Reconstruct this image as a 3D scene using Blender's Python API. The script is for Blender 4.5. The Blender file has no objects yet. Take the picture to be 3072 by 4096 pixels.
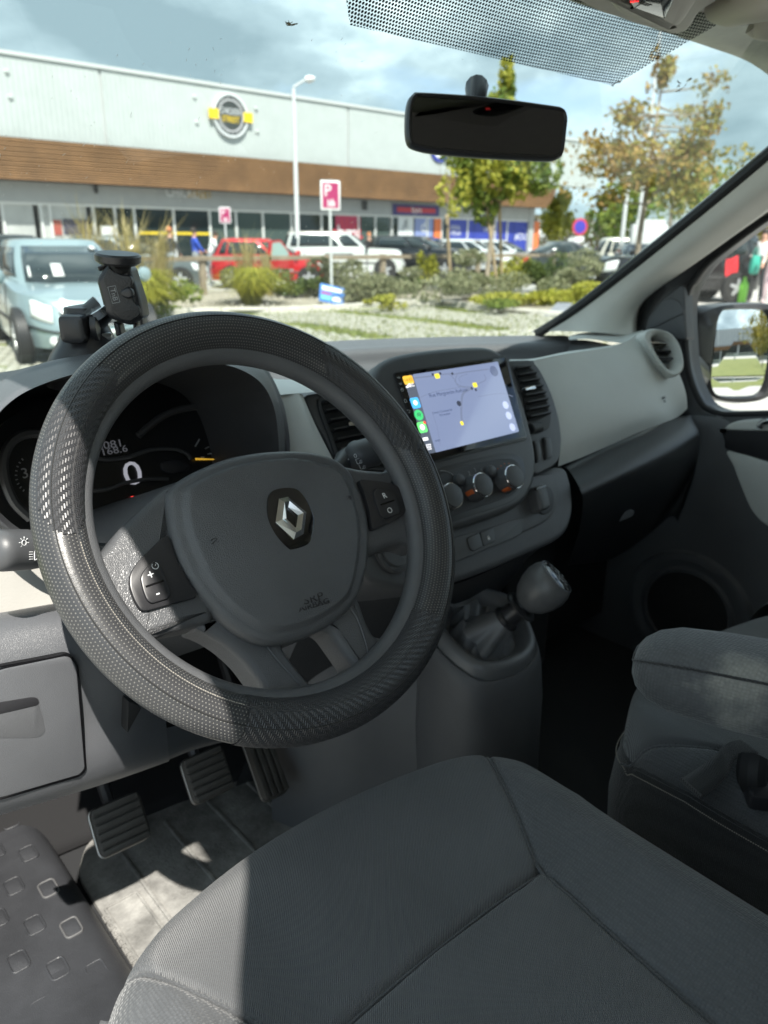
import bpy, bmesh, math, random
import numpy as np
from math import sin, cos, pi, radians, sqrt, atan2, tan
random.seed(7); RNG = np.random.default_rng(7)
S = bpy.context.scene
C = S.collection

# ---------------------------------------------------------------- camera
CAM = np.array([0.0, 0.0, 1.5])
FPX, PW, PH = 3078.0, 3072.0, 4096.0            # focal length in photograph pixels
YAW, PITCH, ROLL = radians(41.5), radians(19.6), radians(0.6)
cf = np.array([sin(YAW)*cos(PITCH), cos(YAW)*cos(PITCH), -sin(PITCH)])
_r = np.array([cos(YAW), -sin(YAW), 0.0]); _u = np.cross(_r, cf)
cr = _r*cos(ROLL)+_u*sin(ROLL); cu = -_r*sin(ROLL)+_u*cos(ROLL)
cd = bpy.data.cameras.new('camera'); cam = bpy.data.objects.new('camera', cd); C.objects.link(cam)
from mathutils import Matrix, Vector
M = Matrix.Identity(4)
for i in range(3):
    M[i][0], M[i][1], M[i][2], M[i][3] = cr[i], cu[i], -cf[i], CAM[i]
cam.matrix_world = M
cd.sensor_fit = 'VERTICAL'; cd.sensor_height = 9.8; cd.sensor_width = 7.35
cd.lens = 9.8*FPX/PH; cd.clip_start = 0.02; cd.clip_end = 3000
cd.dof.use_dof = True; cd.dof.focus_distance = 0.66; cd.dof.aperture_fstop = 2.1
S.camera = cam

# ---------------------------------------------------------------- sun, sky, exposure
SUN_TRAVEL = np.array([0.30, 0.66, -1.0]); SUN_TRAVEL /= np.linalg.norm(SUN_TRAVEL)
el = math.asin(-SUN_TRAVEL[2]); az = atan2(-SUN_TRAVEL[0], -SUN_TRAVEL[1])
sl = bpy.data.lights.new('sun', 'SUN'); sl.energy = 3.6; sl.angle = radians(0.55); sl.color = (1.0, 0.95, 0.87)
so = bpy.data.objects.new('sun', sl); C.objects.link(so)
so.rotation_euler = Vector(SUN_TRAVEL).to_track_quat('-Z', 'Y').to_euler(); so.location = (-8, -18, 30)
W = bpy.data.worlds.new('World'); S.world = W; W.use_nodes = True
nt = W.node_tree; nt.nodes.clear()
def wn(t, **k):
    n = nt.nodes.new(t)
    for a, b in k.items(): setattr(n, a, b)
    return n
out = wn('ShaderNodeOutputWorld'); bg = wn('ShaderNodeBackground')
sky = wn('ShaderNodeTexSky', sky_type='NISHITA', sun_disc=False, sun_elevation=el, sun_rotation=az, dust_density=1.4, ozone_density=1.2)
geo = wn('ShaderNodeTexCoord'); mp = wn('ShaderNodeVectorMath', operation='MULTIPLY'); mp.inputs[1].default_value = (1, 1, 2.3)
nt.links.new(geo.outputs['Generated'], mp.inputs[0])
off = wn('ShaderNodeVectorMath', operation='ADD'); off.inputs[1].default_value = (3.1, 0.4, 1.7)
nt.links.new(mp.outputs[0], off.inputs[0])
n1 = wn('ShaderNodeTexNoise'); n1.inputs['Scale'].default_value = 2.6; n1.inputs['Detail'].default_value = 9; n1.inputs['Roughness'].default_value = 0.55; n1.inputs['Distortion'].default_value = 0.35
n2 = wn('ShaderNodeTexNoise'); n2.inputs['Scale'].default_value = 3.4; n2.inputs['Detail'].default_value = 8; n2.inputs['Roughness'].default_value = 0.56; n2.inputs['Distortion'].default_value = 0.15
nt.links.new(off.outputs[0], n1.inputs['Vector']); nt.links.new(off.outputs[0], n2.inputs['Vector'])
cov = wn('ShaderNodeValToRGB'); cov.color_ramp.elements[0].position = 0.36; cov.color_ramp.elements[1].position = 0.50
nt.links.new(n1.outputs['Fac'], cov.inputs[0])
cc = wn('ShaderNodeValToRGB')
cc.color_ramp.elements[0].position = 0.37; cc.color_ramp.elements[0].color = (2.0, 2.75, 3.1, 1)
cc.color_ramp.elements[1].position = 0.66; cc.color_ramp.elements[1].color = (8.2, 9.4, 9.5, 1)
e = cc.color_ramp.elements.new(0.48); e.color = (3.1, 4.0, 4.4, 1)
e = cc.color_ramp.elements.new(0.565); e.color = (5.0, 6.1, 6.4, 1)
nt.links.new(n2.outputs['Fac'], cc.inputs[0])
mx = wn('ShaderNodeMixRGB'); nt.links.new(cov.outputs[0], mx.inputs[0]); nt.links.new(sky.outputs[0], mx.inputs[1]); nt.links.new(cc.outputs[0], mx.inputs[2])
nt.links.new(mx.outputs[0], bg.inputs[0]); bg.inputs[1].default_value = 0.085
nt.links.new(bg.outputs[0], out.inputs[0])
S.view_settings.view_transform = 'Standard'; S.view_settings.look = 'None'; S.view_settings.gamma = 1.0
S.view_settings.use_curve_mapping = False
S.view_settings.exposure = 1.35
S.render.engine = 'CYCLES'
S.cycles.max_bounces = 8; S.cycles.diffuse_bounces = 4; S.cycles.glossy_bounces = 4; S.cycles.transparent_max_bounces = 24; S.cycles.transmission_bounces = 4
S.cycles.caustics_reflective = False; S.cycles.caustics_refractive = False

# ---------------------------------------------------------------- pixel helpers (photograph pixels -> points on real planes)
def ray(u, v): return cf + cr*((u-PW/2)/FPX) - cu*((v-PH/2)/FPX)
def at(u, v, x=None, y=None, z=None, d=None):
    r = ray(u, v)
    if x is not None: return CAM + r*((x-CAM[0])/r[0])
    if y is not None: return CAM + r*((y-CAM[1])/r[1])
    if z is not None: return CAM + r*((z-CAM[2])/r[2])
    return CAM + r*d
CROPS = dict(A=(0,150,.78360), B=(1100,600,.78360), C=(2200,200,.54263), D=(1300,0,1.06811), E=(0,1200,.72333), F=(1000,1250,.78360),
    G=(2000,1150,.64617), H=(400,1700,.84388), I=(0,2400,.84388), J=(1500,2100,.94756), K=(700,2900,1.42978), L=(1550,1350,.42194),
    M=(0,700,.48222), N=(700,800,.48222), O=(1400,700,.54249), P=(2300,850,.46534), Q=(800,330,.18083), R=(2400,0,.40506), Z=(0,0,1.0), T=(0,0,1.85172))
def cp(k, x, y):
    a, b, s = CROPS[k]; return a+x*s, b+y*s
class Fr:
    """a plane in the place: origin, two axes and a normal"""
    def __init__(s, o, e1, e2):
        s.o = np.array(o, float); s.e1 = np.array(e1, float); s.e1 /= np.linalg.norm(s.e1)
        e2 = np.array(e2, float); e2 = e2-s.e1*(e2@s.e1); s.e2 = e2/np.linalg.norm(e2); s.n = np.cross(s.e1, s.e2)
    def p(s, a, b, c=0.0): return s.o+s.e1*a+s.e2*b+s.n*c
    def px(s, k, x, y, c=0.0):
        u, v = cp(k, x, y); r = ray(u, v); q = CAM+r*(((s.o+s.n*c-CAM)@s.n)/(r@s.n))
        return ((q-s.o)@s.e1, (q-s.o)@s.e2)
    def pts(s, k, L, c=0.0): return [s.px(k, x, y, c) for x, y in L]
def spl(P, n=8, closed=True):
    P = [np.array(p, float) for p in P]; N = len(P); o = []
    rng = range(N) if closed else range(N-1)
    for i in rng:
        if closed: a, b, c, d = P[i-1], P[i], P[(i+1) % N], P[(i+2) % N]
        else: a, b, c, d = P[max(i-1, 0)], P[i], P[i+1], P[min(i+2, N-1)]
        for k in range(n):
            t = k/n
            o.append(.5*((2*b)+(-a+c)*t+(2*a-5*b+4*c-d)*t*t+(-a+3*b-3*c+d)*t**3))
    if not closed: o.append(P[-1])
    return o
def rnd(P, r, n=5):
    """polygon with its corners rounded"""
    P = [np.array(p, float) for p in P]; N = len(P); o = []
    for i in range(N):
        b = P[i]; a = P[i-1]; c = P[(i+1) % N]
        la, lc = np.linalg.norm(a-b), np.linalg.norm(c-b); ra = min(r, la*.48, lc*.48)
        p0 = b+(a-b)/la*ra; p1 = b+(c-b)/lc*ra
        for k in range(n+1):
            t = k/n; o.append((1-t)**2*p0+2*t*(1-t)*b+t*t*p1)
    return o
def area2(P):
    s = 0
    for i in range(len(P)): s += P[i-1][0]*P[i][1]-P[i][0]*P[i-1][1]
    return s/2
def ccw(P):
    P = [np.array(p[:2], float) for p in P]
    return P if area2(P) > 0 else P[::-1]
def inset(P, d):
    N = len(P); o = []
    for i in range(N):
        a, b, c = P[i-1], P[i], P[(i+1) % N]
        t1 = b-a; t2 = c-b; l1 = np.linalg.norm(t1)+1e-9; l2 = np.linalg.norm(t2)+1e-9
        nn = np.array([-t1[1]/l1-t2[1]/l2, t1[0]/l1+t2[0]/l2]); L = np.linalg.norm(nn)
        nn = nn/(L+1e-9); k = max(.55, L/2)
        o.append(b+nn*d/k)
    return o
class MB:
    def __init__(s): s.v = []; s.f = []; s.uv = {}
    def add(s, V, F):
        n = len(s.v); s.v += [tuple(map(float, p)) for p in V]; s.f += [tuple(i+n for i in f) for f in F]; return s
    def rings(s, R, cap0=False, cap1=True, closed=True):
        n = len(R[0]); V = [p for r in R for p in r]; F = []
        for k in range(len(R)-1):
            for i in range(n if closed else n-1):
                j = (i+1) % n; F.append((k*n+i, k*n+j, (k+1)*n+j, (k+1)*n+i))
        if cap1: F.append(tuple((len(R)-1)*n+i for i in range(n)))
        if cap0: F.append(tuple(reversed(range(n))))
        return s.add(V, F)
    def prism(s, fr, P, c0, c1, bev=.0015, nb=2, back=True):
        P = ccw(P); R = [[fr.p(a, b, c0) for a, b in P]]
        for k in range(nb+1):
            t = k/nb*pi/2; Q = inset(P, bev*(1-cos(t))) if bev else P
            R.append([fr.p(a, b, c1-bev+bev*sin(t)) for a, b in Q])
            if not bev: break
        return s.rings(R, cap0=back)
    def dome(s, fr, P, c0, c1, h, k=6, w=.02):
        """a padded panel: side wall, then rings that rise to the middle"""
        P = ccw(P); R = [[fr.p(a, b, c0) for a, b in P], [fr.p(a, b, c1) for a, b in P]]
        ctr = sum(P)/len(P)
        for i in range(1, k+1):
            t = i/k; q = sin(t*pi/2)
            R.append([fr.p(*(p*(1-t*w)+ctr*t*w), c1+h*q*.55) for p in P])
        for i in range(1, 9):
            t = i/9; R.append([fr.p(*(p*(1-w)*(1-t)+ctr*(1-(1-w)*(1-t))), c1+h*(.55+.45*sin(t*pi/2))) for p in P])
        return s.rings(R, cap0=True)
    def ring(s, fr, Po, Pi, c0, c1, bev=.001):
        Po = ccw(Po); Pi = ccw(Pi)
        R = [[fr.p(*p, c0) for p in Po], [fr.p(*p, c1-bev) for p in Po], [fr.p(*p, c1) for p in inset(Po, bev)],
             [fr.p(*p, c1) for p in inset(Pi, -bev)], [fr.p(*p, c1-bev) for p in Pi], [fr.p(*p, c0) for p in Pi]]
        return s.rings(R+[R[0]], cap1=False)
    def tube(s, P, r, n=10, caps=True, round_end=False):
        P = [np.array(p, float) for p in P]; N = len(P); r = r if hasattr(r, '__len__') else [r]*N; R = []
        up = np.array([0, 0, 1.0]); prev = None
        for i in range(N):
            t = P[min(i+1, N-1)]-P[max(i-1, 0)]; t = t/(np.linalg.norm(t)+1e-12)
            if prev is None:
                a = np.cross(t, up)
                if np.linalg.norm(a) < .05: a = np.cross(t, [1, 0, 0])
            else: a = prev-t*(prev@t)
            a = a/np.linalg.norm(a); prev = a; b = np.cross(t, a)
            R.append([P[i]+(a*cos(w)+b*sin(w))*r[i] for w in np.linspace(0, 2*pi, n, endpoint=False)])
        return s.rings(R, cap0=caps, cap1=caps)
    def lathe(s, fr, prof, n=24, a0=0, b0=0):
        R = [[fr.p(a0+r*cos(w), b0+r*sin(w), c) for w in np.linspace(0, 2*pi, n, endpoint=False)] for r, c in prof]
        return s.rings(R, cap0=False, cap1=True)
    def box(s, lo, hi, bev=0.0):
        lo = np.array(lo, float); hi = np.array(hi, float); fr = Fr((lo+hi)/2, (1, 0, 0), (0, 1, 0)); h = (hi-lo)/2
        P = [(-h[0], -h[1]), (h[0], -h[1]), (h[0], h[1]), (-h[0], h[1])]
        if bev: P = rnd(P, bev*1.5, 3)
        return s.prism(fr, P, -h[2], h[2], bev=bev, nb=2)
    def obox(s, fr, a0, a1, b0, b1, c0, c1, bev=0.0):
        P = [(a0, b0), (a1, b0), (a1, b1), (a0, b1)]
        if bev: P = rnd(P, bev*1.5, 3)
        return s.prism(fr, P, c0, c1, bev=bev)
    def surf(s, rows, nu=6, nv=6, close_u=False):
        g = [spl(r, nu, False) for r in rows]; cols = list(zip(*g)); cols = [spl(c, nv, False) for c in cols]
        a = len(cols); b = len(cols[0]); V = [p for c in cols for p in c]; F = []
        for i in range(a-1):
            for j in range(b-1): F.append((i*b+j, (i+1)*b+j, (i+1)*b+j+1, i*b+j+1))
        return s.add(V, F)

ORG = {}
def mesh_obj(name, mb, mat, parent=None, smooth=35, thick=None, bev=None):
    o0 = ORG.get(parent.name, np.zeros(3)) if parent else np.zeros(3)
    me = bpy.data.meshes.new(name)
    V = np.array(mb.v, float)-o0
    me.from_pydata([tuple(p) for p in V], [], mb.f)
    me.validate(); me.update()
    bm = bmesh.new(); bm.from_mesh(me); bmesh.ops.remove_doubles(bm, verts=bm.verts, dist=1e-6); bmesh.ops.recalc_face_normals(bm, faces=bm.faces); bm.to_mesh(me); bm.free()
    if smooth:
        me.shade_smooth()
        try: me.set_sharp_from_angle(angle=radians(smooth))
        except Exception: pass
    o = bpy.data.objects.new(name, me); C.objects.link(o)
    if mat: me.materials.append(mat)
    if parent: o.parent = parent; ORG[o.name] = o0
    if thick:
        m = o.modifiers.new('thick', 'SOLIDIFY'); m.thickness = thick; m.offset = -1
    if bev:
        m = o.modifiers.new('edge', 'BEVEL'); m.width = bev; m.segments = 2; m.limit_method = 'ANGLE'
    return o
def thing(name, label, cat, loc=(0, 0, 0), group=None):
    o = bpy.data.objects.new(name, None); C.objects.link(o); o.location = tuple(map(float, loc)); o.empty_display_size = .05
    o['label'] = label; o['category'] = cat
    if group: o['group'] = group
    ORG[o.name] = np.array(loc, float); return o
def tag(o, label, cat, group=None, kind=None):
    o['label'] = label; o['category'] = cat
    if group: o['group'] = group
    if kind: o['kind'] = kind
    return o
def struct(o, kind='structure'): o['kind'] = kind; return o
def dup(root, loc, rotz=None, label=None):
    r = root.copy(); C.objects.link(r); r.location = tuple(map(float, loc))
    if rotz is not None: r.rotation_euler = (0, 0, rotz)
    if label: r['label'] = label
    for ch in list(root.children):
        c = ch.copy(); C.objects.link(c); c.parent = r
        for g in ch.children:
            d = g.copy(); C.objects.link(d); d.parent = c
    return r
def textmb(fr, s, a, b, size, c=0.0, rot=0.0, depth=.0002, align='CENTER', sx=1.0):
    cu_ = bpy.data.curves.new('t', 'FONT'); cu_.body = s; cu_.size = size; cu_.align_x = align; cu_.align_y = 'CENTER'; cu_.extrude = depth; cu_.resolution_u = 3
    o = bpy.data.objects.new('t', cu_); C.objects.link(o)
    dg = bpy.context.evaluated_depsgraph_get(); me = bpy.data.meshes.new_from_object(o.evaluated_get(dg))
    V = []; 
    for v in me.vertices:
        x, y, z = v.co; x *= sx
        V.append(fr.p(a+x*cos(rot)-y*sin(rot), b+x*sin(rot)+y*cos(rot), c+z))
    F = [tuple(p.vertices) for p in me.polygons]
    bpy.data.objects.remove(o); bpy.data.curves.remove(cu_); bpy.data.meshes.remove(me)
    return V, F

# ---------------------------------------------------------------- materials
def mat(name, col, rough=.5, metal=0.0, grain=0.0, gscale=500.0, var=0.0, vscale=6.0, coat=0.0, spec=.5, kind='noise', emit=None, estr=0.0, col2=None, gdist=.0006, sheen=0.0):
    m = bpy.data.materials.new(name); m.use_nodes = True; t = m.node_tree; b = t.nodes['Principled BSDF']
    b.inputs['Base Color'].default_value = (*col, 1); b.inputs['Roughness'].default_value = rough; b.inputs['Metallic'].default_value = metal
    b.inputs['Specular IOR Level'].default_value = spec
    if coat: b.inputs['Coat Weight'].default_value = coat; b.inputs['Coat Roughness'].default_value = .05
    if sheen: b.inputs['Sheen Weight'].default_value = sheen; b.inputs['Sheen Roughness'].default_value = .5
    if emit: b.inputs['Emission Color'].default_value = (*emit, 1); b.inputs['Emission Strength'].default_value = estr
    tc = t.nodes.new('ShaderNodeTexCoord')
    if var:
        n = t.nodes.new('ShaderNodeTexNoise'); n.inputs['Scale'].default_value = vscale; n.inputs['Detail'].default_value = 6; n.inputs['Roughness'].default_value = .65
        t.links.new(tc.outputs['Object'], n.inputs['Vector'])
        r = t.nodes.new('ShaderNodeValToRGB'); c2 = col2 or tuple(min(1, c*(1+var)) for c in col); c1 = col if col2 else tuple(c*(1-var) for c in col)
        r.color_ramp.elements[0].position = .32; r.color_ramp.elements[1].position = .68
        r.color_ramp.elements[0].color = (*c1, 1); r.color_ramp.elements[1].color = (*c2, 1)
        t.links.new(n.outputs['Fac'], r.inputs[0]); t.links.new(r.outputs[0], b.inputs['Base Color'])
        mr = t.nodes.new('ShaderNodeMapRange'); mr.inputs[3].default_value = max(.02, rough-.06); mr.inputs[4].default_value = min(1, rough+.08)
        t.links.new(n.outputs['Fac'], mr.inputs[0]); t.links.new(mr.outputs[0], b.inputs['Roughness'])
    if grain:
        if kind == 'voronoi':
            g = t.nodes.new('ShaderNodeTexVoronoi'); g.feature = 'DISTANCE_TO_EDGE'; g.inputs['Scale'].default_value = gscale; o_ = g.outputs['Distance']
            mp_ = t.nodes.new('ShaderNodeMath'); mp_.operation = 'MINIMUM'; mp_.inputs[1].default_value = .25; t.links.new(o_, mp_.inputs[0]); o_ = mp_.outputs[0]
        else:
            g = t.nodes.new('ShaderNodeTexNoise'); g.inputs['Scale'].default_value = gscale; g.inputs['Detail'].default_value = 3; o_ = g.outputs['Fac']
        t.links.new(tc.outputs['Object'], g.inputs['Vector'])
        bp = t.nodes.new('ShaderNodeBump'); bp.inputs['Strength'].default_value = grain; bp.inputs['Distance'].default_value = gdist
        t.links.new(o_, bp.inputs['Height']); t.links.new(bp.outputs[0], b.inputs['Normal'])
    return m
def N(m, t, **k):
    n = m.node_tree.nodes.new(t)
    for a, b in k.items(): setattr(n, a, b)
    return n
def Lk(m, a, b): m.node_tree.links.new(a, b)
def bsdf(m): return m.node_tree.nodes['Principled BSDF']

PL_DARK = mat('dark plastic', (.040, .042, .046), .5, grain=.55, gscale=900, var=.12, vscale=9, kind='voronoi')
PL_MID = mat('grey plastic', (.105, .109, .118), .40, grain=.8, gscale=800, var=.08, vscale=7, kind='voronoi')
PL_LOW = mat('charcoal plastic', (.10, .103, .11), .42, grain=.7, gscale=800, var=.1, vscale=7, kind='voronoi')
PL_LIGHT = mat('light grey trim', (.60, .615, .59), .5, grain=.45, gscale=1000, var=.05, vscale=5)
PL_BEIGE = mat('pale pillar trim', (.80, .79, .74), .6, grain=.35, gscale=900, var=.06, vscale=5)
PL_SMOOTH = mat('smooth black plastic', (.026, .026, .029), .33, var=.1, vscale=12)
PL_SOFT = mat('satin charcoal plastic', (.075, .078, .083), .42, grain=.15, gscale=1400, var=.08)
BLACK = mat('gloss black', (.006, .006, .007), .08, coat=.6)
RUBBER = mat('black rubber', (.014, .014, .015), .7, grain=.2, gscale=700)
CHROME = mat('chrome', (.75, .75, .76), .09, metal=1.0, var=.06, vscale=40)
WHITE = mat('white print', (.72, .73, .74), .6)
GREYP = mat('grey print', (.30, .31, .32), .6)
LEATHER = mat('moulded wheel skin', (.095, .098, .104), .34, grain=.7, gscale=600, kind='voronoi', var=.1, vscale=14, gdist=.0009)
# ================================================================ steering wheel
WC = np.array([.365, .567, 1.26]); TI = radians(35)
FW = Fr(WC, (1, 0, 0), (0, sin(TI), cos(TI)))
sw = thing('steering_wheel', 'black steering wheel in a perforated leather cover with a chrome diamond badge', 'steering wheel', WC)
def uvmat(name, kind):
    m = mat(name, (.040, .040, .044), .34); b = bsdf(m)
    uv = N(m, 'ShaderNodeUVMap'); sx = N(m, 'ShaderNodeSeparateXYZ'); Lk(m, uv.outputs[0], sx.inputs[0])
    def mth(op, a, bb=None):
        n = N(m, 'ShaderNodeMath', operation=op)
        for i, q in enumerate((a, bb)):
            if q is None: continue
            if isinstance(q, (int, float)): n.inputs[i].default_value = q
            else: Lk(m, q, n.inputs[i])
        return n.outputs[0]
    u, v = sx.outputs[0], sx.outputs[1]
    no = N(m, 'ShaderNodeTexNoise'); no.inputs['Scale'].default_value = 260; tc = N(m, 'ShaderNodeTexCoord'); Lk(m, tc.outputs['Object'], no.inputs['Vector'])
    bp = N(m, 'ShaderNodeBump'); bp.inputs['Distance'].default_value = .0007; bp.inputs['Strength'].default_value = .8
    if kind == 'dots':
        row = mth('MODULO', mth('FLOOR', v), 2.0); uu = mth('ADD', u, mth('MULTIPLY', row, .5))
        du = mth('SUBTRACT', mth('FRACT', uu), .5); dv = mth('SUBTRACT', mth('FRACT', v), .5)
        d = mth('SQRT', mth('ADD', mth('MULTIPLY', du, du), mth('MULTIPLY', dv, dv)))
        r = N(m, 'ShaderNodeMapRange'); r.inputs[1].default_value = .16; r.inputs[2].default_value = .25; Lk(m, d, r.inputs[0])
        hgt = mth('ADD', r.outputs[0], mth('MULTIPLY', no.outputs['Fac'], .25))
        mix = N(m, 'ShaderNodeMixRGB'); mix.inputs[1].default_value = (.17, .165, .155, 1); mix.inputs[2].default_value = (.040, .041, .044, 1)
        Lk(m, r.outputs[0], mix.inputs[0]); Lk(m, mix.outputs[0], b.inputs['Base Color'])
    else:
        a = mth('FRACT', mth('MULTIPLY', mth('ADD', mth('FLOOR', u), mth('MULTIPLY', mth('FLOOR', v), 1.0)), .25))
        st = mth('LESS_THAN', a, .49)
        wu = mth('ABSOLUTE', mth('SUBTRACT', mth('FRACT', u), .5)); wv = mth('ABSOLUTE', mth('SUBTRACT', mth('FRACT', v), .5))
        hu = mth('MULTIPLY', st, mth('SUBTRACT', .5, mth('MULTIPLY', wu, .9))); hv = mth('MULTIPLY', mth('SUBTRACT', 1.0, st), mth('SUBTRACT', .35, mth('MULTIPLY', wv, .6)))
        hgt = mth('ADD', hu, hv); bp.inputs['Distance'].default_value = .0011; bp.inputs['Strength'].default_value = 1.0
        b.inputs['Base Color'].default_value = (.04, .04, .043, 1); b.inputs['Roughness'].default_value = .36
    Lk(m, hgt, bp.inputs['Height']); Lk(m, bp.outputs[0], b.inputs['Normal'])
    return m
PERF = uvmat('perforated leather', 'dots'); CARB = uvmat('woven carbon look leather', 'weave')
RR, RT = .187, .0198
def th(k, x, y):
    a, b = FW.px(k, x, y); return atan2(b, a) % (2*pi)
# where the woven panels sit on the rim: start, end, how far across they reach
segs = [(th('E', 590, 450), th('E', 360, 1330), .62, 2.75), (th('F', 800, 745), th('F', 340, 215), .35, 2.9), (th('H', 655, 1400), th('H', 1545, 930), -1.2, 3.4)]
def in_seg(t, p):
    p = (p+pi*.6) % (2*pi)-pi*.6
    for i, (a, b, lo, hi) in enumerate(segs):
        L = (b-a) % (2*pi); q = (t-a) % (2*pi)
        if q <= L:
            e = min(q, L-q)*RR; tap = max(0.0, 1-e/.034)**2.2 if i < 2 else 0
            w = (hi-lo)*.5; m_ = (hi+lo)*.5
            if abs(p-m_) < w*(1-.75*tap): return i+1
    return 0
def rim_part(name, sel, material, nt_=480, np_=40, spu=.0026, rgrow=0.0):
    me = bpy.data.meshes.new(name); V = []; Fc = []; UV = []
    P = {}
    for i in range(nt_+1):
        for j in range(np_+1):
            t = 2*pi*i/nt_; p = 2*pi*j/np_-pi*.6
            R_ = RR+(RT+rgrow)*cos(p)*1.0; c = (RT+rgrow)*sin(p)*1.0
            P[i, j] = len(V); V.append(FW.p(R_*cos(t), R_*sin(t), c)-WC)
    K = max(1, int(2*pi*RT/spu))
    for i in range(nt_):
        for j in range(np_):
            t = 2*pi*(i+.5)/nt_; p = 2*pi*(j+.5)/np_-pi*.6
            if sel(in_seg(t, p), p):
                Fc.append((P[i, j], P[i+1, j], P[i+1, j+1], P[i, j+1]))
                for (ii, jj) in ((i, j), (i+1, j), (i+1, j+1), (i, j+1)): UV.append((2*pi*ii/nt_*RR/spu, jj/np_*K))
    me.from_pydata(V, [], Fc); l = me.uv_layers.new(name='UVMap')
    l.data.foreach_set('uv', np.array(UV, float).ravel())
    bm = bmesh.new(); bm.from_mesh(me); bmesh.ops.delete(bm, geom=[v for v in bm.verts if not v.link_faces], context='VERTS'); bm.to_mesh(me); bm.free()
    me.shade_smooth(); me.materials.append(material)
    o = bpy.data.objects.new(name, me); C.objects.link(o); o.parent = sw; return o
rim_part('perforated_cover', lambda s, p: s == 0, PERF, spu=.0030)
for k in (1, 2, 3): rim_part('woven_panel', lambda s, p, k=k: s == k, CARB, spu=.0019, rgrow=.0007)
# stitched seams along the cover
for (pp, t0, t1, col, rr) in ((1.95, 0, 2*pi, (.05, .05, .052), .0006), (1.18, 0, 2*pi, (.02, .02, .02), .0005)):
    mb = MB(); P = []
    for i in range(361):
        t = t0+(t1-t0)*i/360; P.append(FW.p((RR+(RT+.0005)*cos(pp))*cos(t), (RR+(RT+.0005)*cos(pp))*sin(t), (RT+.0005)*sin(pp)))
    mb.tube(P, rr, 5, caps=False); mesh_obj('seam', mb, mat('seam thread', col, .7), sw)
mb = MB(); a0, a1 = th('E', 400, 1380), th('H', 655, 1290)
for i in range(90):
    t = a0+(a1-a0)*i/90; t2 = t+(a1-a0)/90*.62
    pp = 1.98
    q = [FW.p((RR+(RT+.0007)*cos(pp))*cos(w), (RR+(RT+.0007)*cos(pp))*sin(w), (RT+.0007)*sin(pp)) for w in (t, t2)]
    mb.tube(q, .00055, 5)
mesh_obj('stitching', mb, mat('pale thread', (.40, .37, .32), .8), sw)
# original rim under the cover
mb = MB(); R = []
for i in range(241):
    t = 2*pi*i/240; R.append([FW.p((.1715+.0135*cos(w))*cos(t), (.1715+.0135*cos(w))*sin(t), -.008+.0125*sin(w)) for w in np.linspace(0, 2*pi, 22, endpoint=False)])
mb.rings(R, cap1=False); mesh_obj('rim', mb, LEATHER, sw)
# spokes
def spoke(k, L, c0, c1, m, name='spoke', r=.012, bev=.006, h=None):
    P = [np.array(p) for p in FW.pts(k, L, c1)]; P = rnd(P, r, 5); mb = MB()
    mb.prism(FW, P, c0, c1, bev=bev, nb=4); return mesh_obj(name, mb, m, sw)
spoke('H', [(350,262),(290,305),(200,385),(100,480),(30,580),(-40,640),(-90,800),(40,930),(150,1040),(215,1075),(250,1020),(330,978),(450,955),(560,930),(500,700),(420,420)], -.045, -.010, LEATHER, bev=.010)
spoke('H', [(1120,175),(1250,203),(1370,212),(1410,185),(1480,90),(1560,300),(1580,500),(1530,590),(1455,556),(1390,566),(1285,617),(1150,660),(1120,400)], -.045, -.012, LEATHER, bev=.010)
spoke('H', [(560,860),(480,930),(440,962),(520,992),(600,1042),(690,1122),(770,1232),(790,1290),(760,1380),(1060,1390),(1060,1240),(1010,1228),(920,1120),(865,1040),(860,900)], -.050, -.017, LEATHER, bev=.009)
spoke('H', [(1000,900),(1060,965),(1100,988),(1172,1090),(1215,1150),(1180,1195),(1120,1260),(1180,1360),(1360,1260),(1450,1100),(1345,1004),(1310,998),(1272,930),(1240,830),(1200,780)], -.050, -.017, LEATHER, bev=.009)
# the long creases down the lower spokes
for L in ([(785,1040),(840,1110),(920,1200),(1000,1285)], [(1190,870),(1225,930),(1260,1030),(1285,1140)]):
    mb = MB(); mb.tube([FW.p(*FW.px('H', x, y, -.0165), -.0165) for x, y in spl(L, 6, False)], .0009, 6); mesh_obj('crease', mb, PL_MID, sw)
HUB = [(312,370),(330,300),(400,243),(500,193),(620,150),(760,125),(900,118),(1020,128),(1115,158),(1185,215),(1228,300),(1260,400),(1280,500),(1276,640),(1252,750),(1205,850),(1115,935),(1000,1000),(880,1034),(785,1038),(700,1008),(600,940),(520,862),(450,775),(380,660),(332,520)]
P = spl(FW.pts('H', HUB, -.006), 5)
Pn = ccw(P); ctr = sum(Pn)/len(Pn); R = [[FW.p(*p, -.060) for p in Pn], [FW.p(*p, -.012) for p in Pn]]
for i in range(1, 6):
    t = i/5; R.append([FW.p(*(p+(ctr-p)/np.linalg.norm(ctr-p)*.011*(1-cos(t*pi/2))), -.012+.010*sin(t*pi/2)) for p in Pn])
base = [p+(ctr-p)/np.linalg.norm(ctr-p)*.011 for p in Pn]
PLT = np.array(spl(FW.pts('H', [(430,262),(402,330),(405,450),(450,590),(520,740),(600,880),(680,955),(800,1000),(1000,955),(1120,885),(1180,790),(1215,640),(1220,480),(1190,330),(1130,220),(1000,175),(850,160),(650,188),(520,225)], .0), 4))
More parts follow.
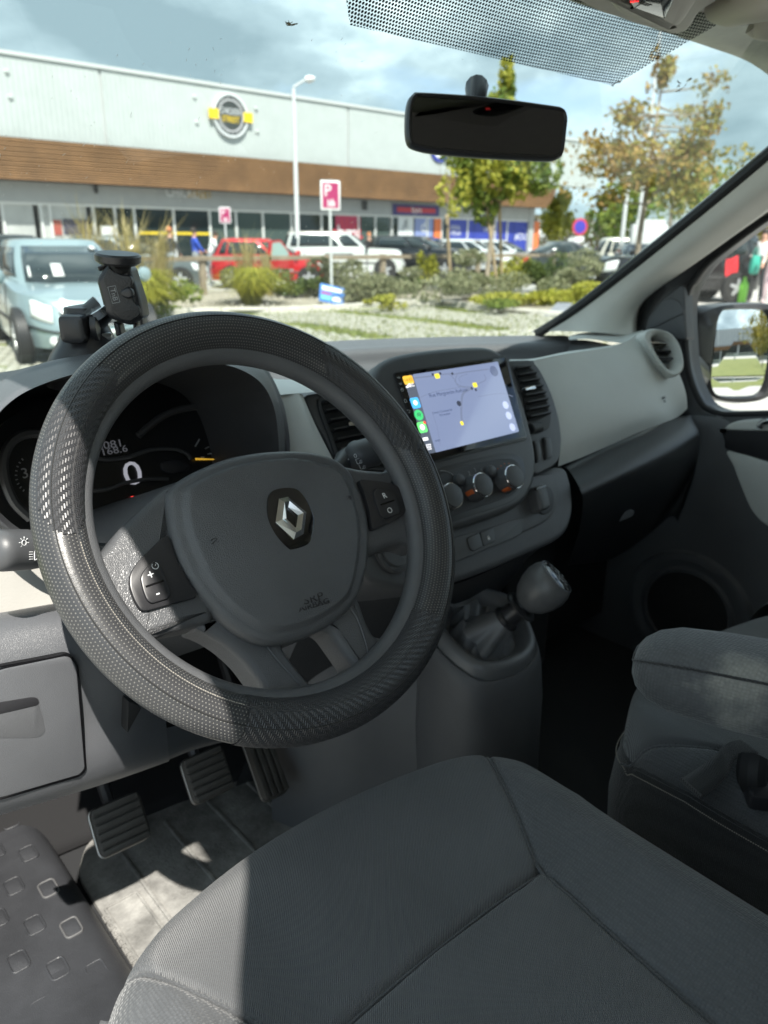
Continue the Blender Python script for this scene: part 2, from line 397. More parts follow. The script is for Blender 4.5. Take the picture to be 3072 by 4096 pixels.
def plateau(q):
    # the raised centre field with its slanted flank round it
    d = np.hypot(PLT[:, 0]-q[0], PLT[:, 1]-q[1]).min(); n = len(PLT); ins = False; j = n-1
    for i in range(n):
        if (PLT[i, 1] > q[1]) != (PLT[j, 1] > q[1]) and q[0] < (PLT[j, 0]-PLT[i, 0])*(q[1]-PLT[i, 1])/(PLT[j, 1]-PLT[i, 1])+PLT[i, 0]: ins = not ins
        j = i
    d = d if ins else -d; u = min(1, max(0, (d+.004)/.008)); return .0045*u*u*(3-2*u)
def hubh(t, q): return -.002+.0085*sin(min(1, t*1.15)*pi/2)+plateau(q)
for i in range(1, 34):
    t = i/33.5; R.append([FW.p(*(p*(1-t)+ctr*t), hubh(t, p*(1-t)+ctr*t)) for p in base])
mb = MB(); mb.rings(R, cap0=True); hub = mesh_obj('airbag_cover', mb, LEATHER, sw, smooth=60)
def hubz(a, b):
    q = np.array([a, b]); d = ctr-q; L = np.linalg.norm(d)+1e-9
    # nearest ring fraction along this ray
    best = 1.0
    for p in base:
        e = p-ctr; w = (q-ctr)@e/(e@e+1e-12); cr_ = abs((q-ctr)[0]*e[1]-(q-ctr)[1]*e[0])/np.linalg.norm(e)
        if w > 0 and cr_ < .004: best = min(best, 1-w)
    return hubh(best, q)
# badge
BG = .0095
mb = MB(); mb.prism(FW, spl(FW.pts('H', [(800,330),(835,306),(895,300),(940,314),(985,375),(1010,445),(1006,510),(985,565),(915,592),(885,585),(830,525),(795,455),(788,390)], BG), 5), -.004, BG+.0022, bev=.0012)
bdg = mesh_obj('badge', mb, BLACK, sw)
Po = [np.array(p) for p in ccw(FW.pts('H', [(848,352),(890,340),(978,416),(966,516),(919,543),(832,460)], BG+.004))]
cc_ = sum(Po)/len(Po)
outer = ccw(FW.pts('H', [(848,350),(891,340),(978,415),(965,516),(919,543),(832,462)], BG+.004))
inner = ccw(FW.pts('H', [(887,392),(892,390),(938,428),(930,484),(925,486),(884,444)], BG+.004))
# match starts so the facets run corner to corner
k0 = min(range(6), key=lambda k: sum(np.linalg.norm(outer[(i+k) % 6]-inner[i]) for i in range(6))); outer = outer[k0:]+outer[:k0]
mid = [outer[i]*.5+inner[i]*.5 for i in range(6)]
mb = MB(); mb.rings([[FW.p(*p, BG+.0022) for p in outer], [FW.p(*p, BG+.0042) for p in outer], [FW.p(*p, BG+.0070) for p in mid], [FW.p(*p, BG+.0042) for p in inner], [FW.p(*p, BG+.0022) for p in inner]], cap1=False)
mesh_obj('chrome_diamond', mb, CHROME, bdg, smooth=0)
# button pods
def pod(outl, btn, bar, marks):
    mb = MB(); mb.prism(FW, rnd([np.array(p) for p in FW.pts('H', outl, -.006)], .006, 4), -.03, -.0055, bev=.0012); pd = mesh_obj('switch_panel', mb, PL_SMOOTH, sw)
    mb = MB(); mb.prism(FW, rnd([np.array(p) for p in FW.pts('H', btn, -.004)], .004, 4), -.02, -.0030, bev=.0014); mesh_obj('button', mb, PL_SMOOTH, pd)
    mb = MB(); q = [np.array(FW.px('H', *p, -.003)) for p in bar]; mb.tube([FW.p(*p, -.0028) for p in q], .0009, 6); mesh_obj('button_gap', mb, BLACK, pd)
    mb = MB(); rot = atan2(*(q[1]-q[0])[::-1])
    for s_, x, y, sz in marks:
        a, b = FW.px('H', x, y, -.0026)
        if s_ == 'dial':
            mb.tube([FW.p(a+.0027*cos(w+rot), b+.0027*sin(w+rot), -.0029) for w in np.linspace(2.2, 2.2+5.2, 20)], .00033, 5); mb.tube([FW.p(a, b, -.0029), FW.p(a+.0016*cos(rot+.8), b+.0016*sin(rot+.8), -.0029)], .0003, 5)
        else: mb.add(*textmb(FW, s_, a, b, sz, c=-.0029, rot=rot))
    mesh_obj('button_marks', mb, WHITE, pd)
pod([(322,510),(255,572),(185,640),(142,705),(140,765),(165,835),(195,880),(225,880),(340,848),(470,815),(420,740),(365,640)],
    [(190,720),(215,678),(262,640),(282,655),(302,705),(332,790),(328,822),(245,848),(222,832),(203,785)], [(216,767),(300,738)],
    [('dial', 262, 667, 0), ('+', 242, 711, .011), ('-', 273, 795, .012)])
pod([(1222,255),(1330,266),(1405,282),(1442,325),(1456,375),(1450,412),(1430,436),(1290,502),(1275,400),(1250,310)],
    [(1292,318),(1310,300),(1382,310),(1402,338),(1425,400),(1416,424),(1350,447),(1328,430),(1305,370)], [(1330,379),(1393,357)],
    [('R', 1350, 335, .0085), ('O', 1375, 405, .0085)])
# embossed lettering and horn marks
rot = atan2(*(np.array(FW.px('H', 1060, 850, .008))-np.array(FW.px('H', 975, 870, .008)))[::-1])
for s_, x, y, sz in (('SRP', 1012, 823, .0105), ('AIRBAG', 1018, 852, .0072)):
    mb = MB(); a, b = FW.px('H', x, y, .006); mb.add(*textmb(FW, s_, a, b, sz, c=hubz(a, b)+.0001, rot=rot+.05, depth=.0003, sx=1.35)); mesh_obj('airbag_lettering', mb, PL_SMOOTH, sw)
for (x, y) in ((545, 555), (1180, 350)):
    a, b = FW.px('H', x, y, .006); z0 = hubz(a, b)+.0002
    mb = MB(); mb.tube([FW.p(a-.004, b-.001, z0), FW.p(a+.001, b+.001, z0), FW.p(a+.004, b+.003, z0)], .0004, 5); mb.tube([FW.p(a+.004*cos(w), b+.001+.002*sin(w), z0) for w in np.linspace(-1, 2.4, 10)], .0004, 5); mesh_obj('horn_mark', mb, PL_SMOOTH, sw)
# ---------------------------------------------------------------- column with its stalks
colm = thing('steering_column', 'grey steering column shroud between the wheel and the instruments', 'steering column', FW.p(0, -.02, -.2))
mb = MB(); R = []
for c_, w_, h_, db in ((-.035, .055, .050, 0), (-.055, .082, .070, -.006), (-.10, .098, .088, -.010), (-.17, .113, .106, -.012), (-.26, .13, .130, -.014)):
    R.append([FW.p(w_*np.sign(cos(t))*abs(cos(t))**.6, db+h_*(1 if sin(t) > 0 else .5)*np.sign(sin(t))*abs(sin(t))**.6, c_) for t in np.linspace(0, 2*pi, 40, endpoint=False)])
mb.rings(R, cap0=True, cap1=True); mesh_obj('shroud', mb, PL_MID, colm, smooth=50)
ls = thing('light_stalk', 'black lighting stalk with white lamp symbols left of the steering wheel', 'stalk', FW.p(-.07, 0, -.085))
p0 = FW.p(-.060, .000, -.075); p1 = at(*cp('E', 560, 1385), y=.70); p2 = at(*cp('E', 260, 1380), y=.665); p3 = at(*cp('E', 10, 1385), y=.645)
L = spl([p0, p1, p2, p3], 8, False); d = L[-1]-L[-4]; d /= np.linalg.norm(d)
n_ = len(L); rad = [(.0075 if i < n_*.4 else .0075+(.0175-.0075)*min(1, (i-n_*.4)/(n_*.35))) for i in range(n_)]
for k in range(1, 6):
    L.append(L[n_-1]+d*.012*sin(k/5*pi/2)); rad.append(.0175*cos(k/5*pi/2*.93))
mb = MB(); mb.tube(L, rad, 24); mesh_obj('lever', mb, PL_SOFT, ls, smooth=60)
FLs = Fr(at(*cp('E', 120, 1380), y=.636), p2-p3, np.cross(CAM-p3, p2-p3)*1.0)
if FLs.n@(CAM-FLs.o) < 0: FLs = Fr(FLs.o, p2-p3, -np.cross(CAM-p3, p2-p3))
mb = MB()
def surfpt(k, x, y):
    # where the view ray meets the lever
    u, v = cp(k, x, y); r = ray(u, v); best = None
    for t in np.linspace(.5, 1.0, 800):
        q = CAM+r*t
        for i in range(n_-1):
            if np.linalg.norm(q-L[i]) < rad[i]+.0002: return q
    return CAM+r*.8
for (x, y, kind) in ((130, 1342, 'sun'), (182, 1413, 'lamp')):
    q = surfpt('E', x, y); nn = CAM-q; f = Fr(q, p2-p3, np.cross(nn, p2-p3))
    if f.n@nn < 0: f = Fr(q, p2-p3, -np.cross(nn, p2-p3))
    if kind == 'sun':
        mb.tube([f.p(.0022*cos(w), .0022*sin(w), .0006) for w in np.linspace(0, 2*pi, 16)], .00035, 5)
        for w in np.linspace(0, 2*pi, 8, endpoint=False): mb.tube([f.p(.0035*cos(w), .0035*sin(w), .0006), f.p(.005*cos(w), .005*sin(w), .0006)], .00035, 5)
    else:
        mb.tube([f.p(.001+.0035*cos(w), .0038*sin(w), .0007) for w in np.linspace(-pi/2, pi/2, 12)]+[f.p(.001, -.0038, .0007)][:0], .00035, 5); mb.tube([f.p(.001, -.0038, .0007), f.p(.001, .0038, .0007)], .00035, 5)
        for k in range(4): mb.tube([f.p(-.0045, -.003+.002*k, .0008), f.p(-.001, -.003+.002*k, .0008)], .00035, 5)
mesh_obj('lamp_symbols', mb, WHITE, ls)
rs = thing('wiper_stalk', 'black wiper stalk with white symbols right of the steering wheel', 'stalk', FW.p(.07, .01, -.085))
p0 = FW.p(.060, .012, -.075); p1 = at(*cp('F', 480, 755), y=.70); p2 = at(*cp('F', 560, 730), y=.692); p3 = at(*cp('F', 625, 712), y=.685)
L = spl([p0, p1, p2, p3], 8, False); d = L[-1]-L[-4]; d /= np.linalg.norm(d); n_ = len(L)
rad = [(.008 if i < n_*.3 else (.0125 if i < n_*.52 else .0185)) for i in range(n_)]
for k in range(1, 6): L.append(L[n_-1]+d*.014*sin(k/5*pi/2)); rad.append(.0185*cos(k/5*pi/2*.9))
mb = MB(); mb.tube(L, rad, 24); mesh_obj('lever', mb, PL_SOFT, rs, smooth=60)
mb = MB()
for (x, y, kind) in ((537, 732, 0), (502, 750, 2), (556, 758, 1), (573, 785, 1)):
    q = surfpt('F', x, y); nn = CAM-q; f = Fr(q, p3-p1, np.cross(nn, p3-p1))
    if f.n@nn < 0: f = Fr(q, p3-p1, -np.cross(nn, p3-p1))
    if kind == 0: mb.tube([f.p(.0014*cos(w), .0022*sin(w), .0006) for w in np.linspace(0, 2*pi, 14)], .00035, 5)
    elif kind == 2: mb.tube([f.p(-.0005, 0, .0006), f.p(.0005, 0, .0006)], .0009, 6)
    else:
        mb.tube([f.p(*p, .0006) for p in ((-.0035, .003), (.0035, .003), (.0028, -.003), (-.0028, -.003), (-.0035, .003))], .00035, 5); mb.tube([f.p(0, -.003, .0006), f.p(.002, .001, .0006)], .00035, 5)
mesh_obj('wiper_symbols', mb, WHITE, rs)
# ================================================================ dashboard
dash = thing('dashboard', 'grey and black van dashboard with instruments, vents and light grey fascia', 'dashboard', (.84, .95, 1.0))
def P3(k, L, **kw):
    """list of (x, y, depth) crop points -> points at that depth ahead"""
    return [at(*cp(k, x, y), y=d) for x, y, d in L]
# ---- binnacle hood: from the windscreen side over the crest to the lip and into the cluster
lip = [(-90,1160),(-80,900),(-50,700),(30,585),(180,490),(420,410),(700,358),(1000,343),(1200,355),(1350,402),(1450,480),(1508,600),(1530,740),(1535,860),(1525,960)]
crest = [(-150,1100),(-150,800),(-130,560),(-60,428),(200,368),(420,328),(700,292),(1000,286),(1200,286),(1330,305),(1440,400),(1512,560),(1545,720),(1552,850),(1545,960)]
yl = [.725]*15; yc = [.80, .80, .82, .85, .85, .85, .85, .85, .85, .84, .82, .80, .78, .77, .76]
r_lip = [at(*cp('E', x, y), y=d) for (x, y), d in zip(lip, yl)]
r_crest = [at(*cp('E', x, y), y=d) for (x, y), d in zip(crest, yc)]
r_back = [p+np.array([(.06 if i > 9 else -.05 if i < 4 else 0), .32, -.10 if 3 < i < 10 else -.03]) for i, p in enumerate(r_crest)]
r_mid = [(a*.45+b*.55)+np.array([0, -.012, .006]) for a, b in zip(r_lip, r_crest)]
cen = np.mean(r_lip, axis=0)
r_in1 = [p+(cen-p)*.02+np.array([0, .012, -.001]) for p in r_lip]
r_in2 = [p+(cen-p)*.10+np.array([0, .17, -.035]) for p in r_lip]
mb = MB(); mb.surf([r_back, r_crest, r_mid, r_lip], 5, 6); mesh_obj('binnacle_hood', mb, PL_MID, dash, smooth=60)
mb = MB(); mb.surf([r_lip, r_in1, r_in2], 5, 4); mesh_obj('binnacle_lining', mb, PL_DARK, dash, smooth=60)
# ---- instrument cluster
FC = Fr((.365, .865, 1.25), (1, 0, 0), (0, .34, .94))
clu = MB(); clu.prism(FC, spl([FC.px('E', x, y) for x, y in [(-40,1180),(-70,900),(0,700),(240,560),(600,470),(1000,430),(1250,440),(1400,540),(1480,700),(1480,900),(1350,1000),(900,1120),(500,1300),(150,1330)]], 6), -.02, 0, bev=0)
cl = mesh_obj('instrument_cluster', clu, mat('cluster black', (.006, .006, .007), .28), dash)
def ringtube(L, r, m, name, closed=False, k='E', fr=FC, c=.004):
    mb = MB(); Q = spl([fr.p(*fr.px(k, x, y, c), c) for x, y in L], 8, closed)
    if closed: Q.append(Q[0])
    mb.tube(Q, r, 8, caps=not closed); return mesh_obj(name, mb, m, cl)
DIM = mat('satin grey ring', (.07, .07, .072), .35)
ringtube([(765,750),(830,695),(905,640),(1010,602),(1150,585),(1275,600),(1350,645),(1393,730),(1405,840),(1395,900)], .0045, DIM, 'gauge_ring')
ringtube([(240,735),(130,745),(60,790),(20,880),(30,1000),(80,1120),(170,1210)], .0055, DIM, 'gauge_ring')
ringtube([(500,830),(560,880),(700,870),(830,830),(960,825),(1030,850),(1055,880)], .0025, DIM, 'gauge_ring')
ringtube([(470,1060),(600,1045),(700,1010),(820,990),(930,990)], .0025, DIM, 'gauge_ring')
LCD = mat('dim liquid crystal digits', (.30, .30, .33), .5, emit=(.75, .76, .85), estr=.16)
LCD2 = mat('faint liquid crystal digits', (.10, .10, .11), .5, emit=(.7, .72, .8), estr=.035)
def ctext(name, s, x, y, sz, m, sx=1.0, k='E', c=.003):
    a, b = FC.px(k, x, y, c); mb = MB(); mb.add(*textmb(FC, s, a, b, sz, c=c, sx=sx)); return mesh_obj(name, mb, m, cl)
ctext('speed_digit', '0', 735, 965, .040, LCD, 1.25); ctext('odometer_digits', '220081', 570, 808, .0125, LCD2, 1.3); ctext('trip_digits', '168.6', 632, 833, .0115, LCD2, 1.3)
ctext('dial_digit', '3', 138, 960, .016, mat('dim dial print', (.35, .35, .36), .5), 1.0)
mb = MB(); a0_ = np.array(FC.px('E', 1080, 880, .004)); a1_ = np.array(FC.px('E', 1195, 882, .004)); mb.tube([FC.p(*a0_, .005), FC.p(*a1_, .005)], [.0014, .0006], 6); mesh_obj('fuel_needle', mb, mat('amber needle', (.7, .42, .04), .5, emit=(.9, .5, .05), estr=.25), cl)
mb = MB(); mb.tube([FC.p(*FC.px('E', 1080, 810, .004), .004), FC.p(*FC.px('E', 1103, 770, .004), .004)], .0011, 5); mesh_obj('gauge_mark', mb, GREYP, cl)
for (x0, y0, x1, y1) in ((1135,822,1155,812),(1148,852,1172,848),(1110,870,1130,868)):
    mb = MB(); mb.tube([FC.p(*FC.px('E', x0, y0, .004), .004), FC.p(*FC.px('E', x1, y1, .004), .004)], .0008, 5); mesh_obj('gauge_mark', mb, GREYP, cl)
for k in range(9):
    w = 2.3+k*.22; ax, ay = 195, 965
    mb = MB(); mb.tube([FC.p(*FC.px('E', ax+100*cos(w), ay-105*sin(w), .004), .004), FC.p(*FC.px('E', ax+112*cos(w), ay-118*sin(w), .004), .004)], .0006, 5); mesh_obj('gauge_mark', mb, GREYP, cl)
mb = MB(); mb.add(*textmb(FC, 'P', *FC.px('E', 735, 1100, .004), .009, c=.004)); mesh_obj('red_warning_lamp', mb, mat('red tell-tale', (.5, .02, .02), .5, emit=(1, .06, .05), estr=.5), cl)
mb = MB(); mb.prism(FC, spl([FC.px('E', x, y) for x, y in [(890,900),(960,885),(1030,905),(1040,935),(970,965),(900,950)]], 5), 0, .004, .001); mesh_obj('indicator_lens', mb, PL_SMOOTH, cl)
# ---- lower hood rim under the cluster, light grey fascia under and left of it
lo_rows = [P3('E', [(-90,1050,.725),(-40,1130,.725),(60,1230,.72),(160,1290,.71),(300,1330,.70),(500,1330,.72)]),
           P3('E', [(-110,1090,.71),(-50,1165,.71),(50,1262,.706),(150,1320,.70),(300,1370,.695),(500,1380,.71)]),
           P3('E', [(-110,1140,.715),(-50,1215,.715),(50,1300,.712),(150,1350,.71),(300,1400,.71),(500,1410,.72)])]
mb = MB(); mb.surf(lo_rows, 6, 5); mesh_obj('binnacle_rim', mb, PL_DARK, dash, smooth=60)
mb = MB(); mb.surf([P3('E', [(-130,1080,.775),(0,1200,.772),(140,1310,.77),(300,1400,.77),(520,1440,.77)]), P3('E', [(-130,1350,.765),(0,1400,.764),(140,1440,.763),(300,1480,.764),(520,1500,.764)]),
    P3('E', [(-130,1600,.758),(0,1590,.757),(140,1580,.757),(300,1570,.758),(520,1580,.758)]), P3('E', [(-130,1800,.75),(0,1765,.75),(140,1735,.75),(300,1695,.75),(520,1670,.75)])], 5, 5)
mesh_obj('fascia_under_instruments', mb, mat('fascia trim darkened for sun', (.42, .41, .38), .5, grain=.4, gscale=700, var=.05), dash, smooth=60)  # same trim as the other fascia, colour darkened where direct sun falls
# ---- light fascia between the instruments and the centre vent
mb = MB(); mb.surf([P3('F', [(105,425,.80),(140,590,.775),(150,720,.755),(160,860,.74)]), P3('F', [(235,413,.792),(275,560,.762),(300,720,.742),(330,900,.73)]), P3('F', [(268,420,.80),(330,565,.775),(420,745,.755),(520,950,.74)])], 5, 5)
mesh_obj('fascia_between', mb, PL_LIGHT, dash, smooth=40)
mb = MB(); mb.surf([P3('F', [(60,330,1.0),(140,340,1.0),(260,345,1.0),(420,360,1.0),(640,335,1.0)]), P3('F', [(90,425,.82),(140,405,.83),(240,395,.83),(440,385,.83),(660,365,.84)]), P3('F', [(105,430,.80),(180,418,.792),(240,413,.792),(440,396,.80),(680,372,.82)])], 5, 4)
mesh_obj('centre_shoulder', mb, PL_LIGHT, dash, smooth=60)
# added dark filler blocks that stop daylight leaking between the panels
mb = MB(); mb.box((.06, .93, .98), (1.575, 1.26, 1.185), .01); mesh_obj('dash_filler', mb, RUBBER, dash)
mb = MB(); mb.box((1.0, .80, .70), (1.15, .95, 1.16), .01); mesh_obj('dash_filler', mb, RUBBER, dash)
mb = MB(); mb.box((1.0, .84, 1.10), (1.12, .95, 1.20), .005); mesh_obj('dash_filler', mb, RUBBER, dash)
mb = MB(); mb.box((1.0, .94, .62), (1.575, 1.26, .975), .01); mesh_obj('dash_filler', mb, RUBBER, dash)
# ---- dash top towards the windscreen
def ytop(x): return 1.30-.35*(x-.84)**2
rows = []
for z_, dy in ((1.30, 0.0), (1.292, -.045), (1.285, -.07), (1.245, -.10), (1.235, -.28)):
    rows.append([np.array([x, max(ytop(x)+dy, 1.0 if x > 1.3 else 0), z_-.02*abs(x-.84)]) for x in np.linspace(-.0, 1.56, 9)])
mb = MB(); mb.surf(rows, 5, 5); mesh_obj('dash_top', mb, PL_MID, dash, smooth=45)
mb = MB(); mb.surf([[np.array([x, max(ytop(x)-.28+d, .92), z_]) for x in np.linspace(0, 1.42, 7)] for d, z_ in ((0, 1.235), (-.04, 1.22), (-.14, 1.215))], 4, 4); mesh_obj('dash_tray', mb, PL_DARK, dash, smooth=45)
# ---- centre stack
FS = Fr((.84, .8, 1.326), (1, 0, 0), (0, .515, .857))
def sp(name, k, L, c0, c1, m, bev=.003, r=None, smooth=5, parent=None, pc=None):
    Q = FS.pts(k, L, c1 if pc is None else pc); Q = rnd([np.array(p) for p in Q], r) if r else spl(Q, smooth); mb = MB(); mb.prism(FS, Q, c0, c1, bev=bev, nb=3); return mesh_obj(name, mb, m, parent or dash)
sp('centre_wing', 'F', [(268,420),(440,398),(660,372),(900,500),(1000,800),(900,1010),(700,860),(430,745),(390,650),(325,545)], -.10, -.012, PL_SOFT, r=.012)
sp('passenger_wing', 'L', [(1120,215),(1365,208),(1440,290),(1510,420),(1570,560),(1628,760),(1655,960),(1640,1140),(1585,1215),(1400,1310),(1200,1000)], -.10, -.010, PL_SOFT, r=.012)
bz = sp('centre_bezel', 'F', [(640,360),(645,285),(690,238),(780,205),(950,180),(1130,168),(1218,172),(1278,200),(1312,245),(1350,330),(1402,470),(1440,600),(1462,700),(1467,800),(1445,895),(1400,968),(1330,1012),(1200,1060),(1060,1103),(990,1112),(930,1060),(900,960),(860,800),(800,640),(720,500)], -.14, .012, PL_SOFT, bev=.010)
# screen hood lip and glass
su = thing('touchscreen', 'tablet style touchscreen showing a navigation map in the centre dash', 'touchscreen', FS.p(0, -.07, .013))
GC = .0155
def scr(name, L, c0, c1, m, r=.004, k='L', bev=.0006, par=None):
    Q = FS.pts(k, L, c1); mb = MB(); mb.prism(FS, rnd([np.array(p) for p in Q], r, 4), c0, c1, bev=bev); return mesh_obj(name, mb, m, par or su)
scr('screen_surround', [(55,325),(1112,165),(1150,225),(1335,965),(385,1200)], .010, .0145, PL_SMOOTH, r=.006, bev=.001)
SGL = mat('screen glass black', (.008, .008, .010), .05, spec=.6)
gl = scr('glass', [(68,338),(1106,182),(1138,235),(1322,948),(392,1183)], .0125, GC, SGL, r=.005)
def emis(name, col, st): return mat(name, tuple(c*.25 for c in col), .06, emit=col, estr=st, spec=.55)
MAPB = emis('map ground', (.30, .37, .58), .34)
disp = scr('map_display', [(238,350),(1045,228),(1248,892),(458,1090)], GC-.001, GC+.0002, MAPB, r=.002, bev=0)
side = scr('app_bar', [(150,374),(238,350),(458,1090),(372,1106)], GC-.001, GC+.0002, emis('app bar', (.10, .12, .16), .5), r=.002, bev=0)
ROAD = emis('map road', (.20, .24, .36), .45)
def stroke(L, w, m=ROAD, name='map_road', c=GC+.0003, n=6, k='L'):
    Q = spl([np.array(FS.px(k, x, y, c)) for x, y in L], n, False); a = []; b = []
    for i in range(len(Q)):
        t = Q[min(i+1, len(Q)-1)]-Q[max(i-1, 0)]; t = t/(np.linalg.norm(t)+1e-9); nn = np.array([-t[1], t[0]])*w/2; a.append(Q[i]+nn); b.append(Q[i]-nn)
    mb = MB(); V = [FS.p(*p, c) for p in a]+[FS.p(*p, c) for p in b]; N_ = len(a); mb.add(V, [(i, i+1, N_+i+1, N_+i) for i in range(N_-1)]); return mesh_obj(name, mb, m, disp, smooth=0)
stroke([(250,385),(420,365),(560,345),(640,345),(760,325),(960,300)], .0022); stroke([(590,352),(630,390),(650,430),(700,460),(800,470)], .0016); stroke([(660,352),(645,390),(655,440)], .0013)
stroke([(655,440),(680,465),(800,480),(860,440),(930,400),(915,350)], .0014); stroke([(800,480),(740,510),(710,550),(700,640),(700,740),(710,800)], .0042)
stroke([(310,570),(400,530),(520,500),(700,470)], .0008); stroke([(420,700),(470,850),(500,1020)], .0007); stroke([(860,560),(1080,530),(1190,560)], .0008); stroke([(760,345),(680,380),(700,440)], .0008)
def dot(x, y, r, m, name, par, c=GC+.0006, n=18, sq=None):
    a, b = FS.px('L', x, y, c); mb = MB()
    Q = [(a+r*cos(w), b+r*sin(w)) for w in np.linspace(0, 2*pi, n, endpoint=False)] if not sq else rnd([np.array((a-r*sq, b-r)), np.array((a+r*sq, b-r)), np.array((a+r*sq, b+r)), np.array((a-r*sq, b+r))], r*.45, 4)
    mb.prism(FS, Q, c-.0002, c, bev=0); return mesh_obj(name, mb, m, par)
YEL = emis('route marker yellow', (.75, .62, .05), .7); DKM = emis('map marker dark', (.05, .06, .09), .5)
dot(472, 365, .0036, YEL, 'map_marker', disp, sq=1.3); dot(830, 450, .0036, YEL, 'map_marker', disp, sq=1.2); dot(706, 812, .003, YEL, 'map_marker', disp, sq=.9); dot(678, 625, .0042, DKM, 'map_marker', disp); dot(1010, 318, .0085, emis('map button dark', (.12, .15, .25), .5), 'map_button', disp)
for (x, y) in ((1120, 640), (1150, 740), (1185, 850)): dot(x, y, .0062, emis('map button pale', (.42, .48, .70), .6), 'map_button', disp)
for (x, y) in ((800, 482), (838, 495), (430, 350), (500, 340), (615, 342)): dot(x, y, .0022, DKM, 'map_marker', disp)
dot(265, 620, .0078, emis('blue app tile', (.06, .35, .75), .8), 'app_icon', side, sq=1.0); dot(297, 735, .0078, emis('green app tile', (.05, .50, .16), .7), 'app_icon', side); dot(330, 850, .0078, emis('message app tile', (.12, .65, .16), .8), 'app_icon', side, sq=1.0)
WGL = emis('white glyph', (.9, .9, .92), .7)
dot(265, 618, .0036, WGL, 'app_glyph', side, c=GC+.0009); dot(331, 850, .0042, WGL, 'app_glyph', side, c=GC+.0009); dot(352, 806, .0022, emis('red badge', (.8, .08, .06), .7), 'app_badge', side, c=GC+.0009); dot(198, 402, .0062, emis('amber clock tile', (.72, .42, .05), .7), 'clock_tile', side, sq=1.45)
for k in range(3): stroke([(278+k*2, 722+k*12), (298, 716+k*12), (318, 724+k*12)], .0009, DKM, 'app_glyph', c=GC+.001)
def stext(s, x, y, sz, m, par, c=GC+.001, dx=.0):
    a, b = FS.px('L', x, y, c); mb = MB(); mb.add(*textmb(FS, s, a, b, sz, c=c, depth=.00005)); return mesh_obj('lettering', mb, m, par)
stext('14:03', 198, 402, .0070, emis('clock ink', (.30, .18, .02), .4), side); stext('5G', 232, 452, .0070, WGL, side)
for k in range(4):
    a, b = FS.px('L', 182+k*10, 462-k*3, GC+.001); mb = MB(); mb.obox(FS, a-.0007, a+.0007, b-.002, b+.001*k, GC, GC+.0008); mesh_obj('signal_bar', mb, WGL, side)
INK = emis('map ink', (.06, .08, .16), .5)
stext('Rue Marguerite Audoux', 580, 522, .0080, INK, disp); stext('Centre Commercial', 520, 700, .0048, INK, disp); stext('Parmentier', 545, 728, .0048, INK, disp); stext('rvan', 475, 975, .0055, INK, disp)
for i in range(3):
    for j in range(3): dot(372+i*16+j*4, 1020+j*20-i*3, .0011, WGL, 'app_grid_dot', side)
dot(360, 962, .0022, WGL, 'battery_mark', side, sq=2.2)
# touch keys printed on the glass border
mb = MB(); f = lambda x, y: FS.px('L', x, y, GC+.0004)
a, b = f(140, 495); mb.tube([FS.p(a+.0022*cos(w), b+.0022*sin(w), GC+.0003) for w in np.linspace(2.2, 2.2+5.1, 16)], .0003, 5); mb.tube([FS.p(a, b, GC+.0003), FS.p(a, b+.003, GC+.0003)], .0003, 5); mesh_obj('power_key', mb, WHITE, su)
mb = MB(); a, b = f(171, 600); mb.tube([FS.p(a+x, b+y, GC+.0003) for x, y in ((-.002, -.002), (-.002, .001), (0, .0026), (.002, .001), (.002, -.002), (-.002, -.002))], .0003, 5); mesh_obj('home_key', mb, WHITE, su)
mb = MB(); a, b = f(202, 700); mb.tube([FS.p(a+x, b+y, GC+.0003) for x, y in ((-.001, .003), (-.0025, .0015), (.001, .0015), (.0022, 0), (.001, -.0018), (-.0015, -.0018))], .0003, 5); mesh_obj('back_key', mb, WHITE, su)
mb = MB(); a, b = f(232, 805); mb.tube([FS.p(a+x, b+y, GC+.0003) for x, y in ((-.0025, -.0008), (-.001, -.0008), (.0006, -.0022), (.0006, .0022), (-.001, .0008), (-.0025, .0008), (-.0025, -.0008))], .0003, 5); mesh_obj('volume_key', mb, WHITE, su)
for s_, x, y in (('MIC', 108, 382), ('RST', 125, 440)): stext(s_, x, y, .0035, WHITE, su, c=GC+.0003)
# ---- climate panel
sp('climate_recess', 'F', [(915,860),(960,800),(1060,768),(1200,735),(1310,718),(1378,735),(1405,790),(1405,860),(1378,930),(1300,980),(1130,1035),(990,1075),(940,1000)], .005, .0128, PL_SMOOTH, bev=.0005, parent=bz)
cpn = sp('climate_panel', 'F', [(925,880),(985,820),(1090,785),(1220,755),(1310,745),(1362,762),(1386,812),(1378,880),(1345,925),(1270,958),(1120,1008),(1000,1040),(945,980)], .010, .0138, PL_DARK, bev=.0005, parent=bz)
ORG_M = mat('orange pointer', (.55, .12, .03), .45)
def knob(x, y, r, pw):
    a, b = FS.px('F', x, y, .034); kb = MB()
    kb.lathe(FS, [(r*1.18, .0138), (r*1.18, .016), (r*1.12, .020), (r*1.05, .034), (r*1.0, .036), (r*.97, .0375), (r*.8, .0382), (.0001, .0386)], 36, a, b); o = mesh_obj('climate_knob', kb, PL_SOFT, cpn, smooth=40)
    q = MB(); q.lathe(FS, [(r*1.07, .0335), (r*1.09, .0345), (r*1.06, .0357), (r*1.0, .0355)], 36, a, b); mesh_obj('knob_ring', q, CHROME, o)
    q = MB(); f2 = Fr(FS.p(a, b), FS.e1*cos(pw)+FS.e2*sin(pw), -FS.e1*sin(pw)+FS.e2*cos(pw)); q.obox(f2, r*.95, r*1.2, -.0035, .0035, .016, .030, .001); mesh_obj('knob_pointer', q, ORG_M, o)
for a_ in ((1033, 935, .0165, 3.0), (1188, 880, .0165, 3.4), (1348, 838, .0165, 4.0)): knob(*a_)
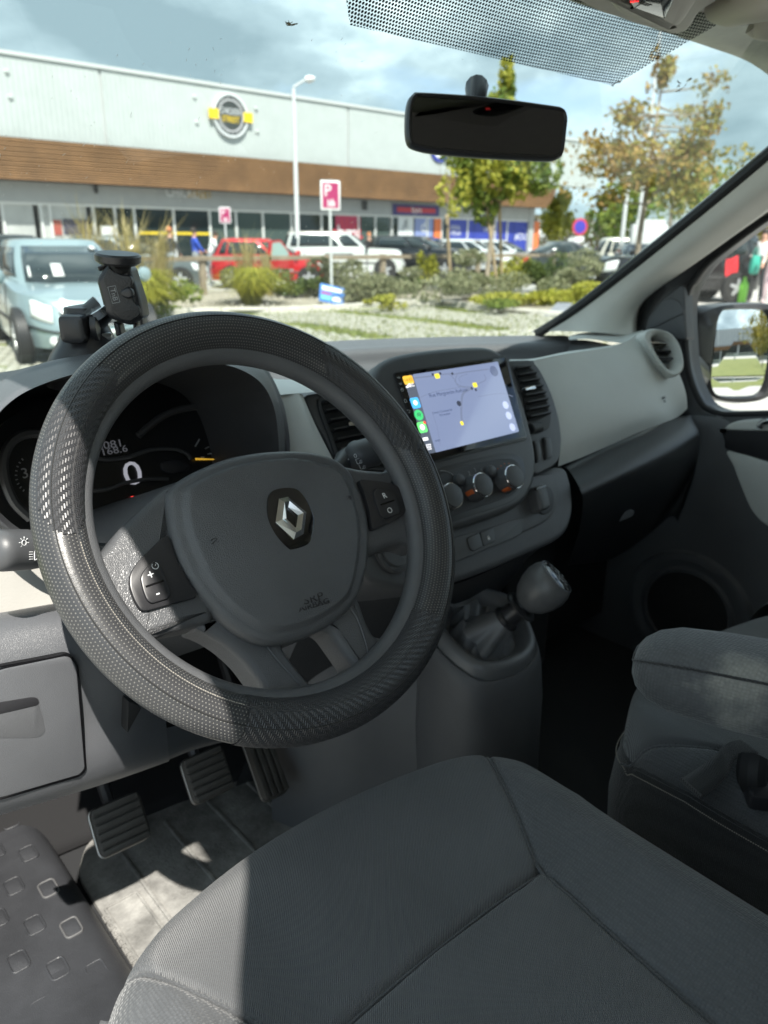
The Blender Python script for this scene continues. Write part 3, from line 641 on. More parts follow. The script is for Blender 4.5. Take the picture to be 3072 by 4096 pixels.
for (x, y) in ((1075, 853), (1236, 808)):
    a, b = FS.px('F', x, y, .02); q = MB(); q.lathe(FS, [(.0088, .0138), (.0088, .019), (.008, .021), (.005, .022), (.0001, .0222)], 28, a, b); mesh_obj('climate_button', q, PL_SOFT, cpn)
for s_, x, y, sz in (('0', 1106, 908, .0085), ('1', 1106, 862, .0085), ('2', 1120, 822, .0085), ('3', 1150, 805, .0085), ('4', 1182, 806, .0085), ('A/C', 1080, 898, .007)):
    a, b = FS.px('F', x, y, .0142); q = MB(); q.add(*textmb(FS, s_, a, b, sz, c=.0141, depth=.00005)); mesh_obj('numeral', q, GREYP, cpn)
q = MB(); a, b = FS.px('F', 1003, 915, .0142); q.tube([FS.p(a+.030*cos(w), b+.030*sin(w), .0141) for w in np.linspace(.7, 1.5, 10)], .0005, 5); mesh_obj('scale_arc', q, GREYP, cpn)
for (x, y, c_) in ((1262, 815, 'r'), (1266, 798, 'r'), (1282, 783, 'r'), (1300, 772, 'r'), (1322, 770, 'r'), (1272, 880, 'g'), (1290, 908, 'b')):
    a, b = FS.px('F', x, y, .0142); q = MB(); q.lathe(FS, [(.0011, .0139), (.0001, .0142)], 8, a, b); mesh_obj('scale_dot', q, {'r': ORG_M, 'g': GREYP, 'b': mat('blue print', (.05, .12, .5), .6)}[c_], cpn)
# ---- air vents with their slats
def vent(k, outl, dark_out, nsl, a_in, parent, tabs, tilt=.5):
    sp('vent_frame', k, outl, -.014, -.0085, PL_DARK, bev=.002, parent=parent)
    Q = spl(FS.pts(k, dark_out, -.008), 6); mb = MB(); mb.prism(FS, Q, -.012, -.0078, bev=0); vd = mesh_obj('air_vent', mb, mat('vent throat', (.004, .004, .004), .8), parent)
    Q = np.array(ccw(Q)); b0, b1 = Q[:, 1].min(), Q[:, 1].max()
    def span(b):
        xs = []
        for i in range(len(Q)):
            p, q = Q[i-1], Q[i]
            if (p[1]-b)*(q[1]-b) < 0: xs.append(p[0]+(q[0]-p[0])*(b-p[1])/(q[1]-p[1]))
        return min(xs), max(xs)
    for i in range(nsl):
        b = b0+(b1-b0)*(i+.6)/nsl
        try: x0, x1 = span(b)
        except ValueError: continue
        f2 = Fr(FS.p(0, b, -.004), FS.e1, FS.n*cos(tilt)+FS.e2*sin(tilt)*0+FS.e2*.25)
        mb = MB(); mb.obox(f2, x0+.0005, x1-.0005, -.012, .0035, -.0012, .0012, .0005); mesh_obj('slat', mb, PL_SMOOTH, vd)
    for (x, y, w) in tabs:
        a, b = FS.px(k, x, y, .004); mb = MB(); mb.obox(FS, a-w, a+w, b-.0028, b+.0028, -.004, .0075, .001); mesh_obj('vent_tab', mb, CHROME, vd)
vent('F', [(350,480),(360,432),(420,415),(520,420),(640,560),(720,700),(720,800),(560,800),(455,755),(400,620)], [(368,478),(378,445),(430,432),(500,440),(620,580),(700,700),(700,785),(560,780),(470,740),(415,610)], 8, None, dash, [(545, 566, .015)])
vent('L', [(1185,265),(1290,255),(1385,285),(1450,395),(1520,560),(1550,700),(1545,820),(1500,880),(1380,900),(1320,700),(1240,430)], [(1200,292),(1290,278),(1368,302),(1428,405),(1498,565),(1524,700),(1522,735),(1350,792),(1300,620),(1250,440)], 8, None, dash, [(1342, 484, .013)])
q = MB(); a, b = FS.px('L', 1425, 845, 0); f2 = Fr(FS.p(a, b, -.006), FS.e2, FS.n); q.lathe(f2, [(.006, -.012), (.0085, -.011), (.0085, .011), (.006, .012), (.0001, .012)], 20); mesh_obj('vent_thumbwheel', q, PL_DARK, dash)
for L in ([(1388,975),(1430,968),(1462,1090),(1456,1172),(1418,1188)], [(1484,942),(1542,934),(1568,1050),(1562,1142),(1503,1158)]):
    sp('switch_blank', 'L', L, -.012, -.006, PL_SMOOTH, r=.003, bev=.001)
    Q = [np.array(p) for p in FS.pts('L', L, -.005)]; g = sum(Q)/len(Q); Q = [g+(p-g)*.82 for p in Q]; mb = MB(); mb.prism(FS, rnd(Q, .003), -.007, -.0035, bev=.0012); mesh_obj('switch_cap', mb, PL_SOFT, dash)
# ---- lower centre console face
lc = sp('console_face', 'F', [(1440,820),(1595,785),(1640,860),(1655,960),(1645,1060),(1590,1150),(1420,1230),(1210,1320),(1000,1390),(860,1410),(650,1390),(560,1300),(600,1150),(780,1000),(1000,900)], -.12, -.018, PL_MID, bev=.010)
sp('console_rim', 'F', [(1452,830),(1555,830),(1580,900),(1570,985),(1520,1060),(1380,1130),(1180,1205),(990,1275),(860,1290),(720,1280),(650,1180),(800,1020),(1000,930)], -.10, -.0145, PL_LOW, bev=.004, parent=lc)
rc = sp('console_recess', 'F', [(1000,1165),(1200,1105),(1375,1052),(1395,1065),(1388,1110),(1370,1140),(1200,1210),(1010,1285),(990,1240)], -.03, -.0128, PL_SOFT, bev=.001, parent=lc)
for L in ([(1108,1150),(1172,1122),(1192,1195),(1142,1218),(1122,1205)], [(1174,1121),(1236,1098),(1248,1112),(1252,1168),(1194,1194)]):
    sp('lock_switch', 'F', L, -.02, -.0105, PL_SOFT, r=.004, bev=.0012, parent=lc)
q = MB(); a, b = FS.px('F', 1218, 1150, -.0102); q.obox(FS, a-.0022, a+.0022, b-.003, b+.0008, -.0106, -.0100); q.tube([FS.p(a+.0014*cos(w), b+.001+.0018*sin(w), -.0101) for w in np.linspace(0, pi, 8)], .0004, 5); mesh_obj('padlock_mark', q, WHITE, lc)
# power socket cover and the small round blank
sp('socket_seat', 'F', [(1455,890),(1500,880),(1540,900),(1555,960),(1540,1010),(1500,1030),(1465,1000),(1450,940)], -.03, -.012, PL_DARK, bev=.002, parent=lc)
sp('socket_lid', 'F', [(1462,890),(1505,882),(1525,920),(1538,975),(1530,998),(1490,1008),(1475,960)], -.02, .006, PL_SOFT, bev=.005, parent=lc)
q = MB(); a, b = FS.px('F', 1484, 893, .006); q.obox(FS, a-.012, a+.012, b-.0022, b+.0022, .004, .0068, .0006); mesh_obj('socket_slot', q, BLACK, lc)
q = MB(); a, b = FS.px('F', 745, 1215, -.012); q.lathe(FS, [(.030, -.02), (.030, -.0125), (.027, -.011), (.025, -.0125), (.022, -.0125), (.021, -.010), (.0001, -.0095)], 40, a, b); mesh_obj('round_blank', q, PL_LOW, lc)
# ---- column down to the floor and the gear console
rows = [P3('F', [(560,1200,.73),(700,1380,.70),(860,1405,.685),(1050,1385,.68),(1250,1305,.67),(1450,1215,.67),(1600,1130,.69)]),
        [np.array(p) for p in ((.56, .80, .98), (.66, .775, .96), (.74, .76, .955), (.80, .75, .95), (.88, .745, .95), (.95, .75, .955), (1.0, .80, .97))],
        [np.array(p) for p in ((.56, .90, .80), (.66, .88, .78), (.74, .86, .77), (.80, .85, .77), (.88, .85, .77), (.95, .86, .78), (1.02, .90, .80))],
        [np.array(p) for p in ((.56, 1.05, .53), (.66, 1.03, .53), (.74, 1.02, .53), (.80, 1.0, .53), (.88, 1.0, .53), (.95, 1.0, .53), (1.02, 1.05, .53))]]
mb = MB(); mb.surf(rows, 4, 6); mesh_obj('console_column', mb, PL_DARK, dash, smooth=60)
# ---- passenger fascia
cols = [[(205,452,.83),(275,620,.80),(335,800,.775),(368,980,.755),(360,1108,.75)], [(400,412,.84),(450,600,.80),(500,780,.77),(522,930,.755),(520,1046,.755)],
        [(560,388,.845),(610,570,.80),(650,740,.77),(680,880,.757),(690,973,.76)], [(690,366,.85),(740,520,.805),(790,700,.775),(840,820,.762),(860,897,.765)],
        [(790,330,.86),(840,480,.815),(890,640,.785),(960,770,.77),(1010,840,.77)], [(880,275,.87),(920,420,.83),(985,600,.80),(1065,740,.782),(1100,802,.78)], [(955,258,.86),(1060,430,.835),(1120,560,.81),(1152,660,.79),(1160,748,.785)]]
def atx(x, y, d):
    p = at(*cp('G', x, y), y=d); return p if p[0] < 1.53 else at(*cp('G', x, y), x=1.53)
rows = list(zip(*[[atx(x, y, d) for x, y, d in c] for c in cols]))
mb = MB(); mb.surf([list(r) for r in rows], 6, 6); fas = mesh_obj('passenger_fascia', mb, PL_LIGHT, dash, smooth=60)
# its upper lip folding back to the tray, and the pale shelf end
mb = MB(); mb.surf([[at(*cp('G', x, y), y=d) for x, y, d in ((60,446,.87),(205,440,.87),(400,400,.89),(560,378,.90),(690,358,.90),(770,335,.93))], [at(*cp('G', x, y), y=d) for x, y, d in ((60,455,.84),(205,452,.83),(400,412,.84),(560,388,.845),(690,366,.85),(790,330,.86))]], 5, 4)
mesh_obj('fascia_lip', mb, PL_LIGHT, dash, smooth=60)
mb = MB(); mb.surf([[at(*cp('G', x, y), y=d) for x, y, d in ((430,300,1.06),(520,280,1.06),(640,274,1.06),(760,266,1.04),(890,258,.98))], [at(*cp('G', x, y), y=d) for x, y, d in ((425,318,1.00),(520,305,1.0),(640,300,.985),(760,300,.95),(880,275,.88))], [at(*cp('G', x, y), y=d) for x, y, d in ((432,325,.99),(530,318,.985),(650,332,.96),(760,345,.90),(800,350,.86))]], 6, 5)
mesh_obj('fascia_shelf', mb, PL_LIGHT, dash, smooth=60)
mb = MB(); mb.surf([[at(*cp('G', x, y), y=d) for x, y, d in ((440,330,1.0),(530,325,1.0),(640,345,.98),(720,365,.93))], [at(*cp('G', x, y), y=d) for x, y, d in ((410,420,.97),(520,410,.95),(630,390,.93),(700,372,.89))]], 5, 3); mesh_obj('tray_end', mb, PL_DARK, dash)
mb = MB(); a = at(*cp('G', 1015, 702), y=.781)
fa = Fr(a, (1, .15, 0), (0, .4, .9)); mb.add(*textmb(fa, 'AIRBAG', 0, .006, .007, c=.001, sx=.8)); mb.add(*textmb(fa, 'SRS', 0, -.001, .007, c=.001)); mesh_obj('airbag_mark', mb, PL_DARK, dash)
# ---- round side vent
FV = Fr(at(*cp('G', 1030, 400), y=.80), np.array([.80, -.55, -.05]), (0.05, .30, .95))
if FV.n@(CAM-FV.o) < 0: FV = Fr(FV.o, -FV.e1, FV.e2)
Po = FV.pts('G', [(888,290),(915,260),(970,255),(1045,277),(1102,340),(1132,430),(1134,505),(1098,548),(1050,545),(985,480),(930,395),(898,330)], .0); Pi = FV.pts('G', [(950,310),(975,288),(1020,295),(1065,340),(1096,410),(1104,468),(1085,500),(1050,500),(1010,455),(972,395),(955,350)], .0)
Po, Pi = ccw(spl(Po, 6)), ccw(spl(Pi, 6))
c0_ = sum(Pi)/len(Pi)
def resamp(P, n, c):
    A = np.array([atan2(*(p-c)[::-1]) for p in P]); Rr = np.array([np.linalg.norm(p-c) for p in P]); o = np.argsort(A); A = A[o]; Rr = Rr[o]; w = np.linspace(-pi, pi, n, endpoint=False)
    q = np.interp(w, np.r_[A-2*pi, A, A+2*pi], np.r_[Rr, Rr, Rr]); return [c+np.array([cos(t), sin(t)])*r for t, r in zip(w, q)]
Po, Pi = resamp(Po, 60, c0_), resamp(Pi, 60, c0_)
mb = MB(); mb.rings([[FV.p(*p, -.035) for p in Po], [FV.p(*p, -.004) for p in Po], [FV.p(*(p+(c0_-p)*.04), .002) for p in Po], [FV.p(*(p*.7+q*.3), .003) for p, q in zip(Po, Pi)], [FV.p(*(p*.3+q*.7), -.001) for p, q in zip(Po, Pi)], [FV.p(*q, -.012) for q in Pi], [FV.p(*(c0_+(q-c0_)*.9), -.06) for q in Pi]], cap1=False)
sv = mesh_obj('side_vent', mb, PL_LIGHT, dash, smooth=50)
mb = MB(); mb.rings([[FV.p(*q, -.05) for q in Pi], [FV.p(*(c0_+(q-c0_)*.02), -.05) for q in Pi]]); mesh_obj('vent_throat', mb, BLACK, sv)
for dy, m in ((.016, CHROME), (.000, PL_SMOOTH), (-.014, PL_SOFT)):
    f2 = Fr(FV.p(c0_[0], c0_[1]+dy, -.028), FV.e1, FV.n+FV.e2*.3); mb = MB(); mb.obox(f2, -.030, .030, -.010, .010, -.0018, .0018, .0008); mesh_obj('slat', mb, m, sv)
# ---- glove box
cols = [[(395,1112,.78),(425,1130,.74),(490,1235,.685),(512,1330,.68),(490,1500,.72),(420,1720,.80)], [(690,975,.78),(715,1000,.74),(800,1090,.685),(835,1180,.68),(800,1400,.73),(690,1680,.84)],
        [(940,868,.785),(965,890,.745),(1055,975,.69),(1085,1075,.69),(1000,1320,.74),(880,1560,.85)], [(1110,802,.79),(1135,815,.755),(1212,890,.71),(1218,970,.71),(1160,1180,.76),(1050,1420,.86)], [(1180,790,.82),(1185,800,.80),(1225,890,.75),(1235,980,.74),(1190,1200,.80),(1100,1450,.9)]]
rows = list(zip(*[[atx(x, y, d) for x, y, d in c] for c in cols]))
mb = MB(); mb.surf([list(r) for r in rows], 6, 7); gb = mesh_obj('glove_box', mb, mat('black glove box plastic', (.022, .023, .026), .42, grain=.5, gscale=800, kind='voronoi'), dash, smooth=60)
mb = MB(); mb.tube(spl(P3('G', [(812,1272,.715),(850,1245,.712),(905,1228,.712)]), 6, False), .0022, 6); mesh_obj('glove_box_catch', mb, PL_MID, gb)
mb = MB(); mb.surf([P3('G', [(790,1360,.722),(835,1385,.722)]), P3('G', [(735,1450,.722),(820,1415,.722)])], 3, 3); mesh_obj('glove_box_mark', mb, PL_MID, gb)
# ---- driver side lower panel and its storage bin
mb = MB(); mb.surf([P3('I', [(-60,68,.76),(0,60,.76),(280,12,.755),(520,-10,.75),(760,20,.76)]), P3('I', [(-60,95,.685),(0,88,.685),(300,55,.68),(520,50,.68),(760,80,.70)]),
    P3('I', [(-60,330,.650),(0,320,.650),(340,260,.650),(560,300,.652),(760,330,.68)]), P3('I', [(-60,650,.650),(0,640,.650),(360,560,.650),(620,520,.658),(780,500,.69)]),
    P3('I', [(-60,1010,.652),(0,990,.652),(360,885,.652),(600,810,.665),(800,740,.70)]), P3('I', [(-60,1030,.75),(0,1010,.75),(360,905,.75),(600,830,.76),(800,760,.78)])], 6, 6)
lp = mesh_obj('lower_panel', mb, PL_MID, dash, smooth=60)
mb = MB(); mb.surf([P3('I', [(775,610,.692),(900,585,.74),(1050,565,.80),(1180,550,.84)]), P3('I', [(798,738,.70),(920,690,.75),(1050,655,.80),(1180,620,.84)]), P3('I', [(798,758,.78),(920,710,.81),(1050,675,.85),(1180,640,.89)])], 5, 5); mesh_obj('lower_trim', mb, PL_MID, dash, smooth=60)
FB = Fr(at(*cp('I', 200, 600), y=.650), (1, 0, 0), (0, 0, 1))
def bl(name, L, c0, c1, m, r=.01, bev=.002, par=None):
    mb = MB(); mb.prism(FB, rnd([np.array(p) for p in FB.pts('I', L, c1)], r, 5), c0, c1, bev=bev); return mesh_obj(name, mb, m, par or lp)
bn = bl('storage_bin', [(-80,350),(330,265),(365,310),(405,800),(380,830),(-80,965)], -.02, .0085, PL_MID, r=.018, bev=.002)
bl('bin_gap', [(-90,340),(336,256),(374,305),(413,806),(386,838),(-90,978)], -.02, .0068, BLACK, r=.018, bev=.001)
hd = bl('bin_handle_recess', [(-80,525),(100,480),(165,462),(190,480),(185,500),(205,560),(215,620),(205,640),(170,655),(-80,655)], -.01, .0089, PL_LOW, r=.008, bev=.0004, par=bn)
bl('bin_handle_shadow_gap', [(-80,500),(150,462),(182,466),(186,498),(-80,560)], -.01, .0094, PL_SMOOTH, r=.004, bev=.0004, par=bn)
# dark knee gap and wedge under the column
mb = MB(); mb.surf([P3('I', [(608,475,.70),(680,500,.70)]), P3('I', [(606,632,.70),(618,600,.70)])], 2, 2)
bl('knee_slot', [(608,478),(672,510),(604,634)], -.03, .010, RUBBER, r=.002, bev=.0005)
# ================================================================ van body round the cabin
van = thing('van_body', 'van cab with pale pillars, grey headliner and wide windscreen', 'van', (.84, .4, .55))
FLOOR = .55
GREYCAR = mat('van paint', (.05, .052, .055), .25, coat=.6)
CARPET = mat('floor rubber', (.045, .044, .042), .75, grain=.6, gscale=260, var=.35, vscale=10, gdist=.001)
mb = MB(); mb.box((.16, -.7, FLOOR-.05), (1.62, 1.30, FLOOR)); mesh_obj('floor', mb, mat('black floor lining', (.024, .025, .027), .75, grain=.4, gscale=350), van)
mb = MB(); mb.surf([[np.array([x, 1.06+.05*cos(x*3), .545]) for x in np.linspace(.05, 1.62, 5)], [np.array([x, 1.22, .70]) for x in np.linspace(.05, 1.62, 5)], [np.array([x, 1.27, 1.2]) for x in np.linspace(.05, 1.62, 5)]], 4, 6); mesh_obj('bulkhead_front', mb, mat('black carpet', (.010, .010, .011), .9, grain=.7, gscale=300), van, thick=.02)
# windscreen: leaning, bowed glass
def wy(x, z): return 1.32-(z-1.3)*1.24-.32*(x-.84)**2
def thin_glass(name, tint=(.91, .975, .96), refl=1.45):
    m = bpy.data.materials.new(name); m.use_nodes = True; t = m.node_tree; t.nodes.clear()
    o = t.nodes.new('ShaderNodeOutputMaterial'); a = t.nodes.new('ShaderNodeBsdfTransparent'); a.inputs[0].default_value = (*tint, 1); g = t.nodes.new('ShaderNodeBsdfGlossy'); g.inputs['Roughness'].default_value = .02
    lw = t.nodes.new('ShaderNodeLayerWeight'); pw = t.nodes.new('ShaderNodeMath'); pw.operation = 'POWER'; pw.inputs[1].default_value = 4.5; t.links.new(lw.outputs['Facing'], pw.inputs[0])
    fz = t.nodes.new('ShaderNodeMapRange'); fz.inputs[3].default_value = .045; fz.inputs[4].default_value = .9; t.links.new(pw.outputs[0], fz.inputs[0]); mx_ = t.nodes.new('ShaderNodeMixShader')
    t.links.new(fz.outputs[0], mx_.inputs[0]); t.links.new(a.outputs[0], mx_.inputs[1]); t.links.new(g.outputs[0], mx_.inputs[2]); t.links.new(mx_.outputs[0], o.inputs[0]); return m
GLASS = thin_glass('windscreen glass')
mb = MB(); mb.surf([[np.array([x, wy(x, z), z]) for x in np.linspace(-.02, 1.70, 9)] for z in np.linspace(1.24, 1.88, 7)], 4, 4); wsn = mesh_obj('windscreen', mb, GLASS, van, smooth=80)
def on_screen(k, x, y, off=0.0):
    r = ray(*cp(k, x, y)); lo, hi = .3, 3.0
    for _ in range(50):
        m_ = (lo+hi)/2; q = CAM+r*m_
        if q[1] < wy(q[0], q[2])-off: lo = m_
        else: hi = m_
    return CAM+r*lo
# black dot band at the top of the glass
DOT = bpy.data.materials.new('printed dot band'); DOT.use_nodes = True; t = DOT.node_tree; t.nodes.clear()
o_ = t.nodes.new('ShaderNodeOutputMaterial'); tr = t.nodes.new('ShaderNodeBsdfTransparent'); df = t.nodes.new('ShaderNodeBsdfDiffuse'); df.inputs[0].default_value = (.012, .014, .018, 1)
mxs = t.nodes.new('ShaderNodeMixShader'); uvn = t.nodes.new('ShaderNodeUVMap'); sxn = t.nodes.new('ShaderNodeSeparateXYZ'); t.links.new(uvn.outputs[0], sxn.inputs[0])
def mt(op, a, b=None):
    n = t.nodes.new('ShaderNodeMath'); n.operation = op
    for i, q in enumerate((a, b)):
        if q is None: continue
        if isinstance(q, (int, float)): n.inputs[i].default_value = q
        else: t.links.new(q, n.inputs[i])
    return n.outputs[0]
uu_, vv_ = sxn.outputs[0], sxn.outputs[1]
row = mt('MODULO', mt('FLOOR', vv_), 2.0); du = mt('SUBTRACT', mt('FRACT', mt('ADD', uu_, mt('MULTIPLY', row, .5))), .5); dv = mt('MULTIPLY', mt('SUBTRACT', mt('FRACT', vv_), .5), .87)
dd = mt('SQRT', mt('ADD', mt('MULTIPLY', du, du), mt('MULTIPLY', dv, dv))); t.links.new(mt('LESS_THAN', dd, .385), mxs.inputs[0])
t.links.new(tr.outputs[0], mxs.inputs[1]); t.links.new(df.outputs[0], mxs.inputs[2]); t.links.new(mxs.outputs[0], o_.inputs[0])
left = [(1362,-150),(1366,0),(1372,62),(1400,100)]; right = [(2935,60),(2818,141),(2620,240),(2452,342)]
bot = spl([(1400,100),(1700,168),(2000,238),(2250,296),(2452,342)], 8, False)
top_ = spl([(1362,-150),(1800,-110),(2200,-60),(2600,0),(2935,60)], 8, False)
me = bpy.data.meshes.new('dotted_band'); V = []; Fc = []; UVv = []
nr = 10; g = [[on_screen('Z', *(b_*(1-j/nr)+t_*(j/nr)), off=.003) for j in range(nr+1)] for b_, t_ in zip(bot, top_)]
for i, c_ in enumerate(g):
    for j, p in enumerate(c_): V.append(tuple(p-ORG['van_body'])); UVv.append((p[0]/.0052, (p[2]*1.593)/(.0052*.87)))
nn = nr+1
for i in range(len(g)-1):
    for j in range(nr): Fc.append((i*nn+j, (i+1)*nn+j, (i+1)*nn+j+1, i*nn+j+1))
me.from_pydata(V, [], Fc); l = me.uv_layers.new(name='UVMap'); l.data.foreach_set('uv', np.array([UVv[i] for f in Fc for i in f], float).ravel()); me.shade_smooth(); me.materials.append(DOT)
ob = bpy.data.objects.new('dotted_band', me); C.objects.link(ob); ob.parent = wsn; ORG[ob.name] = ORG['van_body']
# dried insect smears and specks on the glass
SM = mat('dried smear', (.16, .14, .08), .8, var=.5, vscale=90)
for (k, L) in (('R', [(112,865),(165,820),(230,790)]), ('R', [(745,905),(800,880),(870,810),(912,765)]), ('R', [(765,800),(790,830),(770,860)]), ('Z', [(1140,85),(1165,98),(1195,92)])):
    for s in range(14):
        j = lambda sc: RNG.normal(0, sc); i0 = RNG.uniform(0, .8); Q = spl(L, 10, False); a_ = Q[int(i0*len(Q))]; b_ = Q[min(len(Q)-1, int(i0*len(Q))+RNG.integers(2, 7))]
        w_ = 9 if k == 'R' else 5
        p0, p1 = on_screen(k, a_[0]+j(w_), a_[1]+j(w_), .001), on_screen(k, b_[0]+j(w_), b_[1]+j(w_), .001)
        mb = MB(); mb.tube([p0, (p0+p1)/2, p1], [.0002, .0005, .0002], 4); mesh_obj('smear', mb, SM, wsn)
SPK = mat('dust speck', (.55, .56, .55), .8)
mb = MB()
for s in range(420):
    u, v = RNG.uniform(0, 2700), RNG.uniform(150, 1350)
    if u > 1500 and RNG.random() < .6: continue
    p0 = on_screen('Z', u, v, .001); L_ = abs(RNG.normal(0, .0014))+.0005; w = RNG.uniform(0, 2*pi); q = p0+np.array([cos(w), -sin(w)*.78*0, sin(w)])*L_
    q[1] = wy(q[0], q[2])-.001; mb.tube([p0, q], [.00025, .00012], 3)
sp_ = mesh_obj('dust_specks', mb, SPK, wsn); sp_['kind'] = 'stuff'
# A pillar on the passenger side: pale trim between the windscreen seal and the door seal
l1 = [(2150,1345,1.50),(2300,1250,1.50),(2500,1096,1.495),(2700,938,1.485),(2900,775,1.47),(3072,632,1.455),(3300,440,1.44),(3450,310,1.42)]
l2 = [(2540,1335,1.57),(2546,1262,1.575),(2590,1190,1.575),(2765,1064,1.56),(2951,929,1.545),(3072,842,1.53),(3250,710,1.51),(3400,600,1.50)]
a_ = [at(u, v, x=x) for u, v, x in l1]; b_ = [at(u, v, x=x) for u, v, x in l2]
mid_ = [p*.5+q*.5+np.array([-.03, -.035, .012]) for p, q in zip(a_, b_)]; m2 = [p*.12+q*.88+np.array([-.012, -.010, .0]) for p, q in zip(a_, b_)]; m0 = [p*.86+q*.14+np.array([-.018, -.006, .012]) for p, q in zip(a_, b_)]
mb = MB(); mb.surf([a_, m0, mid_, m2, b_, [q+np.array([.05, .02, 0]) for q in b_]], 6, 5); mesh_obj('pillar_trim', mb, PL_BEIGE, van, smooth=70)
mb = MB(); mb.tube(spl([p+np.array([-.004, -.002, .003]) for p in a_], 6, False), .0085, 8); mesh_obj('windscreen_seal', mb, RUBBER, van)
mb = MB(); mb.surf([[p+np.array([.0, .006, .004]) for p in a_], [p+np.array([.004, .016, .012]) for p in a_], [p+np.array([.08, .05, .0]) for p in a_], [q+np.array([.16, .06, .02]) for q in b_]], 5, 4); mesh_obj('pillar_outer', mb, GREYCAR, van)
# headliner with its front edge, roof above, and the closed rear of the cab
HL = mat('headliner fabric', (.58, .56, .52), .9, grain=.8, gscale=700, var=.06, vscale=40)
rows = []
for y_, z_ in ((.735, 1.800), (.700, 1.797), (.66, 1.805), (.5, 1.835), (.1, 1.86), (-.4, 1.87), (-.75, 1.87)):
    rows.append([np.array([x, y_, z_-.25*max(0, abs(x-.84)-.62)**1.4]) for x in np.linspace(.08, 1.66, 11)])
mb = MB(); mb.surf(rows, 4, 4); mesh_obj('headliner', mb, HL, van, smooth=70)
mb = MB(); mb.surf([[np.array([x, y_, z_-.4*max(0, abs(x-.84)-.62)**1.5]) for x in np.linspace(.07, 1.68, 13)] for y_, z_ in ((.76, 1.835), (.6, 1.88), (.2, 1.92), (-.8, 1.94))], 4, 4); mesh_obj('roof', mb, GREYCAR, van, thick=.012)
mb = MB(); mb.box((-.05, -.80, .45), (1.68, -.74, 1.90)); mesh_obj('cab_partition', mb, mat('partition grey', (.45, .45, .45), .8), van)
mb = MB(); mb.surf([[np.array(p) for p in ((-.14, -.78, 1.86), (-.12, -.35, 1.85), (-.08, -.22, 1.84), (.05, .0, 1.82), (.095, .3, 1.79), (.12, .62, 1.74), (.06, .95, 1.52), (.0, 1.2, 1.30))], [np.array(p) for p in ((.12, -.78, 1.86), (.13, -.35, 1.84), (.14, -.2, 1.83), (.15, .0, 1.81), (.17, .3, 1.77), (.19, .60, 1.70), (.12, .92, 1.49), (.06, 1.16, 1.27))]], 5, 2); mesh_obj('door_header', mb, PL_BEIGE, van, thick=.03)  # outer edge bent outboard at the rear to shape the sun patches inside
mb = MB(); mb.box((.0, -.78, .45), (.10, -.42, 1.86), .02); mesh_obj('door_post', mb, PL_BEIGE, van)
mb = MB(); mb.box((1.62, -.80, .45), (1.70, -.25, 1.86), .02); mesh_obj('door_post', mb, PL_BEIGE, van)
mb = MB(); mb.surf([[np.array(p) for p in ((-.02, .86, .42), (.02, .90, 1.0), (.02, 1.0, 1.30))], [np.array(p) for p in ((.02, 1.25, .42), (.05, 1.28, 1.0), (.05, 1.28, 1.30))]], 3, 3); mesh_obj('front_post', mb, RUBBER, van, thick=.05)
# overhead console
FO = Fr((1.0, .62, 1.785), (1, 0, 0), (0, .97, -.12)); 
if FO.n[2] > 0: FO = Fr(FO.o, (-1, 0, 0), (0, .97, -.12))
def ov(name, L, c0, c1, m, k='R', bev=.006, par=None, r=None):
    Q = FO.pts(k, L, c1); Q = rnd([np.array(p) for p in Q], r) if r else spl(Q, 6); mb = MB(); mb.prism(FO, Q, c0, c1, bev=bev, nb=4); return mesh_obj(name, mb, m, par)
OVM = mat('overhead console plastic', (.50, .475, .43), .55, grain=.3, gscale=900)
oc = thing('overhead_console', 'grey brown overhead console with a dark switch panel at the roof front', 'overhead console', FO.p(0, 0, 0))
ov('console_body', [(-300,-250),(-150,-120),(60,60),(110,130),(200,190),(420,260),(600,305),(690,318),(770,305),(850,240),(930,130),(1000,20),(1100,-120),(1200,-300)], -.05, .030, OVM, par=oc, bev=.016)
ov('console_plinth', [(-500,-150),(-200,30),(0,130),(200,190),(330,240),(560,300),(700,340),(870,300),(1000,120),(1250,-50),(1400,-300)], -.06, .006, OVM, par=oc, bev=.006)
sw_ = ov('switch_panel', [(310,-60),(318,70),(340,85),(600,175),(640,182),(660,150),(710,-60)], .0, .0335, BLACK, par=oc, bev=.002)
q = MB(); a, b = FO.px('R', 445, 45, .034); 
va = np.array(FO.px('R', 520, 70, .034))-np.array(FO.px('R', 410, 35, .034)); q.add(*textmb(FO, 'RESET', a, b, .0075, c=.0337, rot=atan2(va[1], va[0]))); mesh_obj('lettering', q, mat('dim grey print', (.08, .08, .08), .6), oc)
q = MB(); a, b = FO.px('R', 340, 15, .034); q.tube([FO.p(a+x, b+y, .0338) for x, y in ((-.004, -.003), (0, .001), (.004, .003), (.001, .004))], .0008, 5); q.tube([FO.p(a+x, b+y, .0338) for x, y in ((-.002, .003), (.002, -.002))], .0008, 5); mesh_obj('red_belt_symbol', q, mat('red glow', (.6, .03, .03), .5, emit=(1, .05, .05), estr=.5), oc)
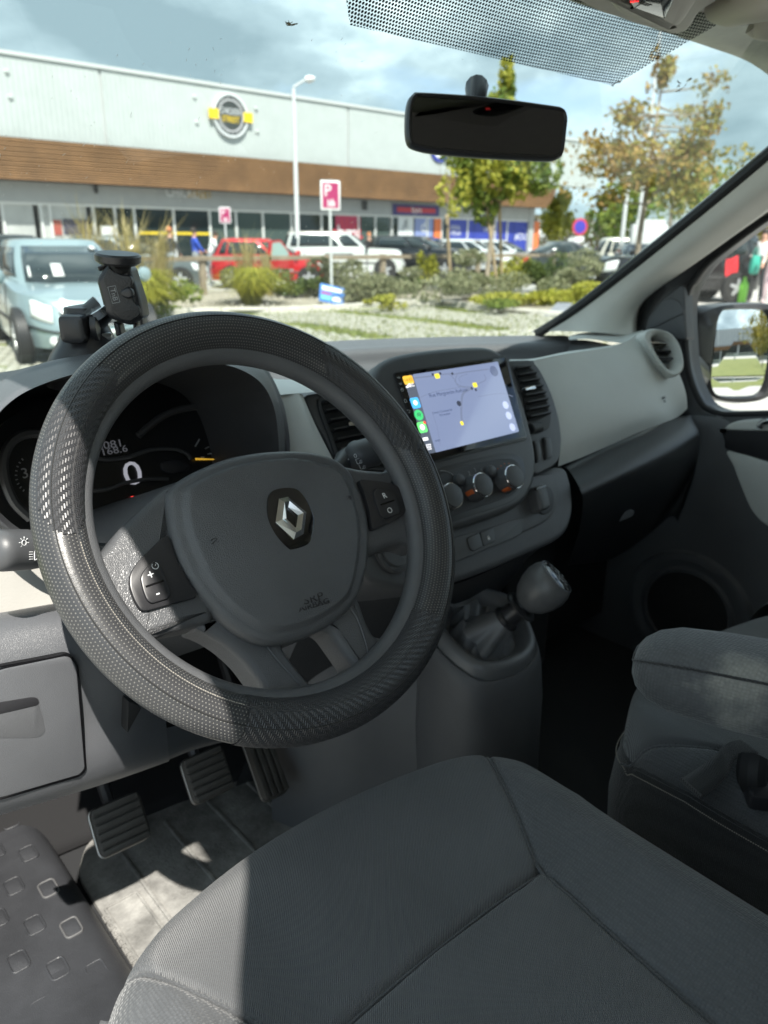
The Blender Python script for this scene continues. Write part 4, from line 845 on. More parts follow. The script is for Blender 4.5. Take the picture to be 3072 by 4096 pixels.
# sun visor clip / grab handle bulge at the passenger side of the headliner
vz = thing('sun_visor', 'grey brown sun visor hinge at the top right of the headliner', 'sun visor', at(*cp('R', 1600, 150), z=1.79))
mb = MB(); L = [at(*cp('R', x, y), z=z) for x, y, z in ((1180,60,1.80),(1300,90,1.785),(1450,60,1.775),(1660,20,1.77),(1900,-20,1.77))]; mb.tube(spl(L, 6, False), [.02]*25, 16); mesh_obj('visor_blade', mb, OVM, vz, smooth=70)
mb = MB(); L = [at(*cp('R', x, y), z=z) for x, y, z in ((1560,170,1.79),(1620,210,1.785),(1720,230,1.78),(1900,250,1.78))]; mb.tube(spl(L, 6, False), [.022]*19, 16); mesh_obj('visor_arm', mb, OVM, vz, smooth=70)
mb = MB(); L = [at(*cp('R', x, y), z=z) for x, y, z in ((1350,170,1.80),(1450,150,1.79),(1560,130,1.788))]; mb.tube(spl(L, 6, False), [.006, .008, .01, .011, .012, .012, .012, .012, .012, .011, .01, .009, .008][:13], 10); mesh_obj('visor_clip', mb, PL_SMOOTH, vz, smooth=70)
# ---------------------------------------------------------------- rear-view mirror
mc = at(1945, 500, y=.755)
FM = Fr(mc, at(2250, 560, y=.715)-at(1640, 450, y=.795), (-.02, .22, 1))
if FM.n@(CAM-FM.o) < 0: FM = Fr(FM.o, -FM.e1, FM.e2)
rm = thing('rear_view_mirror', 'black framed rear-view mirror hanging from the windscreen', 'mirror', mc)
Pm = spl(FM.pts('D', [(312,390),(330,352),(370,346),(600,362),(830,392),(890,405),(907,440),(905,480),(893,570),(872,595),(820,600),(600,588),(420,572),(340,556),(312,530),(306,460)], 0), 6)
mb = MB(); mb.rings([[FM.p(*(p*.55), -.035) for p in ccw(Pm)], [FM.p(*(p*.88), -.024) for p in ccw(Pm)], [FM.p(*p, -.008) for p in ccw(Pm)], [FM.p(*p, .0) for p in ccw(Pm)], [FM.p(*p, .003) for p in inset(ccw(Pm), .002)], [FM.p(*p, .003) for p in inset(ccw(Pm), .0045)], [FM.p(*p, .0005) for p in inset(ccw(Pm), .006)]], cap0=True, cap1=True); mesh_obj('housing', mb, PL_SMOOTH, rm, smooth=50)
mb = MB(); mb.prism(FM, inset(ccw(Pm), .0062), -.001, .0009, bev=0); mesh_obj('mirror_glass', mb, mat('dimmed mirror', (.10, .10, .105), .03, metal=1.0), rm, smooth=0)
mb = MB(); p0 = at(*cp('D', 565, 335), y=.775); p1 = on_screen('D', 572, 318, .004); mb.tube([mc+FM.n*-.03, mc*.4+p0*.6-FM.n*.012, p0*.5+p1*.5, p1], [.010, .012, .016, .013], 12); mesh_obj('stem', mb, PL_SMOOTH, rm)
# ---------------------------------------------------------------- passenger door
door = thing('passenger_door', 'black and grey passenger door trim below the side window', 'door', (1.62, .5, .95))
XD = 1.60
FD = Fr((XD, .6, 1.0), (0, -1, 0), (-.0, 0, 1))   # normal points into the cab (-x)
def dp(name, L, c0, c1, m, k='G', bev=.003, par=door, r=None, n=6):
    Q = FD.pts(k, L, c1); Q = rnd([np.array(p) for p in Q], r) if r else spl(Q, n); mb = MB(); mb.prism(FD, Q, c0, c1, bev=bev, nb=3); return mesh_obj(name, mb, m, par)
rows = []
for c_, z_ in ((-.03, 1.155), (.012, 1.158), (.028, 1.145), (.035, 1.10), (.035, .95), (.03, .70), (.03, .52)):
    rows.append([np.array([XD-c_, y_, z_-.03*max(0, .75-y_)*0]) for y_ in (1.05, .9, .75, .55, .3, 0, -.3)])
mb = MB(); mb.surf(rows, 4, 5); mesh_obj('door_card', mb, PL_LOW, door, smooth=60)
dp('armrest_top', [(1385,885),(1405,855),(1480,828),(1700,815),(1900,815),(1900,900),(1700,892),(1400,885)], .02, .045, PL_LIGHT, bev=.004)
dp('armrest_body', [(1375,895),(1420,890),(1900,905),(1900,1150),(1659,1072),(1412,1008),(1390,950)], .02, .040, PL_SMOOTH, bev=.003)
dp('door_insert', [(1412,1012),(1659,1082),(1900,1150),(1900,1600),(1659,1478),(1590,1425),(1540,1350),(1490,1230),(1445,1110)], .02, .0385, PL_LIGHT, bev=.003)
mb = MB(); mb.tube(spl([FD.p(*FD.px('G', x, y, .05), .05) for x, y in ((1605,865),(1630,835),(1680,820),(1760,815))], 6, False), .007, 10); mesh_obj('door_handle', mb, CHROME, door)
q = [FD.px('G', x, y, .036) for x, y in ((1160,2000),)][0]
spk = MB(); 
for rr, cc0, cc1 in ((.135, .02, .045), ):
    spk.rings([[FD.p(q[0]+r_*cos(w), q[1]+r_*sin(w)*.95, c_) for w in np.linspace(0, 2*pi, 64, endpoint=False)] for r_, c_ in ((.150, .030), (.143, .044), (.128, .046), (.118, .040), (.110, .040), (.106, .047), (.100, .047), (.097, .042), (.001, .044))])
mesh_obj('speaker_ring', spk, PL_MID, door, smooth=40)
GR = mat('speaker cloth', (.04, .041, .043), .8); w_ = N(GR, 'ShaderNodeTexWave'); w_.inputs['Scale'].default_value = 160; tcx = N(GR, 'ShaderNodeTexCoord'); Lk(GR, tcx.outputs['Object'], w_.inputs['Vector']); w_.bands_direction = 'Z'; bpn = N(GR, 'ShaderNodeBump'); bpn.inputs['Distance'].default_value = .002; Lk(GR, w_.outputs['Fac'], bpn.inputs['Height']); Lk(GR, bpn.outputs[0], bsdf(GR).inputs['Normal'])
mb = MB(); mb.rings([[FD.p(q[0]+r_*cos(w), q[1]+r_*sin(w)*.95, c_) for w in np.linspace(0, 2*pi, 48, endpoint=False)] for r_, c_ in ((.096, .043), (.05, .048), (.001, .049))]); mesh_obj('speaker_grille', mb, GR, door)
# window frame, quarter panel, glass
win_in = [(3250,760),(3072,885),(2975,955),(2858,1046),(2806,1110),(2775,1165),(2762,1230),(2763,1320),(2772,1450),(2795,1540),(2835,1615),(2890,1645),(2960,1650),(3300,1640)]
fin = spl(FD.pts('Z', win_in, 0), 5, False)
fout = spl(FD.pts('Z', [(3250,690),(3072,815),(2951,910),(2800,1020),(2665,1115),(2600,1180),(2560,1260),(2545,1350),(2560,1480),(2620,1600),(2700,1690),(2850,1720),(2960,1725),(3300,1715)], 0), 5, False)
mb = MB(); V0 = [FD.p(*p, .012) for p in fout]; V1 = [FD.p(*p, .030) for p in [o*.65+i_*.35 for o, i_ in zip(fout, fin)]]; V2 = [FD.p(*p, .024) for p in [o*.2+i_*.8 for o, i_ in zip(fout, fin)]]; V3 = [FD.p(*p, .012) for p in fin]; V4 = [FD.p(*p, -.03) for p in fin]
n_ = len(V0); mb.add(V0+V1+V2+V3+V4, [(r*n_+i, r*n_+i+1, (r+1)*n_+i+1, (r+1)*n_+i) for r in range(4) for i in range(n_-1)]); mesh_obj('window_frame', mb, PL_SMOOTH, door, smooth=50, thick=.004)
mb = MB(); mb.tube([FD.p(*p, .016) for p in [o*.05+i_*.95 for o, i_ in zip(fout, fin)]], .006, 8); mesh_obj('window_seal', mb, RUBBER, door)
dp('mirror_sail_panel', [(600,1010),(630,900),(700,800),(770,728),(880,640),(920,620),(938,650),(945,900),(960,1100),(800,1080)], .0, .034, PL_LOW, k='P', bev=.004, r=.006)
dp('sail_panel_inlay', [(622,1000),(650,905),(720,790),(760,748),(840,735),(895,765),(932,830),(935,870),(800,930),(700,985)], .02, .0365, PL_MID, k='P', bev=.002, r=.008)
mb = MB(); mb.surf([[np.array([XD-.002, y_, z_]) for y_ in (.95, .3, -.35)] for z_ in (1.14, 1.5, 1.84)], 3, 3); mesh_obj('side_window', mb, thin_glass('side glass', (.95, .97, .96)), door)
mb = MB(); mb.box((XD+.02, -.35, .42), (XD+.09, 1.15, 1.13), .015); mesh_obj('door_skin', mb, GREYCAR, door)
mb = MB(); mb.box((XD-.02, -.35, 1.80), (XD+.05, .62, 1.87), .015); mesh_obj('upper_frame', mb, GREYCAR, door)
# ---------------------------------------------------------------- door mirror outside
dm = thing('door_mirror', 'black passenger door mirror reflecting a store and cloudy sky', 'door mirror', (1.72, .82, 1.25))
mcn = at(*cp('P', 1400, 1200), x=1.86)
nrm = np.array([-.475, -.875, .083]); nrm /= np.linalg.norm(nrm); e1_ = np.cross((0, 0, 1), nrm)
FMi = Fr(mcn, e1_, np.cross(nrm, e1_))
if FMi.n@(CAM-FMi.o) < 0: FMi = Fr(mcn, -e1_, np.cross(nrm, e1_))
mg = [(1240,852),(1300,838),(1430,833),(1560,836),(1622,862),(1645,960),(1640,1200),(1600,1480),(1565,1548),(1500,1570),(1380,1577),(1280,1575),(1205,1562),(1163,1510),(1155,1400),(1180,1150),(1210,950)]
Pg = ccw(spl(FMi.pts('P', mg, 0), 5))
ctrm = sum(Pg)/len(Pg)
Ph = ccw(spl(FMi.pts('P', [(1000,880),(1080,815),(1200,795),(1430,775),(1660,782),(1760,830),(1790,1000),(1770,1300),(1700,1540),(1600,1610),(1450,1640),(1280,1630),(1160,1590),(1090,1520),(1040,1400),(1000,1200)], 0), 5))
Phr = resamp(Ph, 80, ctrm); Pgr = resamp(Pg, 80, ctrm)
mb = MB(); mb.rings([[FMi.p(*(ctrm+(p-ctrm)*.45), -.13) for p in Phr], [FMi.p(*(ctrm+(p-ctrm)*.8), -.11) for p in Phr], [FMi.p(*p, -.06) for p in Phr], [FMi.p(*p, -.01) for p in Phr], [FMi.p(*(p*.8+q*.2), .012) for p, q in zip(Phr, Pgr)], [FMi.p(*(p*.25+q*.75), .016) for p, q in zip(Phr, Pgr)], [FMi.p(*q, .006) for q in Pgr], [FMi.p(*q, -.006) for q in Pgr]], cap0=True, cap1=False); mesh_obj('mirror_shell', mb, PL_SMOOTH, dm, smooth=50)
MIR = mat('mirror glass', (.90, .92, .93), .01, metal=1.0)
ysp = FMi.px('P', 1400, 1405, 0)[1]
for hi_, nm in ((True, 'mirror_glass'), (False, 'wide_angle_glass')):
    Q = [p for p in Pg]
    # clip at the split line
    o = []
    for i in range(len(Q)):
        a, b = Q[i-1], Q[i]; ia = (a[1] > ysp) == hi_; ib = (b[1] > ysp) == hi_
        if ia != ib: t_ = (ysp-a[1])/(b[1]-a[1]); c_ = a+(b-a)*t_; o.append(np.array([c_[0], ysp+(.0012 if hi_ else -.0012)]))
        if ib: o.append(b)
    mb = MB(); Rm = 1.15; oc_ = sum(o)/len(o); ref = ctrm
    def zc_(p): return .0105-((p-ref)@(p-ref))/(2*Rm)
    mb.rings([[FMi.p(*(oc_+(p-oc_)*k), zc_(oc_+(p-oc_)*k)) for p in o] for k in (1, .85, .7, .55, .4, .25, .1, .001)], cap1=True); mesh_obj(nm, mb, MIR, dm, smooth=80)
mb = MB(); mb.obox(FMi, Pg[0][0]*0+min(p[0] for p in Pg), max(p[0] for p in Pg), ysp-.003, ysp+.003, -.006, .006); mesh_obj('glass_divider', mb, BLACK, dm)
mb = MB(); mb.tube([np.array([XD+.03, .86, 1.24]), FMi.p(ctrm[0]-.05, ctrm[1]-.07, -.08)], [.045, .05], 12); mb_ = mesh_obj('mirror_arm', mb, PL_SMOOTH, dm)
# ================================================================ seats
def fabric(name, col, sc, kind, dust=None):
    m = mat(name, col, .85, sheen=.25); b = bsdf(m); tc = N(m, 'ShaderNodeTexCoord'); bp = N(m, 'ShaderNodeBump'); bp.inputs['Distance'].default_value = .0012; bp.inputs['Strength'].default_value = .9
    if kind == 'rib':
        w = N(m, 'ShaderNodeTexWave'); w.inputs['Scale'].default_value = sc; w.inputs['Distortion'].default_value = .6; w.inputs['Detail'].default_value = 2; w.inputs['Detail Scale'].default_value = 4; w.bands_direction = 'X'; mpg = N(m, 'ShaderNodeMapping'); mpg.inputs['Rotation'].default_value = (0, 0, radians(41)); Lk(m, tc.outputs['Object'], mpg.inputs['Vector']); Lk(m, mpg.outputs[0], w.inputs['Vector']); o = w.outputs['Fac']
    else:
        v_ = N(m, 'ShaderNodeTexVoronoi'); v_.inputs['Scale'].default_value = sc*2.4; v_.inputs['Randomness'].default_value = .35; Lk(m, tc.outputs['Object'], v_.inputs['Vector']); iv = N(m, 'ShaderNodeMath', operation='SUBTRACT'); iv.inputs[0].default_value = 1.0; Lk(m, v_.outputs['Distance'], iv.inputs[1]); o = iv.outputs[0]
    n = N(m, 'ShaderNodeTexNoise'); n.inputs['Scale'].default_value = 9; n.inputs['Detail'].default_value = 7; Lk(m, tc.outputs['Object'], n.inputs['Vector'])
    r = N(m, 'ShaderNodeValToRGB'); r.color_ramp.elements[0].position = .3; r.color_ramp.elements[1].position = .75; r.color_ramp.elements[0].color = (*[c*.82 for c in col], 1); r.color_ramp.elements[1].color = (*[c*1.22 for c in col], 1); Lk(m, n.outputs['Fac'], r.inputs[0])
    if dust: e_ = r.color_ramp.elements.new(.56); e_.color = (*[c*1.2 for c in col], 1); r.color_ramp.elements[2].position = .66; r.color_ramp.elements[2].color = (*dust, 1)
    mx_ = N(m, 'ShaderNodeMixRGB', blend_type='MULTIPLY'); mx_.inputs[0].default_value = .35; Lk(m, r.outputs[0], mx_.inputs[1]); Lk(m, o, mx_.inputs[2]); Lk(m, mx_.outputs[0], b.inputs['Base Color'])
    Lk(m, o, bp.inputs['Height']); Lk(m, bp.outputs[0], b.inputs['Normal']); return m
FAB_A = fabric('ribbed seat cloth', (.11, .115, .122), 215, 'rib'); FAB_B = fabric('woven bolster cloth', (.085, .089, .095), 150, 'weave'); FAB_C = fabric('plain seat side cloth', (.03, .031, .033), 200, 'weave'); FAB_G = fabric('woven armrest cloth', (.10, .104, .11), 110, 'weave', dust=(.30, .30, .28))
def dist_poly(X, Y, L):
    D = np.full(X.shape, 9.0)
    for a, b in zip(L[:-1], L[1:]):
        dx, dy = b[0]-a[0], b[1]-a[1]; t = np.clip(((X-a[0])*dx+(Y-a[1])*dy)/(dx*dx+dy*dy+1e-12), 0, 1)
        D = np.minimum(D, np.hypot(X-a[0]-t*dx, Y-a[1]-t*dy))
    return D
def cushion(root, xc, hw, y0, y1, z0, zb, seamR, bol=.022, roll=.055, nx=220, ny=220, corner=.11, cross=.31, shapes=None):
    """seat cushion: plan grid with rounded front, bolsters, seams; cut into the sewn panels"""
    s = np.linspace(-1, 1, nx); t = np.linspace(0, 1, ny)
    def halfw(y):
        q = np.clip((y-(y1-corner))/corner, 0, 1); return hw*(1-.55*(1-np.sqrt(np.clip(1-q**2.6, 0, 1))))
    yy = y0+(y1-y0)*(1-(1-t)**1.25)
    Y = np.repeat(yy[:, None], nx, 1)
    se = np.sign(s)*(1-(1-np.abs(s))**1.3)
    X = xc+halfw(Y)*se[None, :]
    # bow the front edge
    Y = Y-.05*np.clip((Y-y0)/(y1-y0), 0, 1)**3*np.abs(se[None, :])**2.2
    dx_ = halfw(y0+(y1-y0)*(1-(1-t)**1.25))[:, None]*(1-np.abs(se[None, :])); dy_ = (y1-y0)*((1-t)**1.25)[:, None]+0*X
    d = np.minimum(dx_, dy_); q = np.clip(1-d/roll, 0, 1); qq = np.clip(1-np.minimum(1, np.hypot(np.clip(1-dx_/roll, 0, 1), np.clip(1-dy_/roll, 0, 1))), 0, 1)
    Zr = roll*(1-np.sqrt(np.clip(1-(1-qq)**2, 0, 1)))
    R_ = np.abs(X-xc)/hw
    B_ = bol*np.clip((R_-.42)/.35, 0, 1)**1.5*np.clip((y1-.10-Y)/.12+.3, 0, 1)
    Z = z0+B_-Zr+.016*np.exp(-((Y-(y1-.10))/.07)**2)
    SL = [(2*xc-a, b) for a, b in seamR]; CR = [(seamR[-2][0]*0+xc-abs(seamR[3][0]-xc), cross), (xc, cross+.004), (xc+abs(seamR[3][0]-xc), cross)]
    fade = np.clip((y1-.055-Y)/.05, .0, 1)
    for S_, w_, dp_ in ((seamR, .0035, .006), (SL, .0035, .006), (CR, .004, .010)):
        D = dist_poly(X, Y, S_); Z -= fade*dp_*np.exp(-(D/w_)**2)+fade*.007*np.exp(-(D/.028)**2)*.6
    sr = spl(seamR, 6, False); ys = np.array([p[1] for p in sr])[::-1]; xs = np.array([p[0] for p in sr])[::-1]
    seamx = np.interp(Y, ys, xs-xc, left=xs[0]-xc, right=9.0)
    reg = np.where(np.abs(X-xc) > seamx, np.where(X > xc, 3, 2), np.where(Y < cross, 1, 0)); reg[Y > ys.max()] = 0
    names = {0: ('front_panel', FAB_A), 1: ('seat_insert', FAB_A), 2: ('bolster', FAB_B), 3: ('bolster', FAB_B)}
    for rg in (0, 1, 2, 3):
        mb = MB(); idx = {}; 
        for i in range(ny-1):
            for j in range(nx-1):
                if reg[i, j] != rg: continue
                f = []
                for (a, b) in ((i, j), (i, j+1), (i+1, j+1), (i+1, j)):
                    if (a, b) not in idx: idx[a, b] = len(mb.v); mb.v.append((X[a, b], Y[a, b], Z[a, b]))
                    f.append(idx[a, b])
                mb.f.append(tuple(f))
        if mb.f: mesh_obj(names[rg][0], mb, names[rg][1], root, smooth=80)
    def zat(x, y):
        k = np.argmin((X-x)**2+(Y-y)**2); return Z.flat[k]
    for S_ in (seamR, SL, CR):
        Q = [p for p in spl(S_, 14, False) if p[1] > y0+.01]; Q = [np.array([p[0], p[1], zat(p[0], p[1])+.0012]) for p in Q]
        zz = np.convolve(np.r_[[Q[0][2]]*2, [q[2] for q in Q], [Q[-1][2]]*2], np.ones(5)/5, 'valid')
        for q, z_ in zip(Q, zz): q[2] = z_
        mb = MB(); mb.tube(Q, .0016, 6); mesh_obj('sewn_seam', mb, FAB_B, root)
    # side wall round the edge
    edge = [(X[i, 0], Y[i, 0], Z[i, 0]) for i in range(ny)]+[(X[-1, j], Y[-1, j], Z[-1, j]) for j in range(1, nx)]+[(X[i, -1], Y[i, -1], Z[i, -1]) for i in range(ny-2, -1, -1)]
    E_ = [np.array(p) for p in edge]; cen_ = np.array([xc, (y0+y1)/2-.1, 0])
    def sh(p, k, z): q = p.copy(); v = q-cen_; v[2] = 0; v /= np.linalg.norm(v); q += v*k; q[2] = z; return q
    R = [E_]+[[sh(p, k, p[2]*(1-f)+zb*f) for p in E_] for k, f in ((.006, .08), (.010, .25), (.004, .6), (-.03, 1.0))]
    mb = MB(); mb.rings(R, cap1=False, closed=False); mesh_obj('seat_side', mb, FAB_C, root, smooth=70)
    return E_, X, Y, Z
ds = thing('driver_seat', 'charcoal cloth driver seat with side bolsters in the foreground', 'seat', (.35, .2, .55))
seamR = [(.556, .456), (.530, .430), (.512, .398), (.468, .314), (.458, .25), (.448, .16), (.44, .05), (.44, -.1)]
E_, X, Y, Z = cushion(ds, .338, .236, -.10, .520, .975, .72, seamR, cross=.312)
mb = MB(); pts = [p+np.array([0, 0, .0015]) for p in E_]; mb.tube(pts[::3], .0028, 6); mesh_obj('piping', mb, FAB_C, ds)
mb = MB()
for i in range(90, 220, 1): 
    p = E_[i]; q = E_[min(i+1, len(E_)-1)]; v = (p-np.array([.352, .2, p[2]])); v /= np.linalg.norm(v); mb.tube([p+v*.006+np.array([0, 0, -.006]), p*.4+q*.6+v*.006+np.array([0, 0, -.006])], .0006, 4)
mesh_obj('edge_stitching', mb, mat('beige thread', (.30, .27, .22), .8), ds)
# backrest behind the photographer, base
mb = MB(); mb.surf([[np.array([.338+x, -.36+.04*abs(x/.24)**2-(z_-.98)*.2, z_]) for x in np.linspace(-.24, .24, 7)] for z_ in (.98, 1.1, 1.3, 1.55)], 4, 4); mesh_obj('backrest', mb, FAB_A, ds, thick=.10)
mb = MB(); mb.box((.15, -.15, FLOOR), (.55, .40, .74), .02); mesh_obj('seat_base', mb, PL_DARK, ds)
cr_p = at(*cp('K', 482, 426), z=.982); crumb = thing('crumb', 'tiny pale crumb on the driver seat front', 'crumb', cr_p); mb = MB(); mb.lathe(Fr(cr_p, (1, 0, 0), (0, 1, 0)), [(.0028, -.004), (.0034, .002), (.0018, .0045), (.0001, .005)], 7); mesh_obj('crumb_grain', mb, mat('pale crumb', (.55, .48, .36), .8), crumb)
ps = thing('passenger_seat', 'black cloth passenger seat with armrest across the cab', 'seat', (1.05, .2, .55))
seamP = [(1.27, .40), (1.25, .37), (1.23, .33), (1.20, .27), (1.19, .2), (1.18, .1), (1.18, 0), (1.18, -.1)]
EP, XP, YP, ZP = cushion(ps, 1.01, .255, -.10, .495, .918, .62, seamP, cross=.25, roll=.05)
mb = MB(); mb.tube([p+np.array([0, 0, .001]) for p in EP][::3], .003, 6); mesh_obj('piping', mb, FAB_C, ps)
mb = MB()
for i in range(60, 220):
    p = EP[i]; q = EP[min(i+1, len(EP)-1)]; v = (p-np.array([1.035, .2, p[2]])); v /= np.linalg.norm(v); mb.tube([p+v*.007+np.array([0, 0, -.007]), p*.4+q*.6+v*.007+np.array([0, 0, -.007])], .0007, 4)
mesh_obj('edge_stitching', mb, mat('pale grey thread', (.34, .31, .27), .8), ps)
mb = MB(); mb.surf([[np.array([1.035+x, -.36+.04*abs(x/.24)**2-(z_-.9)*.2, z_]) for x in np.linspace(-.24, .24, 7)] for z_ in (.9, 1.05, 1.3, 1.5)], 4, 4); mesh_obj('backrest', mb, FAB_A, ps, thick=.10)
mb = MB(); mb.box((.86, -.15, FLOOR), (1.22, .36, .66), .02); mesh_obj('seat_base', mb, PL_DARK, ps)
# outer half of the bench
mb = MB(); o2 = MB()
rows = [[np.array([x, y_, z_+.012*cos((x-1.42)*8)]) for x in np.linspace(1.29, 1.57, 5)] for y_, z_ in ((.47, .66), (.485, .80), (.475, .885), (.42, .925), (.3, .92), (.1, .90), (-.1, .90))]
mb.surf(rows, 5, 6); mesh_obj('outer_cushion', mb, FAB_A, ps, smooth=70)
# armrest
tip = np.array([.725, .372, 1.055]); adir = np.array([.36, -.93, .035]); adir /= np.linalg.norm(adir); sdir = np.cross(adir, (0, 0, 1)); sdir /= np.linalg.norm(sdir)
if sdir[0] < 0: sdir = -sdir
R = []; R2 = []
for d_, w_, h_ in ((-.012, .018, .012), (-.006, .030, .022), (.008, .040, .032), (.03, .046, .039), (.08, .048, .043), (.2, .049, .045), (.45, .05, .046)):
    c_ = tip+adir*d_+np.array([0, 0, -.0]); ring = []
    for w in np.linspace(0, 2*pi, 40, endpoint=False):
        ca, sa = cos(w), sin(w); ring.append(c_+sdir*w_*np.sign(ca)*abs(ca)**.65+np.array([0, 0, 1.0])*h_*np.sign(sa)*abs(sa)**(.62 if sa > 0 else .9)*(1 if sa > 0 else 1.15))
    R.append(ring)
ar = MB(); ar.rings(R, cap0=True, cap1=True); arm = mesh_obj('armrest', ar, FAB_G, ps, smooth=70)
mb = MB(); n_ = 40; L = [R[k][17] for k in range(len(R)-1, -1, -1)]+[R[0][j] for j in range(16, 3, -1)]+[R[k][3] for k in range(len(R))]; mb.tube(spl(L, 3, False), .0016, 6); mesh_obj('armrest_seam', mb, FAB_C, arm)
# seat belt tongue of webbing and buckle on the passenger seat
sb = thing('seat_belt', 'loose black seat belt webbing lying on the passenger seat cushion', 'seat belt', at(*cp('J', 1400, 1050), z=.93))
WEB = fabric('belt webbing', (.016, .016, .017), 260, 'rib')
mb = MB(); A_ = [at(*cp('J', x, y), z=z) for x, y, z in ((1545,905,.945),(1480,925,.962),(1430,975,.955),(1370,1020,.940),(1292,1072,.925))]; B_ = [at(*cp('J', x, y), z=z) for x, y, z in ((1620,960,.945),(1530,985,.955),(1490,1050,.950),(1440,1100,.938),(1378,1150,.925))]
mb.surf([A_, B_], 6, 3); mesh_obj('webbing', mb, WEB, sb, thick=.002)
mb = MB(); mb.tube([A_[-1], B_[-1]], .0028, 6); mesh_obj('webbing_hem', mb, WEB, sb)
bk = thing('belt_buckle', 'black seat belt buckle beside the armrest on the passenger seat', 'buckle', at(*cp('J', 1630, 1050), z=.92))
mb = MB(); A_ = [at(*cp('J', x, y), z=z) for x, y, z in ((1600,985,.96),(1592,1040,.95),(1600,1090,.935),(1640,1110,.925))]; mb.tube(spl(A_, 5, False), [.016]*16, 10); mesh_obj('buckle_sleeve', mb, RUBBER, bk)
mb = MB(); f = Fr(at(*cp('J', 1640, 1150), z=.925), (.6, -.8, 0), (.8, .6, .1)); mb.obox(f, -.02, .05, -.02, .02, 0, .018, .004); mesh_obj('buckle_body', mb, PL_SMOOTH, bk)
# ================================================================ floor: mat, sill, pedals
mt_ = thing('floor_mat', 'worn grey rubber floor mat under the pedals', 'floor mat', (.45, .8, FLOOR))
MATM = mat('worn mat rubber', (.24, .236, .222), .8, grain=.8, gscale=220, var=.5, vscale=18, gdist=.0015)
mb = MB(); mb.prism(Fr((0, 0, FLOOR), (1, 0, 0), (0, 1, 0)), rnd([np.array(p) for p in ((.262, .30), (.66, .30), (.66, 1.0), (.60, 1.06), (.31, 1.08), (.268, 1.02))], .03), .002, .012, bev=.003); mesh_obj('mat_sheet', mb, MATM, mt_)
for x_ in (.335, .42, .50, .58):
    mb = MB(); mb.box((x_, .62, FLOOR+.011), (x_+.006, 1.03, FLOOR+.0155), .001); mesh_obj('mat_rib', mb, MATM, mt_)
mb = MB(); mb.ring(Fr((0, 0, FLOOR), (1, 0, 0), (0, 1, 0)), rnd([np.array(p) for p in ((.272, .79), (.325, .79), (.325, .925), (.272, .925))], .006), rnd([np.array(p) for p in ((.276, .794), (.321, .794), (.321, .921), (.276, .921))], .004), .010, .0148, .0006); mesh_obj('mat_logo_frame', mb, MATM, mt_)
for k in range(7):
    y_ = .80+k*.0175; mb = MB(); mb.ring(Fr((.2685, y_, FLOOR), (1, 0, 0), (0, 1, 0)), rnd([np.array(p) for p in ((-.0045, -.0062), (.0045, -.0062), (.0045, .0062), (-.0045, .0062))], .002), rnd([np.array(p) for p in ((-.0022, -.0036), (.0022, -.0036), (.0022, .0036), (-.0022, .0036))], .001), .010, .0142, .0004); mesh_obj('embossed_mark', mb, MATM, mt_)
sill = thing('door_sill', 'black plastic door step with raised rounded squares', 'door sill', (.12, .7, .55))
SILM = mat('sill plastic', (.042, .044, .049), .42, grain=.9, gscale=500, kind='voronoi', var=.2, vscale=10, gdist=.0008)
ys_ = (.20, .40, .62, .80, .95, 1.10, 1.24)
rows = []
for y_ in ys_:
    dz = .02*math.exp(-((y_-.62)/.12)**2) - (.05 if y_ < .5 else 0)
    rows.append([np.array(p) for p in ((-.06, y_, .45), (-.03, y_, .57+dz), (.03, y_, .600+dz), (.12, y_, .602+dz), (.20, y_, .602+dz), (.235, y_, .598+dz), (.255, y_, .578+dz*.5), (.262, y_, .54))])
mb = MB(); mb.surf(rows, 6, 6); mesh_obj('sill_cover', mb, SILM, sill, smooth=60)
for ci, x_ in enumerate((.215, .178, .143)):
    for k in range(6):
        y_ = 1.150-.089*k-(.052 if ci == 1 else .008 if ci == 2 else 0)
        if y_ < .74: continue
        f = Fr((x_, y_, .602), (1, 0, 0), (0, 1, 0)); P = rnd([np.array(p) for p in ((-.0125, -.017), (.0125, -.017), (.0125, .017), (-.0125, .017))], .008, 5)
        mb = MB(); mb.ring(f, P, inset(ccw(P), .0025), -.004, .0025, .0008); o = mesh_obj('grip_square', mb, mat('worn stud', (.11, .11, .112), .6) if (ci, k) in ((0, 2), (0, 3)) else SILM, sill)
        mb = MB(); mb.prism(f, inset(ccw(P), .0026), -.004, .0012, bev=.0005); mesh_obj('grip_pad', mb, SILM, o)
mb = MB(); fb = Fr(at(*cp('I', 445, 1948), z=.60), (1, 0, 0), (0, 1, 0)); mb.lathe(fb, [(.024, -.02), (.024, .001), (.020, .003), (.017, -.006), (.012, -.006), (.011, .001), (.0001, .002)], 24); mesh_obj('sill_bolt', mb, mat('dusty bolt', (.12, .11, .095), .7, var=.4, vscale=60), sill)
PEDR = mat('pedal rubber', (.055, .052, .048), .6, grain=.4, gscale=300, var=.2, vscale=30); STEEL = mat('worn steel', (.45, .44, .42), .35, metal=1.0)
